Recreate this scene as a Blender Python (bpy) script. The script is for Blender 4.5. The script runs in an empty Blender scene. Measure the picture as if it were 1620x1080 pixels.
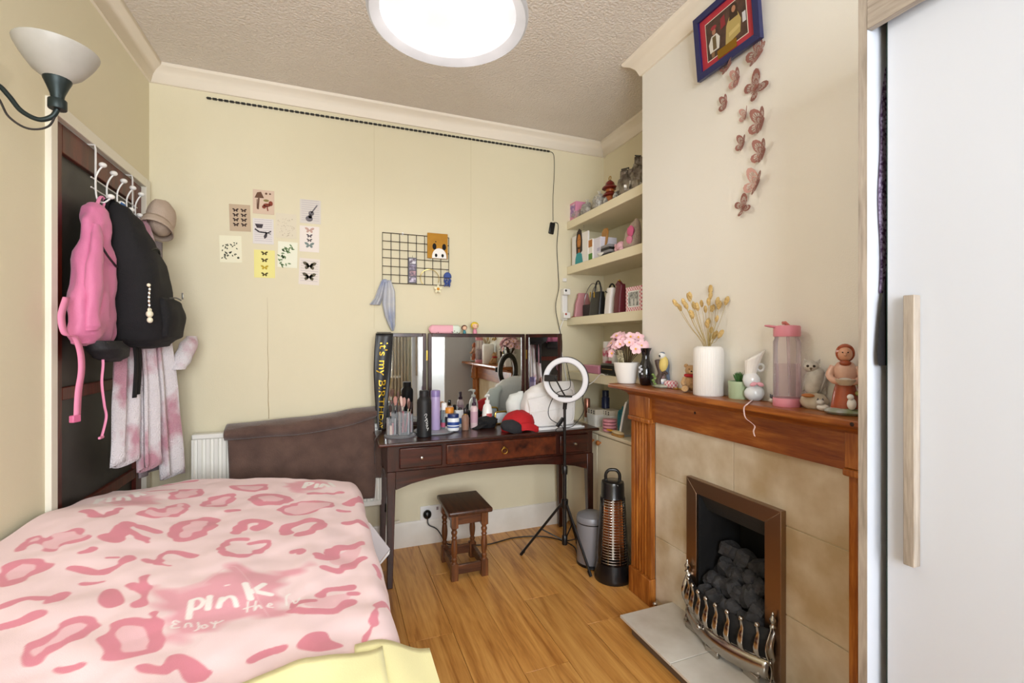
import bpy, bmesh, math, random
from mathutils import Vector, Matrix, noise as mnoise
S = bpy.context.scene
COL = S.collection
PI = math.pi
RND = random.Random(11)
# ------------------------------------------------------------------ camera
EYE, FOC, YAW = 1.25, 728.0, math.radians(21.0)
cam_d = bpy.data.cameras.new('camera'); cam = bpy.data.objects.new('camera', cam_d); COL.objects.link(cam)
cam_d.sensor_width = 36.0; cam_d.lens = FOC / 1620 * 36; cam_d.clip_start = 0.02
cam_d.shift_y = 1 / 1620
cam.location = (0, 0, EYE); cam.rotation_euler = (PI / 2, 0, -YAW)
S.camera = cam
# ------------------------------------------------------------------ light
S.view_settings.view_transform = 'Standard'; S.view_settings.look = 'None'
S.view_settings.exposure = 0.30; S.view_settings.gamma = 1.0; S.view_settings.use_curve_mapping = False
w = bpy.data.worlds.new('sky'); S.world = w; w.use_nodes = True
w.node_tree.nodes['Background'].inputs[0].default_value = (0.80, 0.88, 1.0, 1)
w.node_tree.nodes['Background'].inputs[1].default_value = 1.0
def area_light(name, loc, rot, sx, sy, power, color):
    d = bpy.data.lights.new(name, 'AREA'); d.shape = 'RECTANGLE'; d.size = sx; d.size_y = sy
    d.energy = power; d.color = color
    o = bpy.data.objects.new(name, d); COL.objects.link(o); o.location = loc; o.rotation_euler = rot
    return o
XL, XR, YB, YF, ZC = -0.89, 1.81, 2.865, -1.60, 2.66          # room shell
XB, BY0, BY1 = 1.43, 0.776, 1.91                               # chimney breast
WX0, WX1, WZ0, WZ1 = -0.80, 0.98, 0.75, 2.35                  # window in the wall behind the camera
area_light('window_daylight', ((WX0 + WX1) / 2, YF - 0.16, (WZ0 + WZ1) / 2), (PI / 2, 0, 0), WX1 - WX0, WZ1 - WZ0, 124, (0.93, 0.97, 1.0))
# ------------------------------------------------------------------ pixel of the photograph -> point on a known plane of the room
def ray(u, v):
    s = (u - 810) / FOC; t = (541 - v) / FOC
    return Vector((math.sin(YAW) + math.cos(YAW) * s, math.cos(YAW) - math.sin(YAW) * s, t))
def onX(u, v, X):
    d = ray(u, v); return Vector((0, 0, EYE)) + d * (X / d.x)
def onY(u, v, Y):
    d = ray(u, v); return Vector((0, 0, EYE)) + d * (Y / d.y)
def onZ(u, v, Z):
    d = ray(u, v); return Vector((0, 0, EYE)) + d * ((Z - EYE) / d.z)
# ------------------------------------------------------------------ mesh builder
class MB:
    def __init__(s): s.v = []; s.f = []; s.m = []; s.k = 0
    def add(s, vs, fs):
        o = len(s.v); s.v += [tuple(p) for p in vs]
        s.f += [tuple(i + o for i in f) for f in fs]; s.m += [s.k] * len(fs); return s
    def mat(s, k): s.k = k; return s
    def box(s, a, b, rot=None, at=None):
        vs = [Vector((x, y, z)) for z in (a[2], b[2]) for y in (a[1], b[1]) for x in (a[0], b[0])]
        if rot is not None:
            c = Vector(at) if at is not None else (Vector(a) + Vector(b)) / 2
            vs = [c + rot @ (p - c) for p in vs]
        return s.add(vs, [(0, 2, 3, 1), (4, 5, 7, 6), (0, 1, 5, 4), (2, 6, 7, 3), (0, 4, 6, 2), (1, 3, 7, 5)])
    def lathe(s, prof, c=(0, 0, 0), n=20, axis=None, cap=True, sx=1, sy=1):
        R = Matrix.Identity(3)
        if axis is not None: R = Vector((0, 0, 1)).rotation_difference(Vector(axis)).to_matrix()
        c = Vector(c); vs = []; fs = []
        for r, z in prof:
            for i in range(n):
                a = 2 * PI * i / n; vs.append(c + R @ Vector((r * sx * math.cos(a), r * sy * math.sin(a), z)))
        for j in range(len(prof) - 1):
            for i in range(n):
                a = j * n + i; b = j * n + (i + 1) % n; fs.append((a, b, b + n, a + n))
        if cap:
            fs.append(tuple(reversed(range(n)))); L = (len(prof) - 1) * n; fs.append(tuple(range(L, L + n)))
        return s.add(vs, fs)
    def tube(s, pts, r, n=8, closed=False, cap=True, flat=None):
        pts = [Vector(p) for p in pts]; N = len(pts); vs = []; fs = []
        up = Vector((0, 0, 1)); prev = None
        for i, p in enumerate(pts):
            t = (pts[(i + 1) % N] - pts[i - 1]) if closed else (pts[min(i + 1, N - 1)] - pts[max(i - 1, 0)])
            if t.length < 1e-9: t = Vector((0, 0, 1))
            t.normalize()
            if prev is None:
                a = up if abs(t.z) < .9 else Vector((0, 1, 0)); e1 = t.cross(a).normalized()
            else:
                e1 = (prev - t * prev.dot(t)).normalized()
            prev = e1; e2 = t.cross(e1); rr = r[i] if isinstance(r, (list, tuple)) else r
            fl = flat if flat else 1
            for k in range(n):
                a = 2 * PI * k / n; vs.append(p + e1 * rr * math.cos(a) + e2 * rr * fl * math.sin(a))
        for j in range(N if closed else N - 1):
            for k in range(n):
                a = j * n + k; b = j * n + (k + 1) % n; c2 = ((j + 1) % N) * n
                fs.append((a, b, c2 + (k + 1) % n, c2 + k))
        if cap and not closed:
            fs.append(tuple(reversed(range(n)))); fs.append(tuple(range((N - 1) * n, N * n)))
        return s.add(vs, fs)
    def ball(s, c, r, n=14, m=9, rot=None, f=None):
        c = Vector(c); r = (r, r, r) if isinstance(r, (int, float)) else r; vs = []; fs = []
        for j in range(m + 1):
            t = PI * j / m
            for i in range(n):
                a = 2 * PI * i / n
                d = Vector((math.sin(t) * math.cos(a), math.sin(t) * math.sin(a), math.cos(t)))
                p = Vector((d.x * r[0], d.y * r[1], d.z * r[2]))
                if f: p = f(p, d)
                if rot is not None: p = rot @ p
                vs.append(c + p)
        for j in range(m):
            for i in range(n):
                a = j * n + i; b = j * n + (i + 1) % n
                fs.append((a, a + n, b + n, b))
        return s.add(vs, fs)
    def prism(s, poly, fn, d0, d1):
        """2-D polygon extruded between depths d0 and d1; fn(a, b, d) -> point"""
        n = len(poly); vs = [fn(a, b, d0) for a, b in poly] + [fn(a, b, d1) for a, b in poly]
        fs = [tuple(range(n)), tuple(reversed(range(n, 2 * n)))] + [(i, i + n, (i + 1) % n + n, (i + 1) % n) for i in range(n)]
        return s.add(vs, fs)
    def grid(s, fn, nu, nv, cu=False, cv=False):
        vs = [fn(i / (nu if cu else nu - 1), j / (nv if cv else nv - 1)) for j in range(nv) for i in range(nu)]; fs = []
        for j in range(nv if cv else nv - 1):
            for i in range(nu if cu else nu - 1):
                a = j * nu + i; b = j * nu + (i + 1) % nu; c = ((j + 1) % nv) * nu
                fs.append((a, b, c + (i + 1) % nu, c + i))
        return s.add(vs, fs)
    def shift(s, d):
        s.v = [(p[0] + d[0], p[1] + d[1], p[2] + d[2]) for p in s.v]; return s
    def xf(s, M, start=0):
        s.v[start:] = [tuple(M @ Vector(p)) for p in s.v[start:]]; return s
    def build(s, name, mats, parent=None, loc=None, smooth=True, bevel=0, rz=0, seg=2, thick=0, sub=0, ang=38):
        me = bpy.data.meshes.new(name); me.from_pydata(s.v, [], s.f)
        mats = mats if isinstance(mats, (list, tuple)) else [mats]
        for m in mats: me.materials.append(m)
        if len(mats) > 1: me.polygons.foreach_set('material_index', s.m)
        bm = bmesh.new(); bm.from_mesh(me); bmesh.ops.recalc_face_normals(bm, faces=bm.faces); bm.to_mesh(me); bm.free()
        if smooth:
            me.polygons.foreach_set('use_smooth', [True] * len(me.polygons))
            me.set_sharp_from_angle(angle=math.radians(ang))
        me.update()
        o = bpy.data.objects.new(name, me); COL.objects.link(o)
        if parent is not None: o.parent = parent
        if loc is not None: o.location = loc
        if rz: o.rotation_euler = (0, 0, rz)
        if thick:
            md = o.modifiers.new('thickness', 'SOLIDIFY'); md.thickness = thick; md.offset = 0
        if sub:
            md = o.modifiers.new('subdivision', 'SUBSURF'); md.levels = sub; md.render_levels = sub
        if bevel:
            md = o.modifiers.new('bevel', 'BEVEL'); md.width = bevel; md.segments = seg; md.limit_method = 'ANGLE'; md.angle_limit = math.radians(40)
            md.harden_normals = False
        return o
def tag(o, label=None, cat=None, group=None, kind=None):
    if label: o['label'] = label
    if cat: o['category'] = cat
    if group: o['group'] = group
    if kind: o['kind'] = kind
    return o
def thing(name, label, cat, loc=(0, 0, 0), rz=0, group=None):
    o = bpy.data.objects.new(name, None); COL.objects.link(o); o.location = loc; o.rotation_euler = (0, 0, rz); o.empty_display_size = .05
    return tag(o, label, cat, group)
def struct(name, mb, mats, parent=None, label=None, **kw):
    o = mb.build(name, mats, parent, **kw)
    if parent is None: o['kind'] = 'structure'
    if label: o['label'] = label
    return o
def bxo(name, a, b, m, parent=None, **kw): return MB().box(a, b).build(name, m, parent, **kw)
def clone(o, parent=None, loc=None):
    c = o.copy(); COL.objects.link(c)
    if parent is not None: c.parent = parent
    if loc is not None: c.location = loc
    return c
def lerp(a, b, t): return a + (b - a) * t
def smooth_path(pts, n=6, closed=False):
    P = [Vector(p) for p in pts]; out = []; N = len(P)
    rng = range(N) if closed else range(N - 1)
    for i in rng:
        if closed: p0, p1, p2, p3 = P[i - 1], P[i], P[(i + 1) % N], P[(i + 2) % N]
        else: p0, p1, p2, p3 = P[max(i - 1, 0)], P[i], P[i + 1], P[min(i + 2, N - 1)]
        for k in range(n):
            t = k / n
            out.append(.5 * ((2 * p1) + (p2 - p0) * t + (2 * p0 - 5 * p1 + 4 * p2 - p3) * t * t + (3 * p1 - p0 - 3 * p2 + p3) * t ** 3))
    if not closed: out.append(P[-1].copy())
    return out
def rotz(a): return Matrix.Rotation(a, 3, 'Z')
def interp(tab, x):
    if x <= tab[0][0]: return tab[0][1]
    for (a, p), (b, q) in zip(tab, tab[1:]):
        if x <= b:
            t = (x - a) / (b - a); return p + (q - p) * (t * t * (3 - 2 * t))
    return tab[-1][1]
# ------------------------------------------------------------------ materials
def lin(h):
    h = h.lstrip('#'); out = []
    for i in (0, 2, 4):
        c = int(h[i:i + 2], 16) / 255; out.append(c / 12.92 if c <= .04045 else ((c + .055) / 1.055) ** 2.4)
    return (*out, 1)
MATS = {}
def M(name, hexc, rough=.5, metal=0, var=None, bump=None, trans=0, alpha=1, emis=None, coat=0, sheen=0, ior=None, sss=0, spec=None):
    """var = (second colour, scale, (sx, sy, sz), contrast); bump = (scale, strength, (sx, sy, sz))"""
    if name in MATS: return MATS[name]
    m = bpy.data.materials.new(name); m.use_nodes = True; MATS[name] = m
    nt = m.node_tree; b = nt.nodes['Principled BSDF']
    b.inputs['Base Color'].default_value = lin(hexc); b.inputs['Roughness'].default_value = rough; b.inputs['Metallic'].default_value = metal
    if trans: b.inputs['Transmission Weight'].default_value = trans
    if alpha < 1: b.inputs['Alpha'].default_value = alpha
    if ior: b.inputs['IOR'].default_value = ior
    if coat: b.inputs['Coat Weight'].default_value = coat; b.inputs['Coat Roughness'].default_value = .12
    if sheen: b.inputs['Sheen Weight'].default_value = sheen
    if spec is not None: b.inputs['Specular IOR Level'].default_value = spec
    if emis: b.inputs['Emission Color'].default_value = lin(emis[0]); b.inputs['Emission Strength'].default_value = emis[1]
    if var or bump:
        tc = nt.nodes.new('ShaderNodeTexCoord')
    if var:
        mp = nt.nodes.new('ShaderNodeMapping'); nt.links.new(tc.outputs['Object'], mp.inputs[0])
        mp.inputs['Scale'].default_value = var[2] if len(var) > 2 else (1, 1, 1)
        nz = nt.nodes.new('ShaderNodeTexNoise'); nz.inputs['Scale'].default_value = var[1]; nz.inputs['Detail'].default_value = 5
        nt.links.new(mp.outputs[0], nz.inputs['Vector'])
        rp = nt.nodes.new('ShaderNodeValToRGB'); c = var[3] if len(var) > 3 else .25
        rp.color_ramp.elements[0].position = .5 - c; rp.color_ramp.elements[1].position = .5 + c
        rp.color_ramp.elements[0].color = lin(hexc); rp.color_ramp.elements[1].color = lin(var[0])
        nt.links.new(nz.outputs[0], rp.inputs[0]); nt.links.new(rp.outputs[0], b.inputs['Base Color'])
    if bump:
        mp = nt.nodes.new('ShaderNodeMapping'); nt.links.new(tc.outputs['Object'], mp.inputs[0])
        mp.inputs['Scale'].default_value = bump[2] if len(bump) > 2 else (1, 1, 1)
        nz = nt.nodes.new('ShaderNodeTexNoise'); nz.inputs['Scale'].default_value = bump[0]; nz.inputs['Detail'].default_value = 4
        nt.links.new(mp.outputs[0], nz.inputs['Vector'])
        bp = nt.nodes.new('ShaderNodeBump'); bp.inputs['Strength'].default_value = bump[1]; bp.inputs['Distance'].default_value = .01
        nt.links.new(nz.outputs[0], bp.inputs['Height']); nt.links.new(bp.outputs[0], b.inputs['Normal'])
    return m
def wood(name, c1, c2, stretch, scale=6, rough=.4, coat=0, rand=0.0, c3=None):
    """grain running along the axis whose stretch is small"""
    if name in MATS: return MATS[name]
    m = bpy.data.materials.new(name); m.use_nodes = True; MATS[name] = m
    nt = m.node_tree; N = nt.nodes; L = nt.links; b = N['Principled BSDF']; b.inputs['Roughness'].default_value = rough
    if coat: b.inputs['Coat Weight'].default_value = coat; b.inputs['Coat Roughness'].default_value = .15
    tc = N.new('ShaderNodeTexCoord'); mp = N.new('ShaderNodeMapping'); mp.inputs['Scale'].default_value = stretch
    L.new(tc.outputs['Object'], mp.inputs[0])
    oi = N.new('ShaderNodeObjectInfo'); ad = N.new('ShaderNodeVectorMath'); ad.operation = 'ADD'
    sc = N.new('ShaderNodeVectorMath'); sc.operation = 'SCALE'; sc.inputs[0].default_value = (7, 13, 5)
    L.new(oi.outputs['Random'], sc.inputs['Scale']); L.new(mp.outputs[0], ad.inputs[0]); L.new(sc.outputs[0], ad.inputs[1])
    n1 = N.new('ShaderNodeTexNoise'); n1.inputs['Scale'].default_value = scale; n1.inputs['Detail'].default_value = 7; n1.inputs['Distortion'].default_value = 1.1
    L.new(ad.outputs[0], n1.inputs['Vector'])
    n2 = N.new('ShaderNodeTexNoise'); n2.inputs['Scale'].default_value = scale * 7; n2.inputs['Detail'].default_value = 3; L.new(ad.outputs[0], n2.inputs['Vector'])
    ma = N.new('ShaderNodeMath'); ma.operation = 'MULTIPLY_ADD'; ma.inputs[1].default_value = .35; L.new(n2.outputs[0], ma.inputs[0]); L.new(n1.outputs[0], ma.inputs[2])
    rp = N.new('ShaderNodeValToRGB'); rp.color_ramp.elements[0].position = .45; rp.color_ramp.elements[1].position = .88
    rp.color_ramp.elements[0].color = lin(c1); rp.color_ramp.elements[1].color = lin(c2)
    if c3: e = rp.color_ramp.elements.new(.66); e.color = lin(c3)
    L.new(ma.outputs[0], rp.inputs[0])
    if rand:
        hs = N.new('ShaderNodeHueSaturation'); mr = N.new('ShaderNodeMapRange'); mr.inputs[3].default_value = 1 - rand; mr.inputs[4].default_value = 1 + rand
        L.new(oi.outputs['Random'], mr.inputs[0]); L.new(mr.outputs[0], hs.inputs['Value']); L.new(rp.outputs[0], hs.inputs['Color']); L.new(hs.outputs[0], b.inputs['Base Color'])
    else: L.new(rp.outputs[0], b.inputs['Base Color'])
    bp = N.new('ShaderNodeBump'); bp.inputs['Strength'].default_value = .08; bp.inputs['Distance'].default_value = .004; L.new(ma.outputs[0], bp.inputs['Height']); L.new(bp.outputs[0], b.inputs['Normal'])
    return m
def glass(name, hexc='#ffffff', tint=.12, rough=.03):
    """thin clear shell: mostly transparent with a glossy skin, light passes through it"""
    if name in MATS: return MATS[name]
    m = bpy.data.materials.new(name); m.use_nodes = True; MATS[name] = m; nt = m.node_tree; N = nt.nodes; L = nt.links
    for n in list(N): N.remove(n)
    out = N.new('ShaderNodeOutputMaterial'); tr = N.new('ShaderNodeBsdfTransparent'); pr = N.new('ShaderNodeBsdfPrincipled')
    tr.inputs[0].default_value = tuple(.35 + .65 * c for c in lin(hexc)[:3]) + (1,)
    pr.inputs['Base Color'].default_value = lin(hexc); pr.inputs['Roughness'].default_value = rough
    fr = N.new('ShaderNodeFresnel'); fr.inputs[0].default_value = 1.45; ad = N.new('ShaderNodeMath'); ad.operation = 'ADD'; ad.inputs[1].default_value = tint; ad.use_clamp = True
    mx = N.new('ShaderNodeMixShader'); L.new(fr.outputs[0], ad.inputs[0]); L.new(ad.outputs[0], mx.inputs[0]); L.new(tr.outputs[0], mx.inputs[1]); L.new(pr.outputs[0], mx.inputs[2]); L.new(mx.outputs[0], out.inputs[0])
    return m
white_paint = M('white_paint', '#ece6d6', .35)
gloss_white = M('gloss_white', '#f4f2ee', .25)
plastic_white = M('plastic_white', '#f1efec', .35)
black_plastic = M('black_plastic', '#0d0d0f', .35)
black_satin = M('black_satin', '#101012', .28, coat=.3)
chrome = M('chrome', '#d8d6d2', .15, 1)
brass = M('brass', '#c9a24c', .28, 1)
dark_line = M('dark_line', '#241f1c', .8)
# ================================================================== the room
def wall_mat(name, c1, c2, seams=None):
    m = M(name, c1, .85, var=(c2, 1.6, (1, 1, .8), .35), bump=(260, .10))
    return m
wallm = wall_mat('cream_wallpaper', '#e5dcc0', '#dfd5b6')
breastm = wall_mat('pale_cream_wallpaper', '#f0ede6', '#eeeae0')
ceilm = M('ceiling_stipple', '#ece4dc', .95, var=('#e2d9cf', 3, (1, 1, 1), .3), bump=(95, .9))
corn = M('cornice_paint', '#f0e6d6', .6)
skirt = M('skirting_paint', '#efe9e0', .4, var=('#ded6ca', 5, (1, 1, 1), .2))
T = .12
struct('ceiling', MB().box((XL - T, YF - T, ZC), (XR + T, YB + T, ZC + .1)), ceilm, smooth=False, label='greyish stippled ceiling')
wb = struct('wall_back', MB().box((XL - T, YB, 0), (XR + T, YB + T, ZC)), wallm, smooth=False, label='cream papered wall behind the dressing table')
wl = MB(); wl.box((XL - T, YF, 0), (XL, 1.985, ZC)); wl.box((XL - T, 1.985, 2.035), (XL, 2.80, ZC)); wl.box((XL - T, 2.80, 0), (XL, YB, ZC))
struct('wall_left', wl, wallm, smooth=False, label='cream papered wall around the brown door')
struct('wall_right', MB().box((XR, YF, 0), (XR + T, YB, ZC)), wallm, smooth=False)
struct('wall_chimney', MB().box((XB, BY0, .0), (XR, 1.125, ZC)).box((XB, 1.56, 0), (XR, BY1, ZC)).box((XB, 1.125, .675), (XR, 1.56, ZC)), breastm, smooth=False, label='pale cream chimney breast above the mantelpiece')
wf = MB(); wf.box((XL - T, YF - T, 0), (WX0, YF, ZC)); wf.box((WX1, YF - T, 0), (XR + T, YF, ZC)); wf.box((WX0, YF - T, 0), (WX1, YF, WZ0)); wf.box((WX0, YF - T, WZ1), (WX1, YF, ZC))
struct('wall_front', wf, wallm, smooth=False)
win = thing('window_1', None, None, (WX0, YF - .06, WZ0)); win['kind'] = 'structure'
W_, H_ = WX1 - WX0, WZ1 - WZ0
wfm = MB()
for a, b in (((0, 0, 0), (.06, .05, H_)), ((W_ - .06, 0, 0), (W_, .05, H_)), ((.06, 0, 0), (W_ - .06, .05, .06)), ((.06, 0, H_ - .06), (W_ - .06, .05, H_)), ((W_ / 2 - .03, 0, .06), (W_ / 2 + .03, .05, H_ - .06))): wfm.box(a, b)
wfm.build('window_frame', gloss_white, win, bevel=.006)
for x0, x1 in ((.06, W_ / 2 - .03), (W_ / 2 + .03, W_ - .06)): MB().box((x0, .02, .06), (x1, .026, H_ - .06)).build('pane', glass('window_glass', '#ffffff', 0.0), win)
MB().box((-.06, .06, -.04), (W_ + .06, .17, 0)).build('window_sill', gloss_white, win, bevel=.006)
# floor of boards
fl = struct('floor', MB().box((XL - T, YF - T, -.05), (XR + T, YB + T, -.009)), M('floor_underlay', '#5a3a1a', .9), smooth=False, label='honey coloured wood plank floor')
plankm = wood('laminate_oak', '#a4682a', '#e0a85c', (7, .5, 1), 2.8, .36, coat=.12, rand=.09, c3='#cc9048')
PW = .19
pm = {}
def plank(x, y0, y1, wd=PW):
    L = round(y1 - y0, 3); key = (L, round(wd, 3))
    if key not in pm:
        o = MB().box((.0007, .0007, -.009), (wd - .0007, L - .0007, 0)).build('plank', plankm, fl, bevel=.0012, seg=1); pm[key] = o
    else: o = clone(pm[key], fl)
    o.location = (x, y0, 0)
offs = (0.05, .62, .33, .95, .18, .76, .5)
i = 0; x = .855 - PW * 10
while x < XR:
    wd = min(PW, XR - x)
    y = YF - offs[i % 7] * 1.2
    while y < YB:
        a, b = max(y, YF), min(y + 1.2, YB)
        if b - a > .05: plank(x, a, b, wd)
        y += 1.2
    x += PW; i += 1
# cornice: a coved moulding
def cove(name, p0, p1, n, inner0=0, inner1=0):
    """p0-p1 along the wall top, n = direction into the room; inner = mitre at that end (+1 inside corner, -1 outside corner)"""
    p0, p1, n = Vector(p0), Vector(p1), Vector(n); t = (p1 - p0).normalized()
    prof = [(0, -.082), (.010, -.080), (.014, -.070), (.024, -.045), (.044, -.026), (.066, -.016), (.072, -.010), (.074, 0)]
    mb = MB(); vs = []
    for a, z in prof: vs.append(p0 + n * a + t * a * inner0 + Vector((0, 0, z)))
    for a, z in prof: vs.append(p1 + n * a - t * a * inner1 + Vector((0, 0, z)))
    k = len(prof); vs += [p0, p1]
    mb.add(vs, [(j, j + 1, j + 1 + k, j + k) for j in range(k - 1)] + [tuple(range(k)) + (2 * k,), tuple(range(2 * k - 1, k - 1, -1)) + (2 * k + 1,)])
    return struct(name, mb, corn, ang=50)
Z = ZC - .0005
cove('trim_1', (XL, YB, Z), (XR, YB, Z), (0, -1, 0), 1, 1)
cove('trim_2', (XL, YF, Z), (XL, YB, Z), (1, 0, 0), 1, 1)
cove('trim_3', (XR, BY1, Z), (XR, YB, Z), (-1, 0, 0), 1, 1)
cove('trim_4', (XB, BY0, Z), (XB, BY1, Z), (-1, 0, 0), -1, -1)
cove('trim_5', (XB, BY1, Z), (XR, BY1, Z), (0, 1, 0), -1, 1)
# skirting
sk = MB()
prof = [(0, 0), (.018, 0), (.018, .105), (.012, .118), (.012, .134), (.006, .148), (0, .150)]
sk.prism(prof, lambda a, b, d: (d, YB - a, b), XL + .001, 1.505)
struct('baseboard_back', sk, skirt, label='white skirting board under the dressing table')
struct('baseboard_left', MB().prism(prof, lambda a, b, d: (XL + a, d, b), YF, 1.955), skirt)
# the curtain reflected in the mirror, beside the window
cur = MB(); cur.grid(lambda u, v: (lerp(.90, 1.16, u), YF + .10 + .03 * math.sin(u * 34) , lerp(.05, 2.40, v)), 60, 3)
tag(cur.build('curtain', M('curtain_cloth', '#d9d3c6', .9), thick=.004), 'pale full length curtain beside the window', 'curtain')
# wear on the back wall: an open joint in the paper
rp_ = onY(423, 470, YB); rq_ = onY(425, 662, YB)
crk = MB(); pts = [(lerp(rp_.x, rq_.x, k / 14) + RND.uniform(-.002, .002), YB - .0008, lerp(rp_.z, rq_.z, k / 14)) for k in range(15)]
crk.tube(pts, [.0003 + .0011 * (k / 14) for k in range(15)], 5)
crk.build('paper_joint', M('joint_stain', '#93763c', .9), wb)
for u_, v0_, v1_ in ((592, 196, 520), (745, 222, 520)):
    a_, b_ = onY(u_, v0_, YB), onY(u_, v1_, YB)
    MB().tube([(a_.x, YB - .0002, lerp(a_.z, b_.z, k / 8)) for k in range(9)], .0007, 4).build('paper_joint', M('joint_faint', '#c9bd98', .9), wb)
# ------------------------------------------------------------------ door in the left wall
DX = XL - .004
dr = thing('door_1', 'reddish brown door with dark panels in a white frame', None, (DX, 2.002, 0)); dr['kind'] = 'structure'
dwood = wood('door_mahogany', '#3d130b', '#6b2716', (8, 8, .8), 4, .38)
dpan = M('door_panel_dark', '#2d2b27', .42, var=('#3b3833', 9, (1, 1, 1), .3))
def dbox(n, y0, z0, y1, z1, m, x0=-.04, x1=0, b=.003): return bxo(n, (x0, y0, z0), (x1, y1, z1), m, dr, bevel=b)
dbox('stile', 0, .006, .07, 2.015, dwood); dbox('stile', .705, .006, .775, 2.015, dwood)
for z0, z1 in ((.006, .16), (.60, .645), (1.045, 1.09), (1.915, 2.015)): dbox('rail', .07, z0, .705, z1, dwood)
for z0, z1 in ((.16, .60), (.645, 1.045), (1.09, 1.915)): dbox('panel', .07, z0, .705, z1, dpan, -.03, -.016, .0)
dfr = M('door_frame_paint', '#e9e3d3', .4)
for y0, y1 in ((-.042, -.002), (.777, .83)): bxo('architrave', (-.004, y0, 0), (.02, y1, 2.062), dfr, dr, bevel=.003)
bxo('architrave', (-.004, -.002, 2.018), (.02, .777, 2.062), dfr, dr, bevel=.003)
# ================================================================== large furniture
def part(mb, name, m, th, **kw):
    """mesh written in room coordinates, stored relative to its thing (or to a part of that thing)"""
    p = th; off = Vector((0, 0, 0))
    while p is not None: off += Vector(p.location); p = p.parent
    mb.shift(-off); return mb.build(name, m, th, **kw)
def pbox(name, a, b, m, th, **kw): return part(MB().box(a, b), name, m, th, **kw)
# ------------------------------------------------------------------ chimney piece: tiles, hearth, surround
chim = bpy.data.objects['wall_chimney']
tilem = M('cream_tile', '#ebe3d2', .3, var=('#bda987', 4.5, (1, 1, 1), .16), coat=.2)
hearthm = M('hearth_tile', '#e2dfd8', .25, var=('#b9b0a2', 5, (1, 1, 1), .25), coat=.3)
tiles = [(1.3415, .6315, 1.80, .88), (.905, .6315, 1.3385, .88)]
for z0, z1 in ((.03, .3285), (.3315, .6285)): tiles += [(1.514, z0, 1.80, z1), (.905, z0, 1.179, z1)]
MB().box((XB - .004, .90, 0), (XB, 1.18, .88)).box((XB - .004, 1.515, 0), (XB, 1.80, .88)).box((XB - .004, 1.18, .63), (XB, 1.515, .88)).build('grout', M('grout', '#d8c9a0', .9), chim, smooth=False)
for y0, z0, y1, z1 in tiles: bxo('tile', (XB - .008, y0, z0), (XB - .002, y1, z1), tilem, chim, bevel=.0015)
HZ = .078
he = thing('hearth', 'low raised hearth of marbled cream tiles before the fire', 'hearth', (1.3, 1.35, 0))
pbox('base', (1.183, .95, 0), (XB - .01, 1.655, HZ - .012), M('hearth_base', '#6b5a4a', .7), he, bevel=.003)
for y0, y1 in ((1.362, 1.68), (1.04, 1.359), (.94, 1.037)): pbox('tile', (1.142, y0, HZ - .012), (XB - .009, y1, HZ), hearthm, he, bevel=.0015)
pine = wood('pine_upright', '#84430f', '#c27c34', (9, 9, .9), 3.5, .38, coat=.15, c3='#a15c1e')
pineh = wood('pine_lengthwise', '#7b3c10', '#b5702e', (9, .9, 9), 3.5, .38, coat=.15, c3='#96521b')
mp = thing('fireplace_surround', 'orange pine fireplace surround with fluted legs and long mantelshelf', 'mantelpiece', (1.40, 1.35, 0))
LX = 1.395; MZ = 1.0425; MX = 1.285
for y0, y1 in ((1.80, 1.955), (.745, .90)):
    prof = [(y0, XB - .0085), (y0, LX)]
    n = 5; a, b = y0 + .022, y1 - .022; wd = (b - a) / n
    for i in range(n):
        c = a + wd * (i + .5)
        prof += [(c - wd * .36, LX), (c - wd * .28, LX + .007), (c + wd * .28, LX + .007), (c + wd * .36, LX)]
    prof += [(y1, LX), (y1, XB - .0085)]
    lg = part(MB().prism(prof, lambda p, q, d: (q, p, d), .125, .862), 'leg', pine, mp, bevel=.002, seg=1)
    def sub(n, a, b, **k): return pbox(n, a, b, pine, lg, **k)
    sub('plinth', (LX - .012, y0 - .006, 0), (XB - .0085, y1 + .006, .125), bevel=.004)
    sub('capital', (LX - .012, y0 - .002, .885), (XB - .0085, y1 + .004, 1.0), bevel=.003)
    sub('moulding', (LX - .018, y0 - .006, .862), (XB - .0085, y1 + .008, .885), bevel=.006)
pbox('frieze', (1.402, .90, .873), (XB - .0085, 1.80, 1.0), pineh, mp, bevel=.002)
crown = [(XB - .009, .985), (1.385, .985), (1.378, .995), (1.362, 1.004), (1.345, 1.009), (1.335, 1.0205), (XB - .009, 1.0205)]
part(MB().prism(crown, lambda a, b, d: (a, d, b), .73, 1.965), 'crown_moulding', pineh, mp)
shelfmesh = MB().box((MX, .70, 1.0205), (XB - .0015, 2.0, MZ))
part(shelfmesh, 'mantelshelf', pineh, mp, bevel=.006, seg=3)
for y, z, x in ((1.52, .955, 1.4015), (.82, 1.031, 1.2848)): part(MB().ball((x, y, z), (.001, .006, .006), 10, 6), 'knot', M('wood_knot', '#2a1206', .6), mp)
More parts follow.
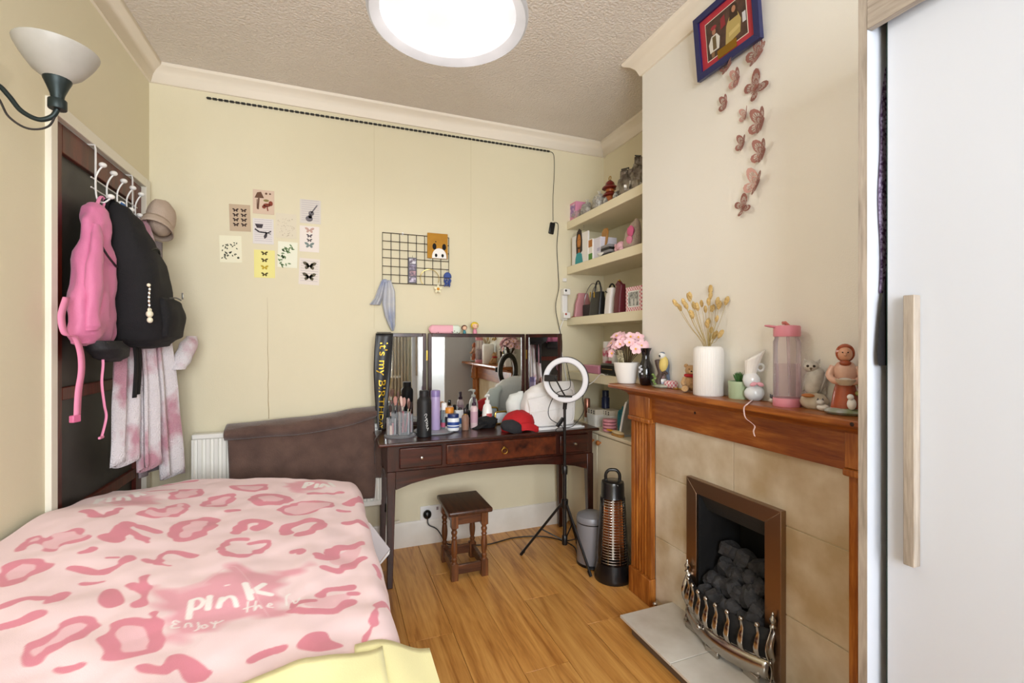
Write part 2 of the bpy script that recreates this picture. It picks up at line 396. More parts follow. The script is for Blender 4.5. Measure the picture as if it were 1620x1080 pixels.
# ------------------------------------------------------------------ gas fire
gf = thing('gas_fire', 'coal effect gas fire with brushed bronze frame and chrome fret', 'fireplace', (1.45, 1.343, HZ))
bronze = M('brushed_bronze', '#9c8470', .34, 1, bump=(60, .05, (1, 1, 14)))
FX = 1.398
o = [(1.12, HZ), (1.12, .68), (1.567, .68), (1.567, HZ)]; i_ = [(1.184, HZ), (1.184, .622), (1.509, .622), (1.509, HZ)]
for k in range(3):
    q = [o[k], o[k + 1], i_[k + 1], i_[k]]
    part(MB().prism(q, lambda a, b, d: (d, a, b), FX, XB - .004), 'trim_bar', bronze, gf, bevel=.002)
soot = M('soot_black', '#121214', .75, var=('#1e1e20', 14, (1, 1, 1), .2))
fb = MB(); x0, x1, y0, y1, z1 = FX + .012, 1.64, 1.184, 1.509, .622
fb.box((x1, y0 - .01, HZ), (x1 + .01, y1 + .01, z1 + .01)).box((x0, y0 - .01, HZ), (x1, y0, z1 + .01)).box((x0, y1, HZ), (x1, y1 + .01, z1 + .01)).box((x0, y0, z1), (x1, y1, z1 + .01)).box((x0, y0, HZ), (x1, y1, HZ + .01))
part(fb, 'firebox', soot, gf, smooth=False)
part(MB().prism([(1.412, .621), (1.43, .621), (1.47, .55), (1.46, .545)], lambda a, b, d: (a, d, b), y0 + .001, y1 - .001), 'hood', M('hood_grey', '#2a2b2d', .5, bump=(50, .1)), gf)
coalm = M('coal', '#27272a', .85, var=('#4b4a4c', 22, (1, 1, 1), .2), bump=(40, .6))
rc = random.Random(5)
def rock(c, r, seed):
    mb = MB(); rs = random.Random(seed)
    R3 = Matrix.Rotation(rs.uniform(0, 6), 3, Vector((rs.uniform(-1, 1), rs.uniform(-1, 1), 1)).normalized())
    def f(p, d):
        q = d * 1.6 + Vector((seed * 3.1, seed * 1.7, 0)); k = 1 + .34 * mnoise.noise(q) + .12 * mnoise.noise(q * 2.7)
        m_ = max(abs(d.x), abs(d.y), abs(d.z)); k *= lerp(1, .78 / m_, .45)
        return p * k
    return mb.ball(c, (r * rs.uniform(.9, 1.25), r * rs.uniform(.85, 1.1), r * rs.uniform(.8, 1)), 12, 8, rot=R3, f=f)
spots = []
for row, (xx, zz, n, r) in enumerate(((1.40, .235, 6, .036), (1.445, .285, 6, .036), (1.49, .335, 6, .035), (1.535, .385, 4, .036))):
    for k in range(n):
        yy = lerp(1.225, 1.47, (k + .5 * (row % 2) * .6) / (n - .6)) + rc.uniform(-.008, .008)
        spots.append((xx + rc.uniform(-.008, .008), min(max(yy, 1.222), 1.472), zz + rc.uniform(-.012, .012), r * rc.uniform(.85, 1.2)))
for k, (a, b, c, r) in enumerate(spots): part(rock((a, b, c), r, k + 1), 'coal', coalm, gf, ang=25)
part(MB().prism([(1.40, .12), (1.60, .12), (1.60, .38), (1.53, .35), (1.40, .20)], lambda a, b, d: (a, d, b), 1.19, 1.503), 'coal_bed', soot, gf)
# bowed fret: everything follows the arc x(y)
def arc(y): t = (y - 1.343) / .205; return 1.318 + .068 * t * t
steel = M('polished_steel', '#b5b0a9', .2, 1)
def fretstrip(zx, n=22, y0=1.147, y1=1.539):
    mb = MB(); m = len(zx)
    mb.grid(lambda u, v: (arc(lerp(y0, y1, u)) + zx[round(v * (m - 1))][0], lerp(y0, y1, u), zx[round(v * (m - 1))][1]), n, m); return mb
part(fretstrip([(.02, .094), (.004, .094), (-.006, .108), (-.010, .130), (-.004, .152), (.006, .163), (.014, .166), (.02, .162)]), 'ash_front', steel, gf, thick=.002)
part(fretstrip([(.010, .162), (.012, .268)]), 'backing', soot, gf, thick=.003)
part(MB().tube([(arc(lerp(1.147, 1.539, k / 20)) + .006, lerp(1.147, 1.539, k / 20), .158) for k in range(21)], .006, 8), 'rail', steel, gf)
for k in range(8):
    y = lerp(1.178, 1.508, k / 7); x = arc(y)
    pr = [(.002, .165), (-.010, .18), (-.014, .20), (-.008, .225), (-.002, .245), (-.006, .262), (-.008, .272)]
    b = part(MB().tube([(x + a, y, z) for a, z in pr], [.0105, .0120, .0120, .0105, .0070, .0062, .0066], 12, flat=.5), 'bar', steel, gf)
    part(MB().ball((x - .006, y, .277), .0095, 10, 7), 'knob', steel, b)
for y in (1.140, 1.546):
    x = arc(y); s = MB()
    s.grid(lambda u, v: (x - .018 + .014 * math.sin(v * 7.5) + lerp(0, .034, u), y + (.012 if y < 1.3 else -.012) * math.sin(u * 3.14), lerp(.085, .285, v)), 8, 14)
    e = part(s, 'end_scroll', steel, gf, thick=.004)
    part(MB().lathe([(.006, .28), (.011, .285), (.006, .292), (.006, .298), (.010, .303), (.011, .31), (.006, .318), (.003, .324), (.005, .328), (.002, .335)], (x, y, 0), 12), 'finial', steel, e)
for y in (1.20, 1.343, 1.486):
    x = arc(y); part(MB().box((x - .004, y - .03, HZ), (x + .012, y + .03, .102)), 'foot', steel, gf, bevel=.003)
part(MB().ball((arc(1.40) - .014, 1.40, .152), .011, 12, 8).tube([(arc(1.40), 1.40, .148), (arc(1.40) - .014, 1.40, .152)], .005), 'ash_knob', steel, gf)
# gas tap at the foot of the surround
gt = thing('gas_tap', 'small chrome gas tap on the floor beside the hearth', 'tap', (1.385, 1.755, 0))
MB().lathe([(.012, 0), (.012, .012), (.007, .016), (.007, .03)], n=12).ball((0, 0, .034), .012, 12, 8).build('body', chrome, gt)
MB().tube([(0, 0, .012), (.002, -.03, .010), (.008, -.065, .008)], .004).build('pipe', M('copper_dark', '#3a2c26', .4, 1), gt)
# ------------------------------------------------------------------ alcove shelves and cupboard
shm = M('shelf_paint', '#ece2c4', .45)
SX = 1.51; shelf_z = (2.088, 1.775, 1.42, 1.049)
shlab = ('highest cream alcove shelf carrying wrapped ornaments', 'cream alcove shelf holding the painted portrait card', 'cream alcove shelf lined with small handbags', 'lowest cream alcove shelf behind the flower pot')
for z, lab in zip(shelf_z, shlab):
    t = thing('alcove_shelf', lab, 'shelf', (1.66, 2.38, z - .055), group='alcove shelves')
    pbox('board', (SX + .018, BY1 + .002, z - .05), (XR - .002, YB - .002, z), shm, t, bevel=.002)
    pbox('front_edge', (SX, BY1 + .002, z - .055), (SX + .018, YB - .002, z), shm, t, bevel=.004)
cb = thing('alcove_cupboard', 'cream painted low cupboard with wooden knobs below the shelves', 'cupboard', (1.66, 2.38, 0))
CZ = .705; cup = M('cupboard_paint', '#eadfc3', .5)
pbox('carcass', (SX + .02, BY1 + .002, 0), (XR - .002, YB - .002, CZ - .02), cup, cb, bevel=.002)
pbox('worktop', (SX - .006, BY1 + .002, CZ - .02), (XR - .002, YB - .002, CZ), cup, cb, bevel=.004)
for y0, y1, ky in ((2.467, 2.855, 2.505), (1.925, 2.461, 2.425)):
    d = pbox('door', (SX, y0, .02), (SX + .019, y1, CZ - .026), cup, cb, bevel=.003)
    part(MB().lathe([(.006, 0), (.006, .008), (.014, .014), (.016, .022), (.011, .029), (.003, .031)], (SX, ky, .637), 14, axis=(-1, 0, 0)), 'knob', M('knob_wood', '#a9672f', .35), d)
# ------------------------------------------------------------------ wardrobe on the right
wh = M('wardrobe_white', '#c9cdd6', .5)
ash = wood('pale_ash', '#83786c', '#b5a99b', (9, 9, .8), 4, .5, c3='#9f9386')
ashh = wood('pale_ash_lengthwise', '#83786c', '#b5a99b', (9, .8, 9), 4, .5, c3='#9f9386')
wd = thing('wardrobe', 'tall white sliding door wardrobe with pale ash edging', 'wardrobe', (1.5, 0, 0))
WXF = 1.10; WH = 2.06
sp = pbox('side_panel', (WXF + .002, .671, 0), (1.795, .688, WH), wh, wd)
pbox('edging', (WXF, .6705, 0), (WXF + .002, .6885, WH), ash, sp)
sp2 = pbox('side_panel', (WXF + .002, -.93, 0), (1.795, -.912, WH), wh, wd); pbox('edging', (WXF, -.9305, 0), (WXF + .002, -.9115, WH), ash, sp2)
pbox('top_panel', (WXF + .02, -.912, WH - .018), (1.795, .671, WH), wh, wd); pbox('bottom_panel', (WXF + .05, -.912, .05), (1.795, .671, .07), wh, wd)
pbox('back_panel', (1.785, -.912, .07), (1.795, .671, WH - .018), wh, wd)
pbox('fascia', (WXF, -.911, 1.9427), (WXF + .0165, .6702, WH), ashh, wd, bevel=.001)
pbox('plinth', (WXF + .02, -.912, 0), (WXF + .038, .671, .05), ashh, wd)
d1 = pbox('door', (1.1365, -.18, .055), (1.153, .651, 1.99), wh, wd, bevel=.001)
pbox('glass_edge', (1.136, .6508, .055), (1.1535, .652, 1.99), M('green_glass_edge', '#1f3a34', .2), d1)
d2 = pbox('door', (1.168, -.909, .055), (1.184, -.07, 1.99), wh, wd, bevel=.001)
for d, y0, x in ((d1, .6055, 1.1365), (d2, -.87, 1.168)):
    pbox('handle', (x - .022, y0 - .0165, .7836), (x, y0 + .0035, 1.348), ash, d, bevel=.0015)
gm = M('black_garment', '#121014', .9, bump=(120, .2))
g = MB(); gz = [1.198, 1.203, 1.223, 1.279, 1.335, 1.391, 1.447, 1.47, 1.475]
def coat(u, v):
    j = round(v * 8); x0 = [1.122, 1.1185, 1.1165, 1.1217, 1.1303, 1.1434, 1.155, 1.20, 1.21][j]; x1 = [1.28, 1.29, 1.30, 1.31, 1.31, 1.32, 1.33, 1.34, 1.33][j]
    a = 2 * PI * u; return (lerp(x0, x1, .5 - .5 * math.cos(a)), .6590 + .0042 * math.sin(a) * (1 + .25 * math.sin(3 * a)), gz[j])
g.grid(coat, 20, 9, cu=True)
ga = g.build('hanging_coat', gm); tag(ga, 'black garment poking out beside the white sliding door', 'garment')
g = MB()
def seq(u, v):
    a = 2 * PI * u; z = lerp(1.36, 1.87, v); x0 = 1.137 + .004 * math.sin(z * 23) + .02 * max(0, z - 1.75) / .1; return (lerp(x0, 1.30, .5 - .5 * math.cos(a)), .6668 + .0030 * math.sin(a), z)
g.grid(seq, 16, 30, cu=True)
tag(g.build('sequin_top', M('purple_sequin', '#5b3a66', .3, .5, var=('#c9b8d8', 160, (1, 1, 1), .12))), 'purple sequinned top hanging behind the wardrobe door edge', 'garment')
# ------------------------------------------------------------------ radiator and throw
rad = thing('radiator', 'white panel radiator under the cream wall behind the bed', 'radiator', (-.22, 2.79, .30))
radm = M('radiator_white', '#eeece4', .35)
pr = []; x = -.683; n = 26; wdt = (.25 + .683) / n
prof = [(-.683, 2.815), (-.683, 2.765)]
for k in range(n):
    a = -.683 + wdt * k; prof += [(a + wdt * .22, 2.765), (a + wdt * .36, 2.776), (a + wdt * .64, 2.776), (a + wdt * .78, 2.765)]
prof += [(.25, 2.765), (.25, 2.815)]
part(MB().prism(prof, lambda a, b, d: (a, b, d), .335, .752), 'panel', radm, rad)
pbox('top_rim', (-.683, 2.763, .752), (.25, 2.82, .779), radm, rad, bevel=.006); pbox('bottom_rim', (-.683, 2.763, .305), (.25, 2.82, .335), radm, rad, bevel=.006)
pbox('bracket', (-.5, 2.82, .45), (-.46, YB - .002, .7), radm, rad); pbox('bracket', (.05, 2.82, .45), (.09, YB - .002, .7), radm, rad)
va = part(MB().tube([(.25, 2.79, .325), (.275, 2.79, .325)], .008).lathe([(.012, 0), (.012, .03)], (.285, 2.79, .31), 12), 'valve', chrome, rad)
part(MB().lathe([(.017, 0), (.019, .01), (.018, .05), (.014, .055)], (.285, 2.79, .255), 14), 'valve_head', black_plastic, va)
part(MB().tube([(.285, 2.79, .256), (.285, 2.79, .19), (.30, 2.80, .175), (.36, 2.825, .172)], .0075), 'pipe', white_paint, rad)
part(MB().lathe([(.012, 0), (.014, .02), (.010, .028)], (-.50, 2.785, .779), 12), 'vent_cap', M('vent_grey', '#b9b6bb', .4), rad)
pl = M('brown_plush', '#4f3a33', .95, var=('#6a5146', 11, (1, 1, 1), .22), bump=(160, .35), sheen=.4)
tb = thing('brown_throw', 'brown plush throw folded over the radiator', 'throw', (-.15, 2.76, .40))
X0, X1 = -.517, .209
def topz(x): t = (x - X0) / (X1 - X0); return .815 + .018 * math.sin(t * 3.0 - 1.2) + .028 * max(0, t - .72) / .28 + .003 * math.sin(t * 11)
def th_main(u, v):
    x = lerp(X0, X1, u) ; tz = topz(x) - .012; s = v * 1.0
    wob = .006 * mnoise.noise(Vector((x * 9, v * 3, 0))) + .003 * math.sin(x * 21 + v * 2)
    L = (tz - .36) + .04 + .18; d = s * L
    if d < tz - .36: return (x + .01 * (1 - v) * math.sin(v * 5), 2.738 - wob - .004 * math.sin(u * 40), .36 + d)
    d -= tz - .36
    if d < .055:
        a = d / .055 * PI; return (x, 2.785 - .047 * math.cos(a) - wob * .3, tz + .012 * math.sin(a))
    d -= .055; return (x, 2.832, tz - d)
part(MB().grid(th_main, 60, 44), 'lower_layer', pl, tb, thick=.010)
def hem(x): t = (x - X0) / (X1 - X0); return .752 + .004 * math.sin(t * 6) + .075 * max(0, (t - .35) / .65) ** 1.7
def th_top(u, v):
    x = lerp(X0 - .012, X1 + .012, u); h = hem(x); tz = topz(x) + .014
    a = v * 1.32 * PI; cz = (tz + h) / 2; rz = (tz - h) / 2
    if v < .42:
        t = v / .42; return (x, 2.722 - .016 * math.sin(t * PI) - .005 * math.sin(x * 25 + t * 2), lerp(h, tz - .014, t))
    t = (v - .42) / .58
    return (x, lerp(2.722, 2.845, t), tz - .014 + .016 * math.sin(t * PI) - .05 * max(0, t - .8) + .003 * math.sin(x * 19) * math.sin(t * PI))
part(MB().grid(th_top, 60, 26), 'folded_edge', pl, tb, thick=.012)
part(MB().grid(lambda u, v: (lerp(.212, .250, u) , 2.748 + .004 * math.sin(u * 6), lerp(.47, .70 - .02 * u, v)), 6, 10), 'hanging_flap', pl, tb, thick=.008)
# ------------------------------------------------------------------ dressing table
mah = wood('dark_mahogany', '#1f0b07', '#4a1d12', (.9, 9, 9), 3.5, .3, coat=.35, c3='#331209')
mahv = wood('dark_mahogany_upright', '#1f0b07', '#451b11', (9, 9, .9), 3.5, .3, coat=.35, c3='#301109')
burr = M('burr_mahogany', '#2a0f08', .28, var=('#6a3016', 26, (1, 1, 1), .22), coat=.4)
dt = thing('dressing_table', 'dark mahogany dressing table with three drawers and tapered legs', 'dressing table', (.84, 2.6, 0))
DT = .74
part(MB().prism([(.20, 2.372), (1.47, 2.372), (1.47, 2.83), (.20, 2.83)], lambda a, b, d: (a, b, d), .722, DT), 'top', mah, dt, bevel=.006, seg=3)
pbox('body', (.245, 2.405, .588), (1.44, 2.81, .722), mahv, dt, bevel=.002)
for x0, x1, m, nm in ((.305, .526, mah, 0), (.548, 1.192, burr, 1), (1.217, 1.405, mah, 0)):
    d = part(MB().box((x0, 2.391, .602), (x1, 2.405, .708)), 'drawer', m, dt, bevel=.006, seg=2)
    cx = (x0 + x1) / 2; z = .655
    if nm:
        part(MB().lathe([(.005, 0), (.005, .006), (.009, .008), (.004, .014)], (cx, 2.391, z + .012), 12, axis=(0, -1, 0)), 'rosette', brass, d)
        part(MB().tube([(cx + .016 * math.sin(2 * PI * k / 20), 2.378, z - .003 + .016 * math.cos(2 * PI * k / 20)) for k in range(20)], .0022, 6, closed=True), 'ring_pull', brass, d)
    else: part(MB().lathe([(.004, 0), (.004, .008), (.008, .011), (.009, .016), (.006, .020), (.001, .021)], (cx, 2.391, z), 12, axis=(0, -1, 0)), 'knob', chrome, d)
for x in (.244, 1.441):
    for y, yy in ((2.395, 1), (2.815, -1)):
        s = 1 if x < 1 else -1; mb = MB(); w0, w1 = .044, .028
        a = [(x, y), (x + s * w0, y), (x + s * w0, y + yy * w0), (x, y + yy * w0)]; b = [(x, y), (x + s * w1, y), (x + s * w1, y + yy * w1), (x, y + yy * w1)]
        mb.add([(p[0], p[1], 0) for p in b] + [(p[0], p[1], .588) for p in a], [(0, 1, 2, 3), (4, 5, 6, 7)] + [(k, (k + 1) % 4, (k + 1) % 4 + 4, k + 4) for k in range(4)])
        part(mb, 'leg', mahv, dt, bevel=.003)
def apron(name, x0, x1, f, zend=.497, zmid=.556, th=.018):
    poly = [(x0, .588), (x0, zend)]
    for k in range(15):
        t = k / 14; e = min(t, 1 - t) * 2; poly.append((lerp(x0, x1, t), lerp(zend, zmid, math.sin(min(1, e * 1.25) * PI / 2) ** .7)))
    poly += [(x1, zend), (x1, .588)]
    ys = MB(); m_ = len(poly)
    top = [(lerp(x0, x1, k / 14), .588) for k in range(15)]; bot = poly[2:17]
    vs = [f(a, b, 0) for a, b in top] + [f(a, b, 0) for a, b in bot] + [f(a, b, th) for a, b in top] + [f(a, b, th) for a, b in bot]
    fs = []
    for k in range(14): fs += [(k, k + 1, k + 16, k + 15), (k + 30, k + 45, k + 46, k + 31), (k, k + 30, k + 31, k + 1), (k + 15, k + 16, k + 46, k + 45)]
    fs += [(0, 15, 45, 30), (14, 44, 59, 29)]
    part(ys.add(vs, fs), name, mah, dt)
apron('apron', .288, 1.397, lambda a, b, d: (a, 2.399 + d, b)); apron('apron', .288, 1.397, lambda a, b, d: (a, 2.790 + d, b))
apron('side_apron', 2.437, 2.773, lambda a, b, d: (.248 + d, a, b), .52, .56); apron('side_apron', 2.437, 2.773, lambda a, b, d: (1.42 + d, a, b), .52, .56)
# folding mirror on it
mirr = M('mirror_glass', '#e8ecea', .015, 1)
tm = thing('folding_mirror', 'three leaf dressing mirror in dark wood frames', 'mirror', (.84, 2.785, DT))
def leaf(name, p0, p1, z0=.752, z1=1.303, fr=.022, hinge=None):
    p0, p1 = Vector((*p0, 0)), Vector((*p1, 0)); t = (p1 - p0); L = t.length; t.normalize(); n = Vector((t.y, -t.x, 0))
    f = lambda a, b, d: p0 + t * a + n * d + Vector((0, 0, b))
    mb = MB()
    for a0, b0, a1, b1 in ((0, z0, fr, z1), (L - fr, z0, L, z1), (fr, z0, L - fr, z0 + fr), (fr, z1 - fr, L - fr, z1)):
        mb.prism([(a0, b0), (a1, b0), (a1, b1), (a0, b1)], f, -.012, .008)
    o = part(mb, name, mahv, tm, bevel=.002)
    part(MB().prism([(fr * .8, z0 + fr * .8), (L - fr * .8, z0 + fr * .8), (L - fr * .8, z1 - fr * .8), (fr * .8, z1 - fr * .8)], f, -.006, .001), 'glass', mirr, o)
    return o
leaf('centre_leaf', (.525, 2.79), (1.158, 2.79)); leaf('wing', (.226, 2.783), (.512, 2.787)); leaf('wing', (1.170, 2.787), (1.325, 2.588))
pbox('stand', (.52, 2.775, DT), (1.163, 2.80, .752), mah, tm, bevel=.002)
for x in (.512, 1.162): pbox('hinge', (x, 2.772, 1.14), (x + .007, 2.776, 1.20), brass, tm)
# ------------------------------------------------------------------ stool
st = thing('wooden_stool', 'small dark oak stool with turned legs at the dressing table', 'stool', (.665, 2.48, 0))
oak = wood('old_oak', '#3a1d0d', '#7a4722', (.9, 9, 9), 3.5, .42, coat=.2, c3='#56301a'); oakv = wood('old_oak_upright', '#45230f', '#87502a', (9, 9, .9), 3.5, .42, coat=.2, c3='#643a1c')
part(MB().box((.545, 2.325, .345), (.785, 2.635, .37)), 'seat', wood('worn_oak_seat', '#2a160d', '#5a3420', (9, .9, 9), 3, .4, coat=.2), st, bevel=.009, seg=3)
LP = [(.583, 2.366), (.747, 2.366), (.583, 2.594), (.747, 2.594)]; hw = .0185
for x, y in LP:
    mb = MB().box((x - hw, y - hw, 0), (x + hw, y + hw, .088)).box((x - hw, y - hw, .275), (x + hw, y + hw, .345))
    mb.lathe([(.0185, .088), (.011, .096), (.015, .104), (.015, .112), (.010, .118), (.013, .126), (.0165, .15), (.0175, .17), (.015, .20), (.012, .215), (.016, .222), (.012, .23), (.012, .236), (.0165, .246), (.0165, .254), (.011, .262), (.0175, .275)], (x, y, 0), 14)
    part(mb, 'leg', oakv, st, bevel=.0015, seg=1)
def rails(nm, z0, z1, th):
    for a, b in ((0, 1), (2, 3)): pbox(nm, (LP[a][0] + hw, LP[a][1] - th, z0), (LP[b][0] - hw, LP[a][1] + th, z1), oak, st, bevel=.002)
    for a, b in ((0, 2), (1, 3)): pbox(nm, (LP[a][0] - th, LP[a][1] + hw, z0), (LP[a][0] + th, LP[b][1] - hw, z1), oak, st, bevel=.002)
rails('apron', .29, .345, .009); rails('stretcher', .03, .078, .010)
# ================================================================== bed
import numpy as np
bed = thing('bed', 'low bed base and mattress under the pink duvet', 'bed', (-.38, 1.45, 0))
pbox('base', (-.872, .50, .05), (.10, 2.40, .29), M('red_divan', '#7c1a1c', .9), bed, bevel=.01)
for x in (-.82, .05):
    for y in (.56, 2.33): part(MB().lathe([(.02, 0), (.025, .05)], (x, y, 0), 12), 'foot', black_plastic, bed)
pbox('mattress', (-.872, .50, .29), (.10, 2.40, .52), M('mattress_white', '#ece9e6', .9), bed, bevel=.03, seg=3)
domeX = [(-.88, .628), (-.6, .64), (-.36, .628), (-.09, .592), (.08, .562), (.2, .55)]
liftY = [(.5, .03), (1.3, .055), (1.67, .070), (1.87, .078), (2.1, .045), (2.42, 0.0)]
def bed_top(x, y):
    x = max(x, -.88)
    return interp(domeX, x) + math.exp(-((x + .86) / .30) ** 2) * interp(liftY, y)
def crest_x(y): return .052 + .030 * min(1, max(0, (2.45 - y) / 1.05))
RR = .062
def roll(q, r=RR):
    if q <= 0: return 0, 0
    if q < r * PI / 2: return r * math.sin(q / r), r * (1 - math.cos(q / r))
    q -= r * PI / 2; return r + q * .07, r + q
def duvet_pt(s, t):
    """s across (metres from the wall), t along; past the crest the cloth hangs down"""
    yy = min(t, 2.385); ey, dy = roll(t - 2.385)
    cx = crest_x(yy); xx = min(s, cx); ex, dx = roll(s - cx)
    z = bed_top(xx, yy) - dx - dy
    n1 = mnoise.noise(Vector((s * 3.1, t * 2.4, .3))); n2 = mnoise.noise(Vector((s * 8 + t * 4, t * 7 - s * 3, 2.3))); n3 = mnoise.noise(Vector((s * 19 - t * 6, t * 13, 5)))
    k = min(1, max(.2, (s + .87) / .1))
    z += (.012 * n1 + .009 * n2 + .003 * n3) * k
    fold = .010 * math.sin(t * 17 + s * 4) * min(1, dx / .12) + .006 * n2 * min(1, dx / .05)
    z = max(z, .285 + .01 * n1)
    return xx + ex + fold, yy + ey + .006 * math.sin(s * 15) * min(1, dy / .1), z
S0, S1, T0, T1 = -.868, .335, .52, 2.66
NS, NT = 400, 660
# ---- the printed pattern, laid out on the cloth
def on_bed(u, v):
    d = ray(u, v); k = .8
    for _ in range(40):
        p = Vector((0, 0, EYE)) + d * k; z = bed_top(min(p.x, .1), min(p.y, 2.4)) - max(0, p.x - .06) * 1.1
        k *= (1 + .7 * ((p.z - z) / max(.05, EYE - p.z)))
    return Vector((0, 0, EYE)) + d * k
def LC(p): return (p[0] / 3.176, 740 + p[1] / 3.176)
def RC(p): return (320 + p[0] / 3.176, 740 + p[1] / 3.176)
STROKES, POLYS = [], []          # (colour index, points xy, half width) / (colour index, points xy)
def scale_at(p):
    D = p.x * math.sin(YAW) + p.y * math.cos(YAW); h = EYE - p.z
    return D / FOC * math.sqrt(max(1, D / h))
def stroke(cs, wz, pts, col=2, closed=False, fill=None):
    P3 = [on_bed(*cs(p)) for p in pts]; sc = sum(scale_at(p) for p in P3) / len(P3)
    xy = [(p.x, p.y, 0) for p in P3]
    sm = [(p.x, p.y) for p in smooth_path(xy, 4, closed)] if len(xy) > 2 else [(p[0], p[1]) for p in xy]
    if closed: sm.append(sm[0])
    STROKES.append((col, sm, wz / 3.176 / 2 * sc))
    if fill is not None: POLYS.append((fill, sm))
def poly(cs, pts, col=2):
    xy = [(p.x, p.y, 0) for p in (on_bed(*cs(q)) for q in pts)]
    POLYS.append((col, [(p.x, p.y) for p in smooth_path(xy, 4, True)]))
poly(LC, [(750, 610), (900, 625), (1080, 545), (1190, 480), (1280, 520), (1410, 520), (1575, 490), (1420, 570), (1400, 650), (1440, 740), (1250, 745), (1110, 790), (950, 850), (860, 855), (815, 860), (860, 790), (800, 690)], 3)
poly(LC, [(560, 160), (680, 130), (780, 150), (760, 195), (640, 200), (560, 185)], 3)
poly(RC, [(430, 80), (540, 70), (640, 85), (560, 115), (460, 120)], 3)
s_ = stroke
s_(LC, 15, [(865, 140), (920, 112), (1000, 108), (1000, 136), (940, 152), (880, 155)], closed=True, fill=1)
s_(LC, 14, [(830, 85), (910, 78), (990, 68)]); s_(LC, 16, [(740, 122), (860, 113)])
s_(LC, 28, [(420, 220), (480, 240), (540, 245), (590, 212)])
s_(LC, 14, [(705, 235), (760, 215), (800, 225), (850, 200), (900, 182), (935, 187), (930, 210), (880, 235), (820, 245), (760, 250)], closed=True, fill=1)
s_(LC, 32, [(875, 335), (895, 290), (940, 265), (1000, 255), (1070, 250), (1060, 285), (1010, 325), (960, 350), (900, 355)], closed=True, fill=1)
s_(LC, 15, [(90, 415), (130, 370), (190, 345), (230, 360), (270, 335), (330, 328), (390, 320), (410, 345), (445, 345), (430, 365), (370, 375), (310, 385), (280, 410), (230, 400), (190, 372), (140, 385)], closed=True, fill=1)
s_(LC, 48, [(535, 358), (580, 365), (610, 325), (632, 295)]); s_(LC, 26, [(640, 315), (690, 345), (740, 375)]); s_(LC, 34, [(705, 302), (740, 312), (780, 322)])
s_(LC, 22, [(405, 438), (440, 430), (468, 418)])
s_(LC, 34, [(360, 505), (400, 512), (480, 530), (560, 510), (630, 475), (648, 448)]); s_(LC, 16, [(535, 460), (590, 455)])
s_(LC, 27, [(735, 470), (790, 475), (820, 435), (880, 425), (975, 445)]); s_(LC, 20, [(790, 492), (850, 500)])
s_(LC, 36, [(-20, 570), (60, 490), (120, 465), (210, 475), (220, 500), (160, 525), (100, 560), (30, 590)], closed=True, fill=1)
s_(LC, 26, [(430, 583), (470, 578), (520, 570)])
s_(LC, 40, [(-20, 715), (80, 680), (150, 662), (200, 668)]); s_(LC, 56, [(-20, 800), (100, 780), (180, 750)]); s_(LC, 40, [(235, 690), (280, 665), (320, 635)])
poly(LC, [(490, 685), (520, 620), (580, 610), (620, 650), (620, 690), (540, 715)])
s_(LC, 40, [(725, 560), (715, 600), (665, 597)]); s_(LC, 40, [(722, 610), (722, 670), (692, 700)])
s_(LC, 44, [(140, 915), (230, 870), (330, 800), (410, 775), (465, 790), (420, 835), (330, 885), (230, 935), (165, 975), (140, 960)], closed=True, fill=1)
s_(LC, 54, [(540, 895), (575, 820), (630, 790), (750, 780), (780, 810), (780, 895), (740, 925), (640, 955), (570, 955)], closed=True, fill=1); s_(LC, 34, [(775, 740), (780, 790)])
poly(LC, [(680, 1005), (740, 985), (810, 995), (850, 940), (930, 935), (1050, 1000), (1040, 1040), (960, 1070), (920, 1055), (890, 1010), (840, 1040), (780, 1040), (700, 1030)])
s_(LC, 32, [(285, 1015), (340, 1018), (385, 1012)])
s_(RC, 16, [(150, 100), (230, 85), (310, 84), (300, 108), (210, 115)], closed=True, fill=1)
s_(RC, 18, [(5, 185), (80, 142), (155, 138), (110, 178), (35, 190)], closed=True, fill=1)
s_(RC, 26, [(252, 155), (290, 135), (370, 135), (430, 152), (390, 172), (300, 178)], closed=True, fill=1)
s_(RC, 13, [(395, 200), (450, 182), (500, 165), (570, 167), (650, 172), (640, 195), (560, 210), (470, 228), (420, 220)], closed=True, fill=1)
s_(RC, 14, [(540, 133), (620, 128), (695, 125)]); s_(RC, 34, [(740, 178), (790, 202), (825, 220)])
s_(RC, 14, [(690, 210), (738, 212)]); s_(RC, 18, [(138, 212), (185, 208)])
s_(RC, 36, [(175, 310), (195, 280), (240, 264), (305, 264), (312, 285), (280, 292)]); s_(RC, 36, [(420, 325), (430, 292), (500, 268), (585, 262), (595, 290), (540, 318), (482, 338)])
s_(RC, 34, [(735, 272), (780, 292), (820, 335)])
s_(RC, 26, [(95, 410), (130, 362), (222, 352)]); s_(RC, 24, [(245, 372), (332, 368), (300, 400), (180, 448), (100, 425)])
s_(RC, 24, [(455, 422), (495, 405), (488, 428)])
s_(RC, 46, [(585, 440), (640, 448), (650, 412), (708, 392)]); s_(RC, 38, [(750, 392), (800, 412)]); s_(RC, 38, [(620, 500), (700, 512), (795, 480)])
poly(RC, [(640, 460), (720, 410), (800, 430), (760, 470), (680, 490)], 1)
s_(RC, 36, [(590, 632), (640, 602), (750, 597)]); s_(RC, 30, [(455, 690), (470, 672), (560, 660)]); s_(RC, 44, [(465, 715), (600, 722), (690, 715), (755, 665)])
poly(RC, [(510, 680), (600, 640), (740, 630), (730, 660), (660, 700), (560, 700)], 1)
s_(RC, 24, [(735, 635), (770, 632)]); s_(RC, 28, [(870, 570), (890, 600), (905, 640)]); s_(RC, 32, [(862, 865), (870, 805), (920, 790), (975, 845)]); s_(RC, 30, [(810, 875), (850, 860)])
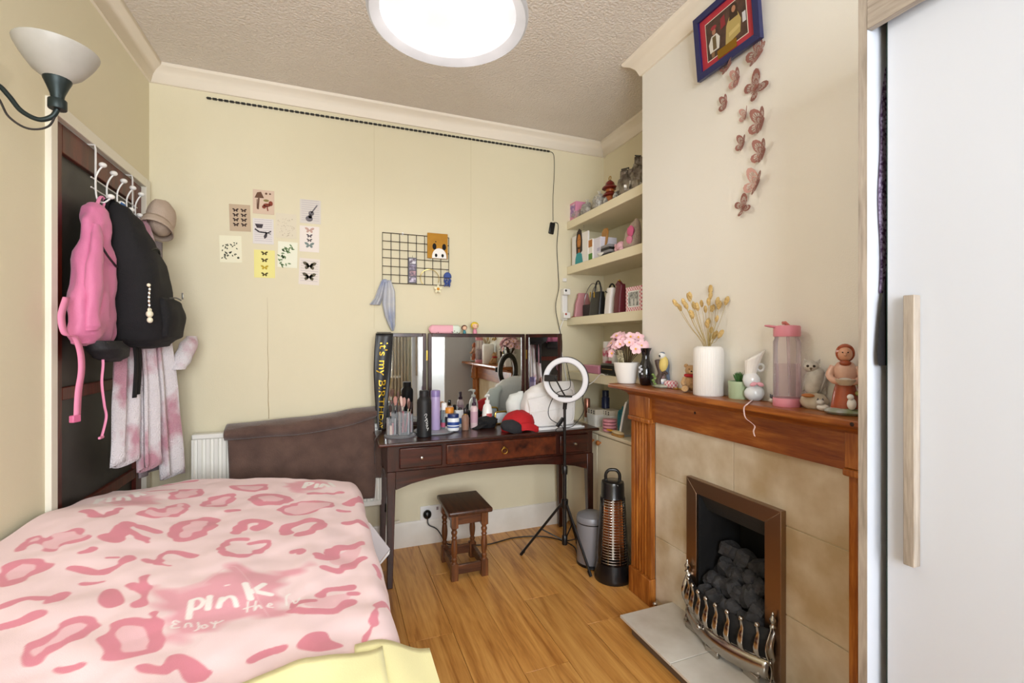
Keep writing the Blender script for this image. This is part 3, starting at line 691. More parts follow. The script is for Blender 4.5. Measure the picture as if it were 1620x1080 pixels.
poly(RC, [(475, 890), (540, 838), (620, 825), (650, 865), (710, 900), (600, 935), (500, 920)])
s_(RC, 46, [(255, 968), (330, 922), (395, 905)]); s_(RC, 44, [(-10, 1035), (25, 1012)])
for off in ((0, 0),):
    s_(LC, 22, [(948, 745), (955, 705), (962, 665)], 4); s_(LC, 17, [(962, 662), (1000, 652), (1022, 668), (1000, 695), (962, 706)], 4)
    s_(RC, 22, [(28, 700), (38, 642)], 4); s_(RC, 20, [(82, 692), (98, 652)], 4); s_(RC, 18, [(98, 668), (130, 648), (158, 655), (172, 685)], 4)
    s_(RC, 24, [(216, 590), (243, 655)], 4); s_(RC, 22, [(310, 588), (248, 628)], 4); s_(RC, 22, [(250, 622), (345, 633)], 4)
    # the other repeats of the word
    s_(LC, 13, [(480, 180), (495, 158)], 4); s_(LC, 10, [(495, 158), (520, 156), (500, 170)], 4); s_(LC, 12, [(545, 172), (552, 152)], 4); s_(LC, 13, [(595, 160), (605, 142), (640, 145), (645, 158)], 4)
    s_(LC, 13, [(665, 122), (690, 138)], 4); s_(LC, 12, [(722, 113), (685, 126), (725, 133)], 4)
    s_(RC, 12, [(510, 105), (525, 82)], 4); s_(RC, 10, [(525, 82), (555, 84), (528, 94)], 4); s_(RC, 11, [(570, 102), (578, 88)], 4); s_(RC, 12, [(595, 100), (610, 88), (632, 100)], 4); s_(RC, 12, [(640, 82), (660, 98)], 4)
    sc = 7
    for q in ([(902, 766), (880, 760), (868, 770), (886, 777)], [(886, 777), (864, 784), (866, 797), (900, 795)], [(930, 795), (935, 775), (955, 772), (962, 790)], [(995, 765), (998, 800), (978, 812)], [(1030, 780), (1012, 785), (1022, 800), (1042, 790), (1030, 778)], [(1060, 765), (1080, 775), (1120, 755)], [(1085, 760), (1075, 800)]):
        s_(LC, sc, q, 4)
    for q in ([(230, 668), (225, 715)], [(208, 698), (255, 688)], [(270, 665), (262, 710), (282, 685), (298, 700)], [(325, 690), (350, 682), (338, 675), (328, 692), (355, 695)], [(440, 625), (422, 640), (425, 680)], [(455, 655), (470, 670), (490, 640)]):
        s_(RC, sc, q, 4)
    s_(RC, 3, [(0, 590), (165, 495), (335, 745)], 1); s_(RC, 6, [(115, 595), (135, 592)], 4)
xs = np.linspace(S0, S1, NS); ys = np.linspace(T0, T1, NT)
pts = np.array([duvet_pt(a, b) for b in ys for a in xs], dtype=np.float32)
# print coordinates: the cloth laid flat (arc length), which equals the room plan on the flat of the bed
PX = np.tile(xs, NT); PY = np.repeat(ys, NS)
PALETTE = [lin('#f8dcdf')[:3], lin('#f3c3cb')[:3], lin('#e2899b')[:3], lin('#eaa5b3')[:3], lin('#fbf3f1')[:3]]
colr = np.tile(np.array(PALETTE[0], dtype=np.float32), (NS * NT, 1))
def sdf(px, py, P):
    d = np.full(px.shape, 9.0)
    for (ax, ay), (bx, by) in zip(P, P[1:]):
        vx, vy = bx - ax, by - ay; L = vx * vx + vy * vy + 1e-12
        t = np.clip(((px - ax) * vx + (py - ay) * vy) / L, 0, 1)
        d = np.minimum(d, np.hypot(px - ax - t * vx, py - ay - t * vy))
    return d
def inside(px, py, P):
    r = np.zeros(px.shape, bool); n = len(P)
    for i in range(n):
        (ax, ay), (bx, by) = P[i], P[(i + 1) % n]
        if ay == by: continue
        c = ((ay > py) != (by > py)) & (px < (bx - ax) * (py - ay) / (by - ay) + ax); r ^= c
    return r
def paint(sel, amt, c):
    a = amt[:, None]; colr[sel] = colr[sel] * (1 - a) + np.array(PALETTE[c], dtype=np.float32) * a
def box_sel(P, pad):
    x0 = min(p[0] for p in P) - pad; x1 = max(p[0] for p in P) + pad; y0 = min(p[1] for p in P) - pad; y1 = max(p[1] for p in P) + pad
    return np.where((PX > x0) & (PX < x1) & (PY > y0) & (PY < y1))[0]
jit = .004 * np.sin(PX * 61 + 3 * np.sin(PY * 43)) + .003 * np.sin(PY * 87 + PX * 20)
for c, P in POLYS:
    soft = .03 if c == 3 else .003
    sel = box_sel(P, .05)
    if not len(sel): continue
    px, py = PX[sel], PY[sel]; d = sdf(px, py, P + [P[0]]); d = np.where(inside(px, py, P), -d, d) + (jit[sel] * 2 if c == 3 else 0)
    paint(sel, np.clip(.5 - d / soft, 0, 1), c)
for c, P, hw in STROKES:
    sel = box_sel(P, hw + .02)
    if not len(sel): continue
    d = sdf(PX[sel], PY[sel], P) - hw + (jit[sel] if c == 2 else 0)
    paint(sel, np.clip(.5 - d / .003, 0, 1), c)
me = bpy.data.meshes.new('duvet')
idx = np.arange(NS * NT).reshape(NT, NS); q = np.stack([idx[:-1, :-1], idx[:-1, 1:], idx[1:, 1:], idx[1:, :-1]], -1).reshape(-1, 4)
me.vertices.add(NS * NT); me.vertices.foreach_set('co', pts.ravel())
me.loops.add(q.size); me.loops.foreach_set('vertex_index', q.ravel().astype(np.int32))
me.polygons.add(len(q)); me.polygons.foreach_set('loop_start', np.arange(0, q.size, 4, dtype=np.int32)); me.polygons.foreach_set('loop_total', np.full(len(q), 4, dtype=np.int32))
me.update(calc_edges=True); me.polygons.foreach_set('use_smooth', np.ones(len(q), bool))
at = me.color_attributes.new('print', 'FLOAT_COLOR', 'POINT'); at.data.foreach_set('color', np.concatenate([colr, np.ones((NS * NT, 1), np.float32)], 1).ravel())
dm = M('duvet_cotton', '#ffffff', .9, bump=(500, .12), sheen=.2)
an = dm.node_tree.nodes.new('ShaderNodeAttribute'); an.attribute_name = 'print'; dm.node_tree.links.new(an.outputs['Color'], dm.node_tree.nodes['Principled BSDF'].inputs['Base Color'])
me.materials.append(dm)
dv = bpy.data.objects.new('duvet', me); COL.objects.link(dv)
tag(dv, 'pale pink duvet printed with leopard flower blotches and white lettering', 'duvet')
# yellow sheet at the near end
ysh = M('yellow_sheet', '#f6efb4', .9, bump=(300, .1), sheen=.2)
def edge_y(x): return interp([(-.87, .80), (-.4, .915), (-.222, .975), (-.05, 1.02), (.075, 1.05), (.10, 1.065)], x)
def sheet(u, v):
    x = lerp(-.865, .098, u); y = lerp(.50, edge_y(x), v)
    p = duvet_pt(x, y); return (p[0], p[1], p[2] + .012 + .004 * math.sin(x * 12 + y * 20) + .004 * mnoise.noise(Vector((x * 7, y * 9, 1))))
sh = thing('yellow_sheet', 'pale yellow sheet folded across the duvet', 'sheet', (-.3, .75, .6))
part(MB().grid(sheet, 70, 30), 'folded_layer', ysh, sh, thick=.006)
def sheet2(u, v):
    s = lerp(.04, .205 + .05 * 1, u); y = lerp(.55, 1.085 + .01 * math.sin(u * 7), v)
    x = min(s, .205); drop = max(0, s - .205)
    z = bed_top(.06, y) - .055 * u + .004 * math.sin(u * 9 + v * 5) + .012 - drop * 3.6
    return (x + .01 * math.sin(v * 11) * drop * 8, y, z)
part(MB().grid(sheet2, 30, 26), 'hanging_corner', ysh, sh, thick=.008)
# thin white box sticking out beside the bed
bxb = thing('white_box', 'flat white cardboard box sticking out beside the duvet', 'box', (.235, 2.24, .32))
def bq(u, v, d): return onY(u, v, 2.20 + d)
for nm, m, d0, d1, P in (('lid', M('box_grey', '#d5d2d6', .6), 0, .05, [(578, 822), (586, 828), (617, 868), (600, 890), (590, 884), (576, 850)]), ('tray', M('box_white', '#f2f1f2', .6), .004, .05, [(617, 869), (616, 876), (599, 896), (592, 889), (600, 891)])):
    mb = MB(); mb.prism(P, bq, d0, d1); part(mb, nm, m, bxb)
# ================================================================== lamps
pend = thing('pendant_lamp', 'white alabaster glass pendant shade with a glowing bulb', 'ceiling lamp', (.278, 1.185, ZC))
def alabaster(name, em):
    m = M(name, '#77767a', .3, var=('#5f5e62', 5, (1, 1, 1), .12)); b = m.node_tree.nodes['Principled BSDF']
    b.inputs['Emission Color'].default_value = lin('#fff7ee'); b.inputs['Emission Strength'].default_value = em; return m
RZ = 2.09 - ZC; R0 = .207
outer = [(R0 - .006, RZ), (R0, RZ + .004), (R0 + .002, RZ + .012), (R0 - .006, RZ + .022), (.190, RZ + .045), (.165, RZ + .075), (.13, RZ + .102), (.09, RZ + .125), (.05, RZ + .14), (.03, RZ + .145)]
inner = [(.03, RZ + .140), (.05, RZ + .135), (.09, RZ + .12), (.13, RZ + .097), (.165, RZ + .07), (.184, RZ + .042), (.180, RZ + .02), (.176, RZ + .012), (R0 - .006, RZ)]
MB().lathe(outer + inner, n=64, cap=False).build('shade', alabaster('alabaster_glass', .25), pend)
MB().lathe([(.045, 0), (.045, -.012), (.02, -.035), (.006, -.05)], n=24).build('ceiling_rose', gloss_white, pend)
MB().tube([(0, 0, -.04), (0, 0, RZ + .15)], .004).build('flex', plastic_white, pend)
MB().lathe([(.02, RZ + .19), (.022, RZ + .14), (.020, RZ + .10), (.016, RZ + .095)], n=20).build('bulb_holder', plastic_white, pend)
MB().lathe([(.010, RZ + .098), (.013, RZ + .085), (.020, RZ + .06), (.021, RZ + .045), (.016, RZ + .028), (.006, RZ + .018), (.001, RZ + .017)], n=20).build('bulb', glass('bulb_glass', '#fff6e0', .05), pend)
fi = M('filament_glow', '#ffdf9a', .5, emis=('#ffd27a', 9))
MB().tube([(-.004, 0, RZ + .09), (-.004, 0, RZ + .032), (.004, 0, RZ + .032), (.004, 0, RZ + .09)], .0025, 6).build('filament', fi, pend)
pl_ = bpy.data.lights.new('pendant_light', 'POINT'); pl_.energy = 6; pl_.color = (1, .96, .9); pl_.shadow_soft_size = .05
plo = bpy.data.objects.new('pendant_light', pl_); COL.objects.link(plo); plo.location = (.278, 1.185, 2.085)
wlx, wly = -.705, 1.61
wlamp = thing('wall_lamp', 'frosted glass uplighter on a dark curled arm', 'wall lamp', (wlx, wly, 1.90))
verd = M('dark_verdigris', '#2c3535', .45, .6)
MB().lathe([(.022, .058), (.030, .064), (.052, .082), (.066, .102), (.077, .120), (.086, .138), (.088, .146), (.085, .148), (.080, .138), (.066, .118), (.05, .09), (.026, .068)], n=40, cap=False).build('shade', M('frosted_glass', '#a39e96', .45, var=('#b5b1aa', 14, (1, 1, 1), .3)), wlamp)
MB().lathe([(.012, .0), (.013, .005), (.015, .02), (.016, .024), (.024, .046), (.030, .060), (.030, .066), (.02, .066)], n=24).build('holder', verd, wlamp)
MB().lathe([(.019, -.018), (.020, -.016), (.020, .006), (.019, .008)], n=24).build('collar', verd, wlamp)
dwl = XL - wlx
ar = smooth_path([(0, 0, -.018), (-.012, 0, -.040), (-.04, 0, -.052), (-.075, 0, -.035), (-.10, 0, .0), (-.125, 0, .026), (dwl + .012, 0, .03)], 8)
MB().tube(ar, .0062, 10).build('arm', verd, wlamp)
MB().tube(smooth_path([(0, 0, -.018), (-.018, 0, -.066), (-.06, 0, -.080), (-.10, 0, -.055), (-.125, 0, -.005), (dwl + .012, 0, .012)], 8), .0028, 6).build('cable', M('cable_brown', '#2a2422', .5), wlamp)
MB().lathe([(.05, 0), (.05, .006), (.03, .014), (.008, .016)], (dwl + .0005, 0, .025), 28, axis=(1, 0, 0)).build('wall_plate', verd, wlamp)
# ================================================================== hook rack and what hangs on it
def loft(mb, secs, n=28, wr=0, ws=9, seed=0):
    """secs: (z, cx, cy, rx, ry, power) closed rings from bottom to top"""
    def fn(u, v):
        f = v * (len(secs) - 1); i = min(int(f), len(secs) - 2); t = f - i; a, b = secs[i], secs[i + 1]
        z, cx, cy, rx, ry, pw = [lerp(p, q, t * t * (3 - 2 * t) if k else t) for k, (p, q) in enumerate(zip(a, b))]
        an = 2 * PI * u; c, s = math.cos(an), math.sin(an)
        x = cx + rx * math.copysign(abs(c) ** (2 / pw), c); y = cy + ry * math.copysign(abs(s) ** (2 / pw), s)
        p = Vector((x, y, z))
        if wr:
            d = wr * (mnoise.noise(Vector((x * ws, y * ws, z * ws * .55)) + Vector((seed, 0, 0))) + .5 * mnoise.noise(Vector((x * ws * 2.3, y * ws * 2.3, z * ws * 1.2 + seed))))
            p += Vector((c, s, .2)) * d
        return p
    return mb.grid(fn, n, (len(secs) - 1) * 4 + 1, cu=True)
hk = thing('hook_rack', 'white over door hook rack with round knobs', 'hook rack', (-.875, 2.43, 1.86))
hkm = M('rack_white', '#e9e6e2', .3); HX = -.878
for y in (2.255, 2.605):
    part(MB().tube([(HX - .02, y, 2.0165), (HX + .004, y, 2.0165), (HX + .006, y, 2.00), (HX + .006, y, 1.84)], .0035, 6), 'door_strap', hkm, hk)
for z in (1.88, 1.842): part(MB().tube([(HX + .008, 2.215, z), (HX + .008, 2.65, z)], .0028, 6), 'cross_wire', hkm, hk)
for k in range(5):
    y = 2.24 + .095 * k
    h = part(MB().tube(smooth_path([(-.845, y, 1.932), (-.856, y, 1.915), (HX + .012, y, 1.885), (HX + .012, y, 1.84), (-.86, y, 1.802), (-.84, y, 1.793), (-.82, y, 1.812)], 5), .0032, 8), 'hook', hkm, hk)
    part(MB().ball((-.844, y, 1.938), (.013, .013, .010), 14, 8), 'knob', gloss_white, h); part(MB().ball((-.819, y, 1.818), (.013, .013, .010), 14, 8), 'knob', gloss_white, h)
# pink backpack
pk = M('pink_nylon', '#dd7fa6', .62, var=('#cf6f98', 6, (1, 1, 1), .3), bump=(260, .15), sheen=.2)
pkl = M('pink_webbing', '#e88db0', .7)
pb = thing('pink_backpack', 'pink nylon backpack hanging by its loop on the door', 'backpack', (-.82, 2.14, 1.2))
secs = [(1.235, -.845, 2.14, .014, .07, 2.4), (1.245, -.838, 2.14, .028, .12, 2.6), (1.28, -.832, 2.13, .038, .14, 2.8), (1.36, -.828, 2.12, .042, .125, 2.6), (1.48, -.830, 2.13, .040, .112, 2.6), (1.60, -.834, 2.15, .036, .088, 2.4), (1.69, -.840, 2.165, .030, .065, 2.2), (1.745, -.846, 2.18, .024, .045, 2.2), (1.768, -.850, 2.195, .016, .026, 2), (1.778, -.852, 2.205, .004, .008, 2)]
part(loft(MB(), secs, 44, .022, 13, 3), 'body', pk, pb)
part(loft(MB(), [(1.29, -.80, 2.03, .008, .02, 2.2), (1.31, -.797, 2.035, .016, .035, 2.2), (1.40, -.795, 2.045, .020, .040, 2.2), (1.50, -.80, 2.06, .018, .036, 2.2), (1.60, -.808, 2.09, .014, .03, 2.2), (1.68, -.82, 2.13, .008, .02, 2.2)], 20, .012, 14, 5), 'shoulder_pad', pk, pb)
part(MB().tube(smooth_path([(-.795, 2.10, 1.60), (-.788, 2.13, 1.57), (-.786, 2.17, 1.55), (-.79, 2.21, 1.54)], 6), .004, 6), 'zip', M('dark_zip', '#2a1c24', .5), pb)
part(MB().tube(smooth_path([(-.845, 2.195, 1.765), (-.848, 2.22, 1.80), (-.846, 2.24, 1.815), (-.842, 2.25, 1.80), (-.84, 2.225, 1.762)], 6), .006, 8, flat=.5), 'hanging_loop', pkl, pb)
def ribbon(pts, w, wdir, n=6):
    P = smooth_path(pts, n); d = Vector(wdir).normalized() * (w / 2); mb = MB(); m = len(P)
    mb.add([p - d for p in P] + [p + d for p in P], [(i, i + 1, i + 1 + m, i + m) for i in range(m - 1)]); return mb
p = lambda u, v, X: onX(u, v, X)
part(ribbon([p(105, 470, -.83), p(97, 500, -.825), p(103, 528, -.82), p(118, 533, -.815), p(127, 556, -.812), p(129, 585, -.81), p(124, 620, -.81), p(122, 658, -.812)], .024, (.35, .93, 0)), 'wide_strap', pkl, pb, thick=.003)
part(MB().box((-.012, -.015, -.012), (.004, .015, .012), rotz(-.3)).shift(p(121, 662, -.812)), 'buckle', M('pink_buckle', '#d86d97', .4), pb, bevel=.003)
part(MB().tube(smooth_path([p(161, 545, -.80), p(163, 575, -.80), p(161, 605, -.80), p(165, 640, -.80), p(168, 660, -.80), p(161, 690, -.80)], 6), .0042, 6, flat=.4), 'thin_strap', pkl, pb)
part(MB().box((-.004, -.016, -.004), (.004, .016, .005)).shift(p(160, 692, -.80)), 'strap_end', pkl, pb, bevel=.002)
part(loft(MB(), [(1.175, -.80, 2.20, .02, .05, 2.2), (1.195, -.80, 2.19, .045, .09, 2.4), (1.225, -.80, 2.17, .055, .10, 2.4), (1.255, -.81, 2.16, .045, .09, 2.4)], 24, .004, 14, 8), 'black_base', M('black_nylon', '#17161a', .7, bump=(200, .2)), pb)
# black backpack
bk = M('black_canvas', '#0b0a0c', .85, var=('#131115', 8, (1, 1, 1), .3), bump=(240, .25))
bb_ = thing('black_backpack', 'black canvas backpack hanging from the hook rack', 'backpack', (-.78, 2.40, 1.2))
secs = [(1.222, -.765, 2.445, .02, .06, 2.4), (1.232, -.765, 2.435, .065, .12, 2.8), (1.265, -.765, 2.42, .092, .150, 3.2), (1.34, -.765, 2.40, .100, .152, 3.2), (1.44, -.77, 2.39, .097, .150, 3.2), (1.56, -.778, 2.375, .088, .132, 3), (1.66, -.79, 2.35, .075, .108, 2.8), (1.74, -.805, 2.325, .058, .078, 2.4), (1.79, -.82, 2.305, .038, .045, 2.2), (1.815, -.832, 2.295, .014, .018, 2)]
part(loft(MB(), secs, 40, .010, 10, 1), 'body', bk, bb_)
part(loft(MB(), [(1.25, -.690, 2.43, .010, .08, 2.6), (1.275, -.676, 2.425, .030, .110, 3), (1.36, -.668, 2.42, .034, .114, 3), (1.425, -.676, 2.415, .026, .108, 3), (1.445, -.688, 2.41, .010, .09, 2.6)], 30, .005, 14, 2), 'front_pocket', bk, bb_)
part(MB().tube(smooth_path([(-.655, 2.33, 1.435), (-.648, 2.40, 1.442), (-.655, 2.49, 1.44)], 6), .003, 6), 'pocket_zip', M('zip_metal', '#3a3a3e', .4, .6), bb_)
part(MB().tube(smooth_path([(-.735, 2.27, 1.60), (-.708, 2.33, 1.64), (-.706, 2.38, 1.645), (-.716, 2.43, 1.63)], 6), .0035, 6), 'main_zip', M('zip_black', '#09090b', .5), bb_)
part(ribbon([(-.832, 2.296, 1.805), (-.83, 2.262, 1.815), (-.832, 2.242, 1.80), (-.845, 2.26, 1.77), (-.85, 2.29, 1.74)], .022, (1, 0, .3)), 'carry_loop', bk, bb_, thick=.005)
part(MB().box((-.655, 2.50, 1.445), (-.648, 2.504, 1.475)), 'zip_puller', chrome, bb_, bevel=.001)
for y, z0 in ((2.37, 1.03), (2.335, 1.02)): part(ribbon([(-.775, y, 1.25), (-.77, y + .004, 1.16), (-.776, y + .002, z0)], .022, (.3, .9, 0)), 'strap', bk, bb_, thick=.003)
ch = thing('bag_charm', 'cream rabbit shaped charm dangling on the black backpack', 'charm', (-.690, 2.226, 1.35))
cm = M('charm_cream', '#f1ead0', .35); q0 = Vector((-.690, 2.226, 1.35))
part(MB().ball(q0 + Vector((0, 0, .012)), (.012, .016, .014), 14, 9), 'head', cm, ch); part(MB().ball(q0 + Vector((0, .003, -.012)), (.010, .013, .012), 14, 9), 'body', cm, ch)
for s in (-1, 1): part(MB().ball(q0 + Vector((0, s * .008, .028)), (.005, .005, .008), 10, 7), 'ear', cm, ch)
for k in range(5): part(MB().tube([q0 + Vector((.002, -.010 - .004 * math.sin(k) + .006 * math.cos(a), .046 + .016 * k + .008 * math.sin(a))) for a in [2 * PI * j / 10 for j in range(10)]], .0018, 5, closed=True), 'chain_link', chrome, ch)
part(MB().ball(q0 + Vector((.002, -.016, .125)), .007, 10, 7), 'bead', cm, ch)
# fluffy robe
rbm = M('fleece_white_pink', '#e9e1e4', .95, var=('#c9909f', 4.6, (1, 1.3, .75), .045), bump=(210, .8), sheen=.5)
rb = thing('fleece_robe', 'white fleece robe with pink patches hanging behind the black backpack', 'robe', (-.78, 2.55, .62))
def robe(u, v, x0, y0, x1, y1, zt, zb, ph):
    t = u; c = (.25 + .75 * min(1, v * 1.5)); cxm, cym = (x0 + x1) / 2, (y0 + y1) / 2
    tx, ty = -.845, 2.50
    bx = lerp(x0, x1, t); by = lerp(y0, y1, t); wv = v ** .6
    x = lerp(lerp(tx, bx, .25), bx, wv); y = lerp(lerp(ty, by, .25), by, wv)
    f = math.sin(t * 6.5 * PI / 2 + ph) * .026 * c
    return (x + f + .004 * mnoise.noise(Vector((u * 5, v * 6, ph))), y + f * .25, lerp(zt, zb + .015 * math.sin(t * 9 + ph), v))
part(MB().grid(lambda u, v: robe(u, v, -.845, 2.30, -.80, 2.42, 1.78, .745, 0), 22, 40), 'left_front', rbm, rb, thick=.014)
part(MB().grid(lambda u, v: robe(u, v, -.79, 2.42, -.745, 2.53, 1.80, .695, 1.1), 22, 40), 'back', rbm, rb, thick=.014)
part(MB().grid(lambda u, v: robe(u, v, -.735, 2.54, -.685, 2.68, 1.80, .625, 2.2), 22, 40), 'right_front', rbm, rb, thick=.014)
part(loft(MB(), [(1.12, -.70, 2.62, .03, .04, 2.2), (1.16, -.69, 2.64, .038, .045, 2.2), (1.24, -.675, 2.69, .036, .05, 2.2), (1.28, -.672, 2.73, .02, .035, 2.2)], 20, .006, 12, 4), 'sleeve', rbm, rb)
gc = MB().grid(lambda u, v: (lerp(-.79, -.765, u) - .012 + .012 * math.sin(u * 8), lerp(2.44, 2.60, u) + .02, lerp(1.72, .655, v)), 14, 12)
tag(gc.build('grey_towel', M('grey_towel_cloth', '#8d8488', .95, bump=(200, .5)), thick=.008), 'grey towel hem showing under the fleece robe', 'towel')
# beige cap
cp = thing('soft_hat', 'beige soft cap hung on the last door hook', 'cap', (-.77, 2.62, 1.78))
bg = M('beige_cotton', '#b7a392', .9, bump=(180, .3))
part(MB().ball((-.765, 2.615, 1.835), (.055, .088, .085), 22, 14, rot=Matrix.Rotation(.5, 3, 'X'), f=lambda q, d: q * (1 + .07 * mnoise.noise(d * 2.2))), 'crown', bg, cp)
part(MB().grid(lambda u, v: Vector((-.775 + .055 * math.cos(u * 2 * PI) * lerp(1, 1.12, v), 2.60 + .085 * math.sin(u * 2 * PI) * lerp(1, 1.12, v) - .02 * v, 1.80 - .035 * v - .03 * math.sin(u * 2 * PI))), 30, 4, cu=True), 'brim', bg, cp, thick=.004)
tag(MB().ball((-.815, 2.335, 1.79), (.012, .022, .035), 12, 8, f=lambda q, d: q * (1 + .2 * mnoise.noise(d * 2))).build('blue_pouch', M('blue_cloth', '#3f6aa0', .8)), 'tiny blue cloth pouch tucked between the hooks', 'pouch')
# ================================================================== on the back wall
def wallpt(u, v, d=0): q = onY(u, v, YB - d); return q
def ink(name, hexc): return M('ink_' + name, hexc, .8)
def flat(mb, poly, y, t=.0003): return mb.prism(poly, lambda a, b, d: (a, d, b), y, y - t)
def bfly_polys(cx, cz, s, ang=0):
    up = [(0, .05), (.25, .42), (.62, .60), (.95, .52), (.80, .18), (.45, -.02), (0, -.05)]
    lo = [(0, 0), (.42, -.02), (.66, -.22), (.50, -.55), (.22, -.45), (0, -.12)]
    out = []
    for w_ in (up, lo):
        for sg in (1, -1):
            P = [(sg * a * s, b * s) for a, b in w_]
            out.append([(cx + a * math.cos(ang) - b * math.sin(ang), cz + a * math.sin(ang) + b * math.cos(ang)) for a, b in P])
    return out
def disc(cx, cz, r, n=12, ry=None): return [(cx + r * math.cos(2 * PI * k / n), cz + (ry or r) * math.sin(2 * PI * k / n)) for k in range(n)]
def leafp(cx, cz, L, w_, a): return [(cx + x * math.cos(a) - y * math.sin(a), cz + x * math.sin(a) + y * math.cos(a)) for x, y in ((0, 0), (L * .35, w_), (L * .75, w_ * .7), (L, 0), (L * .75, -w_ * .7), (L * .35, -w_))]
def line(a, b, w_): 
    dx, dz = b[0] - a[0], b[1] - a[1]; L = math.hypot(dx, dz) or 1; nx, nz = -dz / L * w_, dx / L * w_
    return [(a[0] + nx, a[1] + nz), (b[0] + nx, b[1] + nz), (b[0] - nx, b[1] - nz), (a[0] - nx, a[1] - nz)]
cards = []
def card(label, box, paper, tilt, draw):
    u0, v0, u1, v1 = box; a = wallpt(u0, v0); b = wallpt(u1, v1); c = (a + b) / 2; w_, h_ = b.x - a.x, a.z - b.z
    t = thing('art_card', label, 'card', (c.x, YB - .0006, c.z), group='art cards stuck on the back wall'); t.rotation_euler = (0, tilt, 0)
    MB().box((-w_ / 2, -.0012, -h_ / 2), (w_ / 2, 0, h_ / 2)).build('paper', M('paper_' + paper[1:], paper, .8, var=('#' + paper[1:], 30, (1, 1, 1), .3)), t)
    for nm, m, polys in draw(w_, h_):
        mb = MB()
        for P in polys: flat(mb, P, -.0013)
        mb.build(nm, m, t)['kind'] = 'stuff'
r6 = random.Random(3)
def lines(w_, h_, z0, z1, n, c='grey'):
    return ('handwriting', ink('pale_' + c, '#b9aeb4'), [line((-w_ * .42, lerp(z0, z1, k / n) * h_), (w_ * .42, lerp(z0, z1, k / n) * h_), .0009) for k in range(n)])
card('brown card printed with eight small dark butterflies', (363, 322, 396.5, 367), '#c4ad92', -.03, lambda w_, h_: [('print', ink('umber', '#3a2620'), [P for i in range(2) for j in range(4) for P in bfly_polys(-w_ * .2 + i * w_ * .38, h_ * (.28 - .18 * j), w_ * .16)])])
card('pinkish card printed with brown mushrooms', (400, 299, 434, 340), '#d9c0aa', .0, lambda w_, h_: [('print', ink('mush', '#6a4a38'), [[(-w_ * .42, h_ * .15), (-w_ * .3, h_ * .38), (-w_ * .12, h_ * .42), (.02 * w_, h_ * .16)], line((-w_ * .22, h_ * .15), (-w_ * .26, -h_ * .32), .004), line((-w_ * .30, h_ * .1), (-w_ * .30, -h_ * .3), .002), disc(w_ * .12, h_ * .36, .006), disc(w_ * .3, h_ * .36, .005)]), ('red_print', ink('rust', '#8a3f2e'), [disc(w_ * .15, -h_ * .12, .018, 10, .010), disc(w_ * .33, -h_ * .04, .011, 10, .014), disc(w_ * .02, -h_ * .2, .010), line((w_ * .15, -h_ * .15), (w_ * .2, -h_ * .36), .003)]), ('green_print', ink('moss', '#8a7d4a'), [disc(w_ * .12, h_ * .07, .014, 10, .007)])])
card('white card with an inkwell and quill over handwriting', (400, 344.5, 433, 387), '#e2dcd8', -.01, lambda w_, h_: [lines(w_, h_, .45, -.46, 11), ('print', ink('slate', '#4a4348'), [[(-w_ * .4, h_ * .28), (0, h_ * .28), (-w_ * .06, h_ * .12), (-w_ * .3, h_ * .12)], line((-w_ * .4, h_ * .08), (-w_ * .2, -h_ * .03), .004), line((-w_ * .2, -h_ * .03), (w_ * .15, -h_ * .05), .004), leafp(w_ * .05, -h_ * .3, h_ * .28, .008, 1.25), line((w_ * .1, -h_ * .1), (w_ * .38, .02 * h_), .003), line((w_ * .1, -h_ * .02), (w_ * .36, -h_ * .1), .002)])])
card('faded beige card of tiny speckled writing', (436, 336.5, 469, 378), '#e0d6bf', .0, lambda w_, h_: [('speckle', ink('fawn', '#c2b49c'), [disc(r6.uniform(-.4, .4) * w_, r6.uniform(-.42, .3) * h_, .0022, 5) for _ in range(60)])])
card('pale card with a grey violin over lines of writing', (474.5, 314.5, 507.5, 355), '#dad3cb', .0, lambda w_, h_: [lines(w_, h_, .46, -.46, 10), ('print', ink('violin', '#7d777a'), [disc(-w_ * .06, -h_ * .3, .019, 14, .017), disc(w_ * .04, -h_ * .07, .015, 14, .014), line((w_ * .05, -h_ * .05), (w_ * .33, h_ * .3), .0035), disc(-w_ * .01, -h_ * .2, .011)])])
card('white card with four butterflies in a single column', (474, 356.5, 505, 399.5), '#ece2da', .01, lambda w_, h_: [('print', ink('smoke', '#5d5458'), [P for k, s in ((.12, .14), (-.05, .13)) for P in bfly_polys(0, h_ * k, w_ * s * 1.2)]), ('pink_print', ink('salmon', '#c7a497'), bfly_polys(0, h_ * .34, w_ * .26)), ('blue_print', ink('bluegrey', '#7f8c88'), bfly_polys(0, -h_ * .24, w_ * .27))])
card('cream card printed with scattered dark leaves', (347.5, 371.5, 382.5, 416), '#f0ebcf', -.03, lambda w_, h_: [('print', ink('leafdark', '#4b4f3a'), [leafp(r6.uniform(-.38, .3) * w_, r6.uniform(-.34, .22) * h_, .012, .003, r6.uniform(0, 6)) for _ in range(34)] + [disc(w_ * .33, -h_ * .32, .006)])])
card('yellow card with four dark butterflies', (402, 394.5, 435, 440), '#efe694', -.01, lambda w_, h_: [('print', ink('olive', '#5a4d22'), [P for k in (.38, .13, -.38) for P in bfly_polys(0, h_ * k, w_ * .18)]), ('gold_print', ink('gold', '#c2a52c'), bfly_polys(0, -h_ * .13, w_ * .2))])
card('pale card printed with green fern leaves', (439.5, 381.5, 470.5, 424), '#eeedd8', .02, lambda w_, h_: [('print', ink('fern', '#6f8a5c'), [leafp(r6.uniform(-.42, .3) * w_, r6.uniform(-.42, .36) * h_, .020, .004, r6.uniform(0, 6)) for _ in range(30)])])
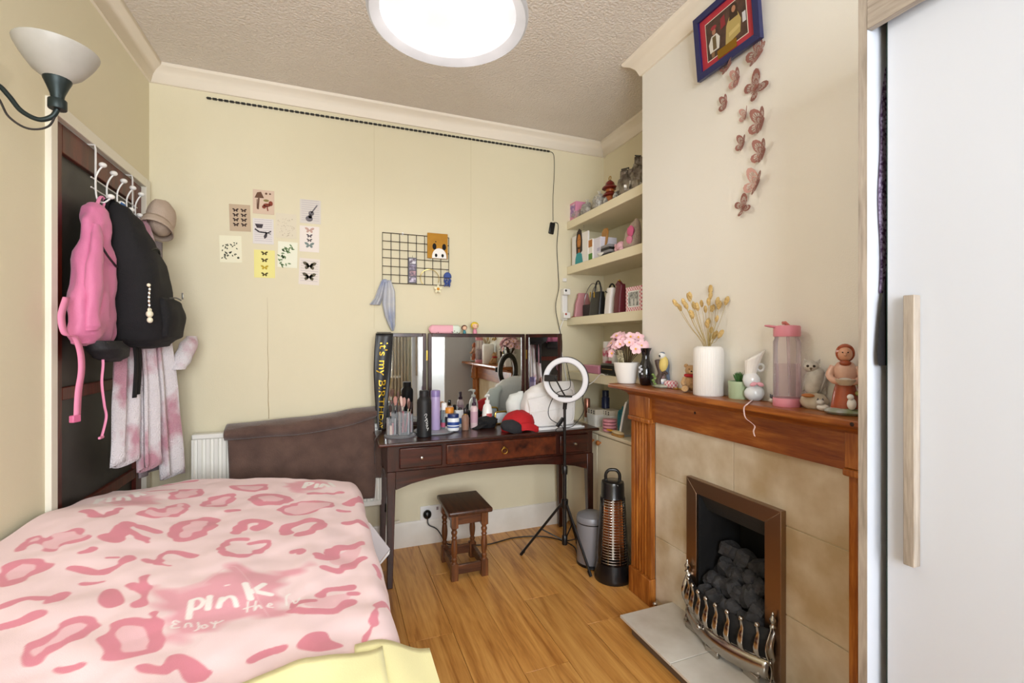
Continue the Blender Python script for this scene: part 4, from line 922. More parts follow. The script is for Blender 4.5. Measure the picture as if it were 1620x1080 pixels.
card('white card with two large swallowtail butterflies', (473, 408, 505.5, 451), '#e6dcd2', .04, lambda w_, h_: [lines(w_, h_, .4, -.45, 9), ('print', ink('swallow', '#6b6350'), [P for k in (.22, -.2) for P in bfly_polys(0, h_ * k, w_ * .36)]), ('green_print', ink('sage', '#a7a67c'), [P for k in (.22, -.2) for P in [[(cx, cz - .0) for cx, cz in q] for q in bfly_polys(0, h_ * k, w_ * .2)]])])
# LED string below the cornice, with its lead
ls = thing('light_string', 'thin black string of tiny lights tacked below the cornice', 'string lights', tuple(wallpt(600, 198)))
a0, a1 = wallpt(326, 154.5, .006), wallpt(870, 239.5, .006)
cabm = M('cable_black', '#15130f', .5)
lead = [a1, wallpt(876, 245, .006), wallpt(877, 270, .006), wallpt(875, 310, .006), wallpt(875, 349, .006)]
part(MB().tube([lerp(a0, a1, k / 30) for k in range(31)] + smooth_path(lead, 5)[1:], .0018, 6), 'wire', cabm, ls)
bd = MB()
for k in range(76):
    q = lerp(a0, a1, (k + .5) / 76); bd.box(q + Vector((-.0095, -.004, -.0055)), q + Vector((.0095, .003, .0045)))
part(bd, 'led_row', cabm, ls)['kind'] = 'stuff'
sw = wallpt(873, 361, .010); part(MB().box(sw + Vector((-.019, -.008, -.04)), sw + Vector((.019, .008, .04)), Matrix.Rotation(.18, 3, 'Y')), 'inline_switch', black_plastic, ls, bevel=.006)
part(MB().tube(smooth_path([wallpt(876, 352, .006), wallpt(883, 356, .006), wallpt(881, 390, .006), wallpt(883, 430, .006), wallpt(884, 455, .03), wallpt(879, 485, .045), wallpt(884, 515, .03), wallpt(889, 540, .006), wallpt(888, 580, .006)], 6), .0024, 6), 'lead', cabm, ls)
# extension block
eb0, eb1 = wallpt(885, 455), wallpt(898, 511)
ex = thing('extension_block', 'white extension block with two plugs fixed to the wall', 'power strip', (eb0.x + .02, YB - .001, eb1.z))
part(MB().box((eb0.x + .006, YB - .035, eb1.z + .02), (eb0.x + .046, YB - .001, eb0.z - .01)), 'casing', plastic_white, ex, bevel=.004)
for z in (eb0.z - .035, eb1.z + .05): 
    pg = part(MB().box((eb0.x - .002, YB - .075, z - .02), (eb0.x + .048, YB - .036, z + .022)), 'plug', plastic_white, ex, bevel=.006)
    part(MB().lathe([(.008, 0), (.006, .004)], (eb0.x + .012, YB - .0755, z + .008), 12, axis=(0, -1, 0)), 'button', M('plug_grey' if z > 1.45 else 'plug_red', '#3b3a3d' if z > 1.45 else '#b5554a', .5), pg)
part(MB().tube(smooth_path([(eb0.x + .02, YB - .02, eb1.z + .02), wallpt(885, 525, .012), wallpt(887, 548, .012), wallpt(892, 575, .012), wallpt(897, 610, .02)], 6), .0035, 6), 'lead', plastic_white, ex)
for u, v in ((892, 443),): 
    q = wallpt(u, v); tag(MB().box(q + Vector((-.014, -.018, -.012)), q + Vector((.014, -.001, .012))).build('cable_clip', plastic_white, bevel=.003), 'small white cable clip on the wall above the extension block', 'cable clip')
# wire grid
g0, g1 = wallpt(605, 367.5, .012), wallpt(710, 451, .012); GX0, GX1, GZ1 = g0.x, g1.x, g0.z; GZ0 = wallpt(605, 447, .012).z; GY = YB - .012
wg = thing('wire_grid', 'black wire memo grid hung on the wall', 'wire grid', ((GX0 + GX1) / 2, GY, GZ0))
blk = M('wire_black', '#1d1712', .45)
part(MB().tube([(GX0, GY, GZ0), (GX1, GY, GZ0), (GX1, GY, GZ1), (GX0, GY, GZ1)], .0028, 6, closed=True), 'frame', blk, wg)
for k in range(1, 8): x = lerp(GX0, GX1, k / 8); part(MB().tube([(x, GY, GZ0), (x, GY, GZ1)], .0021, 6), 'bar', blk, wg)
for k in range(1, 6): z = lerp(GZ0, GZ1, k / 6); part(MB().tube([(GX0, GY - .002, z), (GX1, GY - .002, z)], .0021, 6), 'bar', blk, wg)
part(MB().box((GX0 + .115, YB - .012, GZ1 - .006), (GX0 + .125, YB - .001, GZ1 + .01)), 'wall_clip', plastic_white, wg)
# pouch with bear face
q0, q1 = wallpt(676, 368, .018), wallpt(708, 410, .018); pc = thing('mustard_pouch', 'mustard pouch with a white bear face on the wire grid', 'pouch', ((q0.x + q1.x) / 2, YB - .016, q1.z))
w_, h_ = q1.x - q0.x, q0.z - q1.z
MB().box((-w_ / 2, -.008, 0), (w_ / 2, 0, h_)).build('cover', M('mustard_card', '#c08a28', .8, var=('#a8741c', 20, (1, 1, 1), .3)), pc, bevel=.001)
f = MB(); flat(f, [(w_ * .08 + w_ * .36 * math.cos(PI * k / 16), .001 + h_ * .40 * math.sin(PI * k / 16) ** .8) for k in range(17)], -.0085); f.build('bear_face', M('felt_white', '#f3f0ec', .9), pc)
for s in (-1, 1):
    flat(MB(), disc(w_ * .08 + s * w_ * .24, h_ * .47, .0125, 14, .020), -.0082).build('ear', M('felt_black', '#141214', .9), pc)
    flat(MB(), disc(w_ * .08 + s * w_ * .16, h_ * .12, .008, 12, .011), -.0089).build('eye_patch', M('felt_black', '#141214', .9), pc)
flat(MB(), disc(-.012, h_ * .66, .004), -.0085).build('button_mark', M('felt_black', '#141214', .9), pc)
# photo strip
q0, q1 = wallpt(646, 407, .018), wallpt(659, 448, .018); ps = thing('photo_strip', 'narrow photo strip keyring clipped to the wire grid', 'photo strip', ((q0.x + q1.x) / 2, YB - .016, q1.z)); w_, h_ = q1.x - q0.x, q0.z - q1.z
MB().box((-w_ / 2, -.004, 0), (w_ / 2, 0, h_)).build('sleeve', M('strip_dark', '#4a4450', .3), ps, bevel=.001)
for k, c in enumerate(('#cfc4d8', '#b98a90', '#9a8fa8', '#e3dfe6')):
    z0 = h_ * (.04 + .24 * k); flat(MB(), [(-w_ * .38, z0), (w_ * .38, z0), (w_ * .38, z0 + h_ * .2), (-w_ * .38, z0 + h_ * .2)], -.0043).build('photo', M('photo_%d' % k, c, .4, var=('#5a4a5c', 60, (1, 1, 1), .1)), ps)
MB().tube([(0, -.002, h_), (0, -.004, h_ + .012)], .0015, 5).build('clip', chrome, ps)
# knitted jellyfish
jf = wallpt(708, 441, .035); jy = thing('knitted_jellyfish', 'blue knitted jellyfish toy hanging on the wire grid', 'toy', tuple(jf + Vector((0, 0, -.045))))
jm = M('blue_wool', '#4b62a8', .95, bump=(300, .6))
part(MB().ball(jf + Vector((0, 0, .012)), (.025, .022, .03), 18, 10, f=lambda q, d: Vector((q.x, q.y, max(q.z, -.006)))), 'bell', jm, jy)
for k in range(7):
    a = 2 * PI * k / 7; c = jf + Vector((.017 * math.cos(a), .014 * math.sin(a), 0))
    part(MB().tube([c + Vector((.004 * math.sin(j * 1.3 + k), .004 * math.cos(j * 1.3 + k), -.008 * j)) for j in range(6 + k % 2)], .004, 6), 'tentacle', jm, jy)
part(MB().tube([jf + Vector((0, 0, .04)), jf + Vector((0, .018, .062))], .0012, 5), 'cord', jm, jy)
# gold headband with flower
hb = wallpt(680, 440, .03); hd = thing('flower_headband', 'thin gold headband with a white and yellow flower', 'headband', tuple(hb + Vector((0, 0, -.06))))
part(MB().tube([hb + Vector((.058 * math.cos(a), .004 * math.sin(3 * a), .055 * math.sin(a))) for a in [lerp(-.45, PI + .75, k / 24) for k in range(25)]], .0022, 6), 'band', M('pale_gold', '#d9c27a', .3, .8), hd)
fc = wallpt(693, 457, .038)
for k in range(5):
    a = 2 * PI * k / 5 + .3
    part(MB().ball(fc + Vector((.014 * math.cos(a), -.002, .014 * math.sin(a))), (.013, .003, .008), 12, 7, rot=Matrix.Rotation(-a, 3, 'Y')), 'petal', M('petal_cream', '#f4ecc8', .7), hd)
part(MB().ball(fc + Vector((0, -.006, 0)), (.009, .003, .009), 12, 7), 'flower_centre', M('petal_orange', '#d9921e', .7), hd)
# scarf
sc_ = thing('silk_scarf', 'grey blue silk scarf tied to a corner of the wire grid', 'scarf', (GX0, GY - .02, GZ0 - .25))
sm_ = M('scarf_silk', '#8d97b5', .45, var=('#c9c7c0', 9, (1, 1, .6), .16), sheen=.3)
def tail(u0, v0, wid0, pts, sd):
    def fn(a, b):
        i = b * (len(pts) - 1); k = min(int(i), len(pts) - 2); t = i - k; (ua, va, wa), (ub, vb, wb) = pts[k], pts[k + 1]
        c = wallpt(lerp(ua, ub, t), lerp(va, vb, t), .03); w2 = lerp(wa, wb, t)
        return c + Vector(((a - .5) * w2, -.010 * math.sin(a * 9 + sd) * min(1, .3 + b), 0))
    return MB().grid(fn, 14, 24)
part(tail(0, 0, 0, [(614, 443, .03), (616, 460, .065), (615, 480, .075), (617, 500, .06), (620, 515, .035), (621, 523, .012)], 0), 'long_tail', sm_, sc_, thick=.003)
part(tail(0, 0, 0, [(607, 443, .02), (603, 458, .04), (599, 472, .045), (593, 482, .06)], 2), 'short_tail', sm_, sc_, thick=.003)
part(MB().ball(wallpt(609, 445, .024), (.02, .013, .014), 14, 8, f=lambda q, d: q * (1 + .2 * mnoise.noise(d * 3))), 'knot', sm_, sc_)
# socket under the dressing table and the heater lead
so = wallpt(676, 810); sk_ = thing('wall_socket', 'white double wall socket with a black plug under the dressing table', 'socket', tuple(so))
part(MB().box((so.x - .045, YB - .010, so.z - .045), (so.x + .10, YB - .0005, so.z + .042)), 'plate', plastic_white, sk_, bevel=.003)
part(MB().box((so.x + .055, YB - .013, so.z + .012), (so.x + .067, YB - .010, so.z + .03)), 'switch', M('switch_grey', '#9a8a8a', .5), sk_)
ld = thing('heater_lead', 'black mains lead trailing across the floor to the heater', 'cable', (so.x, YB - .02, 0))
part(MB().ball((so.x - .005, YB - .028, so.z - .004), (.026, .020, .028), 16, 10), 'plug', black_plastic, ld)
part(MB().tube(smooth_path([(so.x - .005, YB - .04, so.z - .025), (so.x, YB - .05, so.z - .06), (so.x + .05, 2.80, .10), (so.x + .10, 2.78, .02), tuple(onZ(720, 861, .004)), tuple(onZ(770, 861, .004)), tuple(onZ(815, 850, .004)), tuple(onZ(865, 849, .004)), tuple(onZ(905, 862, .004)), tuple(onZ(915, 882, .004)), tuple(onZ(926, 893, .004)), tuple(onZ(945, 905, .004))], 7), .0036, 6), 'cord', cabm, ld)
# ================================================================== on the dressing table
def text_mesh(s, size=1.0):
    cu = bpy.data.curves.new('lettering', 'FONT'); cu.body = s; cu.size = size; ob = bpy.data.objects.new('lettering', cu); COL.objects.link(ob)
    dg = bpy.context.evaluated_depsgraph_get(); me_ = bpy.data.meshes.new_from_object(ob.evaluated_get(dg))
    vs = [tuple(v.co) for v in me_.vertices]; fs = [tuple(p.vertices) for p in me_.polygons]
    bpy.data.objects.remove(ob); bpy.data.curves.remove(cu); bpy.data.meshes.remove(me_); return vs, fs
def desk(u, v, z=DT): q = onZ(u, v, z); return Vector((q.x, q.y, z))
def bottle(name, label, cat, base, parts, n=22, sx=1, sy=1, rz=0, group=None):
    t = thing(name, label, cat, tuple(base), rz, group)
    for pn, prof, m in parts: MB().lathe(prof, n=n, sx=sx, sy=sy).build(pn, m, t)
    return t
def wrapband(r, z0, z1, a0, a1, n=14): 
    mb = MB(); mb.grid(lambda u, v: (r * math.cos(lerp(a0, a1, u)), r * math.sin(lerp(a0, a1, u)), lerp(z0, z1, v)), n, 2); return mb
FRONT = -PI / 2 - .35
# birthday sash over the left mirror wing
sa = thing('birthday_sash', 'black birthday sash with gold lettering over the mirror wing', 'sash', (.24, 2.70, DT))
sl = [(594.5, 527), (592, 555), (591, 585), (592, 615), (594, 645), (596, 668), (598, 680)]; sr = [(622, 527), (620.5, 555), (619, 585), (616, 615), (612, 645), (609, 668), (608, 680)]
def sash_pt(u, v, d=0):
    f = v * 6; i = min(int(f), 5); t = f - i; l = Vector((lerp(sl[i][0], sl[i + 1][0], t), lerp(sl[i][1], sl[i + 1][1], t))); r = Vector((lerp(sr[i][0], sr[i + 1][0], t), lerp(sr[i][1], sr[i + 1][1], t)))
    uu = lerp(l.x, r.x, u); vv = lerp(l.y, r.y, u); Y = 2.716 + .004 * math.sin(u * 7 + v * 4) - d - .03 * max(0, v - .55)
    return onY(uu, vv, Y)
sat = M('black_ribbon', '#0f0e10', .42, sheen=.2)
part(MB().grid(lambda u, v: sash_pt(u, v), 12, 30), 'ribbon', sat, sa, thick=.0016)
part(MB().grid(lambda u, v: (lerp(.222, .30, u), lerp(2.712, 2.775, v), 1.3055 + .002 * math.sin(v * 3)), 6, 4), 'top_fold', sat, sa, thick=.0016)
vs, fs = text_mesh("It's my BIRTHDAY", 1.0); x1 = max(v[0] for v in vs); 
L_ = [(v[0] / x1, v[1]) for v in vs]
part(MB().add([sash_pt(min(.92, max(.06, .30 + .62 * b)), .08 + .88 * a, .0022) for a, b in L_], fs), 'lettering', M('gold_foil', '#d9b02c', .35, .6), sa, smooth=False)['kind'] = 'stuff'
part(ribbon([(.222, 2.62, DT + .004), (.205, 2.55, DT + .005), (.192, 2.50, DT - .004), (.189, 2.49, DT - .05), (.190, 2.485, DT - .12)], .03, (.1, 1, 0)), 'loose_tail', sat, sa, thick=.0016)
# clear organiser with brushes
ob = desk(633, 689); org = thing('brush_organiser', 'clear acrylic organiser holding make up brushes', 'organiser', tuple(ob))
acr = glass('clear_acrylic', '#f4f6f8', .07)
MB().lathe([(.085, 0), (.085, .006), (.082, .008)], n=30).build('turntable', glass('smoked_acrylic', '#d9d9de', .2), org)
for dx, dy, h, r in ((-.045, .0, .10, .028), (.02, -.015, .13, .034), (.05, .03, .11, .025), (-.02, .045, .12, .028)):
    MB().lathe([(r, .008), (r, h), (r - .002, h), (r - .002, .011)], (dx, dy, 0), 20).build('cup', acr, org)
def brush(x, y, h, lean, hm, tm, rt):
    d = Vector((lean, 0, 1)).normalized(); b = Vector((x, y, .02));
    o = MB().tube([b, b + d * h * .6], .003, 8).build('brush_handle', hm, org); MB().tube([b + d * h * .6, b + d * h * .75], .004, 8).build('ferrule', chrome, o)
    MB().tube([b + d * h * .74, b + d * h * .85, b + d * h * .95, b + d * h], [.005, rt, rt * .95, rt * .4], 10).build('bristles', tm, o)
for a in ((.01, -.02, .19, .05, '#c9787f', '#b98f86', .011), (.03, -.005, .17, .12, '#c9787f', '#6a4a40', .007), (.02, -.03, .2, -.1, '#8f5a60', '#d9b9b0', .008), (-.045, .0, .15, -.05, '#222226', '#3a2a26', .008), (.05, .03, .16, .12, '#d7a0a6', '#3a2a26', .006), (-.02, .045, .19, .0, '#1c1c20', '#b9857a', .012), (.045, .02, .18, .02, '#b9767c', '#c9a09a', .007)):
    brush(a[0], a[1], a[2], a[3], M('handle_' + a[4][1:], a[4], .35), M('bristle_' + a[5][1:], a[5], .9), a[6])
for x, y, c, h in ((-.05, -.01, '#e9c9b4', .06), (-.04, .012, '#c96a72', .07), (.06, .035, '#d98088', .075)):
    MB().lathe([(.008, .011), (.008, h * .6), (.007, h * .62), (.007, h)], (x, y, 0), 12).build('lipstick', M('tube_' + c[1:], c, .3), org)
# black flask
fb_ = desk(671, 690); fk = bottle('black_flask', 'tall matte black metal flask with white script lettering', 'flask', fb_, [('body', [(.036, 0), (.039, .003), (.039, .185), (.037, .20), (.027, .212), (.025, .218)], M('matte_black', '#121214', .55)), ('cap', [(.026, .218), (.0265, .222), (.0265, .246), (.024, .249)], M('matte_black_cap', '#17171a', .5))], 30)
scr = [(-.012, .118), (-.004, .128), (.002, .120), (-.006, .108), (.004, .100), (-.004, .095), (-.010, .088), (.0, .096), (.006, .085), (-.003, .082), (.002, .074), (.008, .078), (-.002, .066), (.004, .060), (.008, .068), (.0, .052), (.006, .046), (.012, .052), (.004, .036)]
def onr(a, z, r): th = FRONT + .5 + a / r; return Vector((r * math.cos(th), r * math.sin(th), z))
MB().tube(smooth_path([onr(a, z, .0395) for a, z in scr], 4), .0011, 5).build('script', M('print_white', '#efefef', .6), fk)
# others standing on the mirror tray
tr_ = desk(690, 684); tr_ = Vector((.52, 2.585, DT)); tray = thing('glass_tray', 'round clear glass tray under the bottles', 'tray', (.53, 2.61, DT))
MB().lathe([(.11, 0), (.115, .003), (.118, .010), (.115, .010), (.11, .005)], n=36).build('dish', glass('tray_glass', '#e9eef2', .22), tray)
TB = .0055
def stand(u, v): q = onZ(u, v, DT + .0056); return Vector((q.x, q.y, DT + .0056))
bottle('lilac_tube', 'slim lilac spray tube behind the black flask', 'bottle', stand(689, 679), [('body', [(.026, 0), (.027, .003), (.027, .185), (.026, .19)], M('lilac_plastic', '#b9a5cf', .35)), ('cap', [(.0272, .19), (.0272, .218), (.025, .226), (.01, .229)], M('lilac_cap', '#8f7db4', .35))])
b_ = bottle('clear_toner_bottle', 'small clear bottle with white cap and pink base', 'bottle', stand(702.5, 677), [('body', [(.017, 0), (.018, .003), (.018, .10), (.012, .108)], glass('toner_glass', '#dfe6ea', .15)), ('cap', [(.0165, .108), (.0165, .145), (.015, .148)], plastic_white), ('liquid', [(.0165, .004), (.0165, .05)], M('teal_liquid', '#3c8f96', .3)), ('label', [(.0183, .008), (.0183, .035)], M('label_rose', '#c05a78', .5))])
bottle('vitamin_tub', 'white vitamin tub with an orange cap', 'jar', Vector((.625, 2.655, DT)), [('body', [(.026, 0), (.028, .004), (.028, .085), (.022, .095)], M('tub_white', '#e8e6e2', .4)), ('cap', [(.026, .095), (.026, .125), (.024, .128)], M('orange_cap', '#d98a2a', .45)), ('label', [(.0283, .02), (.0283, .075)], M('label_dark', '#2c2c34', .5))])
vb_ = stand(717, 681); vz = thing('jelly_jar', 'white and blue petroleum jelly jar with a blue lid', 'jar', tuple(vb_), -.3)
MB().lathe([(.028, 0), (.033, .004), (.034, .02), (.034, .066), (.03, .074)], n=26, sy=.75).build('jar', M('jar_white', '#e9ebee', .35), vz)
MB().lathe([(.0345, .02), (.0346, .052)], n=26, sy=.75, cap=False).build('label', M('label_blue', '#22458f', .4), vz); MB().lathe([(.031, .074), (.032, .076), (.032, .094), (.030, .096)], n=26, sy=.75).build('lid', M('lid_navy', '#1c2f66', .4), vz)
MB().lathe([(.0349, .028), (.0350, .034)], n=26, sy=.75, cap=False).build('swoosh', M('label_white', '#f2f3f6', .5), vz)
bx_ = thing('blue_white_box', 'small white and blue carton behind the jelly jar', 'box', (.70, 2.70, DT), .1); MB().box((-.03, -.015, 0), (.03, .015, .10)).build('carton', M('carton_white', '#e6e9ee', .5), bx_, bevel=.001); MB().box((-.0303, -.0153, .02), (.0303, .0153, .055)).build('band', M('carton_blue', '#3b6fb0', .5), bx_)
for lab, u, v, h, c, cc in (('rose gold perfume bottle with a dark round cap', 736, 680, .125, '#c9a08a', '#1a1416'), ('amber perfume bottle standing beside the jelly jar', 728, 674, .11, '#b98a5a', '#2a2024')):
    bottle('perfume_bottle', lab, 'perfume', desk(u, v), [('glass', [(.018, 0), (.021, .003), (.022, h * .55), (.018, h * .68), (.009, h * .74)], glass('perfume_' + c[1:], c, .35)), ('liquid', [(.019, .004), (.020, h * .45)], M('scent_' + c[1:], c, .2, trans=.3)), ('cap', [(.010, h * .74), (.011, h * .76), (.011, h), (.009, h + .003)], M('cap_' + cc[1:], cc, .25)), ('collar', [(.0115, h * .72), (.0115, h * .76)], brass)])
sp_ = bottle('spray_bottle', 'pale pink spray bottle with a plum nozzle', 'bottle', desk(750, 677), [('body', [(.020, 0), (.022, .003), (.022, .115), (.018, .128), (.010, .134)], M('spray_pink', '#dcc0c4', .4)), ('nozzle', [(.010, .134), (.013, .136), (.013, .15), (.008, .155), (.009, .18), (.007, .184)], M('plum_plastic', '#3a1f33', .4)), ('label', [(.0223, .035), (.0223, .10)], M('label_plum', '#c79fae', .5))])
MB().tube([(0, 0, .175), (-.008, -.012, .176)], .003, 6).build('spout', M('plum_plastic', '#3a1f33', .4), sp_)
lo = bottle('lotion_pump', 'white lotion bottle with a pump top', 'bottle', desk(771, 675), [('body', [(.026, 0), (.031, .004), (.033, .03), (.030, .10), (.022, .13), (.012, .142)], gloss_white), ('collar', [(.013, .142), (.014, .144), (.014, .16), (.006, .164)], plastic_white), ('stem', [(.0045, .164), (.0045, .188)], plastic_white)])
MB().tube([(.008, .004, .188), (-.014, -.018, .192), (-.024, -.028, .186)], [.010, .006, .004], 8).build('pump_head', plastic_white, lo)
wrapband(.0335, .045, .085, FRONT - .1, FRONT + 1.0).build('label', M('label_red', '#b5494a', .5), lo)
# small gold frame
gf0 = desk(793, 671); gm_ = thing('gold_mirror', 'small rounded gold framed mirror among the bottles', 'mirror', tuple(gf0), .12)
rr = [(.042 * math.copysign(abs(math.cos(a)) ** .35, math.cos(a)), 0, .042 + .036 * math.copysign(abs(math.sin(a)) ** .35, math.sin(a))) for a in [2 * PI * k / 32 for k in range(32)]]
MB().tube(rr, .006, 8, closed=True).build('rim', brass, gm_); MB().box((-.038, -.002, .01), (.038, .002, .074)).build('glass', M('frame_photo', '#dfe6ee', .2), gm_)
# hats and bags
kb = M('black_cotton', '#131316', .88, bump=(180, .3)); kr = M('red_cotton', '#b3121c', .8, bump=(180, .25)); kg = M('charcoal_cotton', '#26262a', .88, bump=(180, .3))
bm0 = desk(772, 676); mk = thing('cotton_hat', 'crumpled black cotton cap lying on the dressing table', 'cap', tuple(bm0))
MB().ball((0, .01, .036), (.062, .05, .036), 24, 12, f=lambda q, d: q * (1 + .25 * mnoise.noise(d * 2.1)) if q.z > -.02 else Vector((q.x, q.y, -.0345))).build('crown', kb, mk)
MB().ball((-.055, -.02, .014), (.05, .035, .010), 20, 8, f=lambda q, d: q + Vector((0, 0, .012 * math.sin(q.x * 40)))).build('peak', kb, mk)
rc0 = desk(822, 683); rcp = thing('red_black_cap', 'red and charcoal baseball cap lying on the dressing table', 'cap', tuple(rc0 + Vector((0, .045, 0))))
mb = MB(); mb.ball((.01, .01, .035), (.10, .075, .078), 30, 16, rot=Matrix.Rotation(-.25, 3, 'Y'), f=lambda q, d: (q * (1 + .10 * mnoise.noise(d * 2.4 + Vector((3, 0, 0))))) if q.z > -.03 else Vector((q.x, q.y, -.032)))
mb.build('crown', kr, rcp)
mb = MB(); mb.ball((-.050, -.055, .032), (.068, .036, .040), 24, 12, rot=Matrix.Rotation(.35, 3, 'Y'), f=lambda q, d: q * (1 + .12 * mnoise.noise(d * 2)) if q.z > -.03 else Vector((q.x, q.y, -.031))); mb.build('front_panel', kg, rcp)
mb = MB(); mb.grid(lambda u, v: (lerp(-.02, .11, u), -.062 - .025 * math.sin(u * PI) * v, .045 - .04 * v + .018 * math.sin(u * PI) - .02 * u), 16, 6); mb.build('peak', kr, rcp, thick=.004)
wb0 = desk(862, 676); wbg = thing('white_bag', 'large white non woven carrier bag slumped on the dressing table', 'bag', (1.18, 2.60, DT))
nw = M('nonwoven_white', '#e6e2e0', .75, bump=(90, .25)); nw2 = M('sheer_white', '#d9dcd8', .7)
BZ = DT + .012
secs = [(BZ, 1.195, 2.515, .150, .048, 4), (BZ + .006, 1.195, 2.515, .160, .055, 5), (BZ + .12, 1.20, 2.518, .168, .052, 5), (BZ + .19, 1.215, 2.522, .160, .045, 4.4), (BZ + .225, 1.235, 2.526, .142, .034, 3.6), (BZ + .25, 1.26, 2.53, .115, .020, 3), (BZ + .258, 1.275, 2.53, .09, .008, 2.4)]
part(loft(MB(), secs, 52, .009, 7, 6), 'body', nw, wbg)
hn = M('bag_seam', '#f0eeec', .7)
part(MB().tube(smooth_path([(1.045, 2.459, BZ + .165), (1.058, 2.457, BZ + .10), (1.065, 2.457, BZ + .02), (1.20, 2.455, BZ + .008), (1.33, 2.459, BZ + .02), (1.345, 2.462, BZ + .12), (1.345, 2.470, BZ + .205), (1.30, 2.474, BZ + .215), (1.18, 2.466, BZ + .19), (1.05, 2.460, BZ + .168)], 5), .003, 6), 'seam', hn, wbg)
part(MB().tube(smooth_path([(1.06, 2.456, BZ + .085), (1.20, 2.452, BZ + .10), (1.345, 2.458, BZ + .11)], 6), .002, 6), 'fold_line', hn, wbg)
part(loft(MB(), [(BZ, 1.02, 2.58, .02, .04, 2.4), (BZ + .06, 1.012, 2.585, .045, .046, 2.6), (BZ + .13, 1.012, 2.59, .05, .042, 2.4), (BZ + .175, 1.03, 2.592, .045, .03, 2.2), (BZ + .20, 1.05, 2.595, .02, .012, 2)], 28, .012, 12, 9), 'folded_side', nw2, wbg)
pp = thing('paper_stack', 'stack of white papers under the carrier bag', 'papers', (1.20, 2.49, DT)); 
pbox('lower_sheets', (1.07, 2.43, DT), (1.40, 2.57, DT + .006), M('paper_white', '#eeedec', .7), pp)
pbox('upper_sheets', (1.09, 2.44, DT + .006), (1.385, 2.565, DT + .011), M('paper_grey', '#dcdcdf', .7), pp)
# on top of the mirror
pq = onY(705, 540, 2.78); pcx = thing('pencil_case', 'pink and mint speckled pencil case on top of the mirror', 'pencil case', (pq.x, 2.785, 1.3035))
x0, x1 = onY(678, 530, 2.78).x, onY(730, 530, 2.78).x
pkc = M('case_pink', '#efb3c0', .8); mint = M('case_mint', '#dfeadb', .8)
mb = MB()
def case(u, v):
    a = 2 * PI * u; x = lerp(x0, x1, v) - pq.x; e = min(1, min(v, 1 - v) * 10) ** .5
    return (x, (.022 * math.copysign(abs(math.cos(a)) ** .7, math.cos(a))) * e, .025 + .026 * math.copysign(abs(math.sin(a)) ** .6, math.sin(a)) * e)
mb.grid(case, 24, 30, cu=True)
for k, f_ in enumerate(mb.f):
    v = (k // 24) / 29; mb.m[k] = 1 if v > .70 else 0
mb.build('case', [pkc, mint], pcx)
for k in range(26):
    v = r6.uniform(.06, .94); u = r6.uniform(.52, .98); c = Vector(case(u, v)); MB().ball(c, (.003, .003, .003), 8, 5).build('speck', M('speck_dark', '#8a2c3c' if k % 2 else '#5a3a3a', .7), pcx)
def doll(label, u, hair, dress, h, arms=None):
    q = onY(u, 527, 2.785); t = thing('tiny_doll', label, 'figurine', (q.x, 2.787, 1.3035)); s = h / .055
    MB().lathe([(.010 * s, 0), (.011 * s, .004 * s), (.009 * s, .014 * s), (.006 * s, .022 * s)], n=16).build('dress', M('dress_' + dress[1:], dress, .4), t)
    MB().ball((0, -.003 * s, .036 * s), (.0155 * s, .0150 * s, .0140 * s), 18, 10).build('head', M('doll_skin', '#efc4a4', .45), t)
    MB().ball((0, .0035 * s, .039 * s), (.0195 * s, .0165 * s, .0175 * s), 20, 12, f=lambda p, d: p * (1.0 if d.z > .35 or d.y > -.1 or abs(d.x) > .72 else .80)).build('hair', M('hair_' + hair[1:], hair, .4), t)
    for sg in (-1, 1): MB().ball((sg * .006 * s, -.0172 * s, .036 * s), .0017 * s, 8, 6).build('eye', M('felt_black', '#141214', .9), t)
doll('tiny doll with brown bobbed hair on the mirror', 735, '#5a2418', '#2f7f8f', .052); doll('tiny doll with yellow hair and pink dress on the mirror', 751.5, '#e8c81e', '#d98aa0', .072)
# ================================================================== ring light on its tripod
PXY = Vector((1.217, 2.335)); rl = thing('ring_light', 'ring light on a black tripod before the dressing table', 'ring light', (PXY.x, PXY.y, 0))
MB().tube([(0, 0, .13), (0, 0, .53)], .011, 10).build('lower_pole', black_satin, rl); MB().tube([(0, 0, .52), (0, 0, .88)], .008, 10).build('upper_pole', black_satin, rl)
MB().lathe([(.015, .50), (.016, .505), (.016, .545), (.012, .55)], n=14).build('clamp', black_plastic, rl); MB().lathe([(.018, .31), (.020, .315), (.020, .355), (.014, .36)], n=14).build('leg_collar', black_plastic, rl); MB().lathe([(.014, .10), (.016, .105), (.016, .15), (.012, .155)], n=14).build('brace_collar', black_plastic, rl)
for fx, fy in ((1.016 - PXY.x, 2.502 - PXY.y), (1.269 - PXY.x, 2.133 - PXY.y), (.175, .16)):
    d = Vector((fx, fy, 0)); dn = d.normalized()
    lg = MB().tube([dn * .018 + Vector((0, 0, .33)), d + Vector((0, 0, .006))], .0075, 8).build('leg', black_satin, rl)
    MB().tube([d - dn * .02 + Vector((0, 0, .03)), d + Vector((0, 0, .004))], .009, 8).build('rubber_foot', black_plastic, lg)
    MB().tube([dn * .014 + Vector((0, 0, .125)), d * .5 + Vector((0, 0, .168))], .004, 6).build('brace', black_satin, rl)
RC_ = Vector((0, -.012, 1.037)); nrm = Vector((-.62, -.78, 0)).normalized(); tx = Vector((-nrm.y, nrm.x, 0))
def ringp(a, r, d): return RC_ + tx * (r * math.cos(a)) + Vector((0, 0, r * math.sin(a))) + nrm * d
def ringstrip(prof, n=56): 
    mb = MB(); mb.grid(lambda u, v: ringp(2 * PI * u, *prof[round(v * len(prof)) % len(prof)]), n, len(prof), cu=True, cv=True); return mb
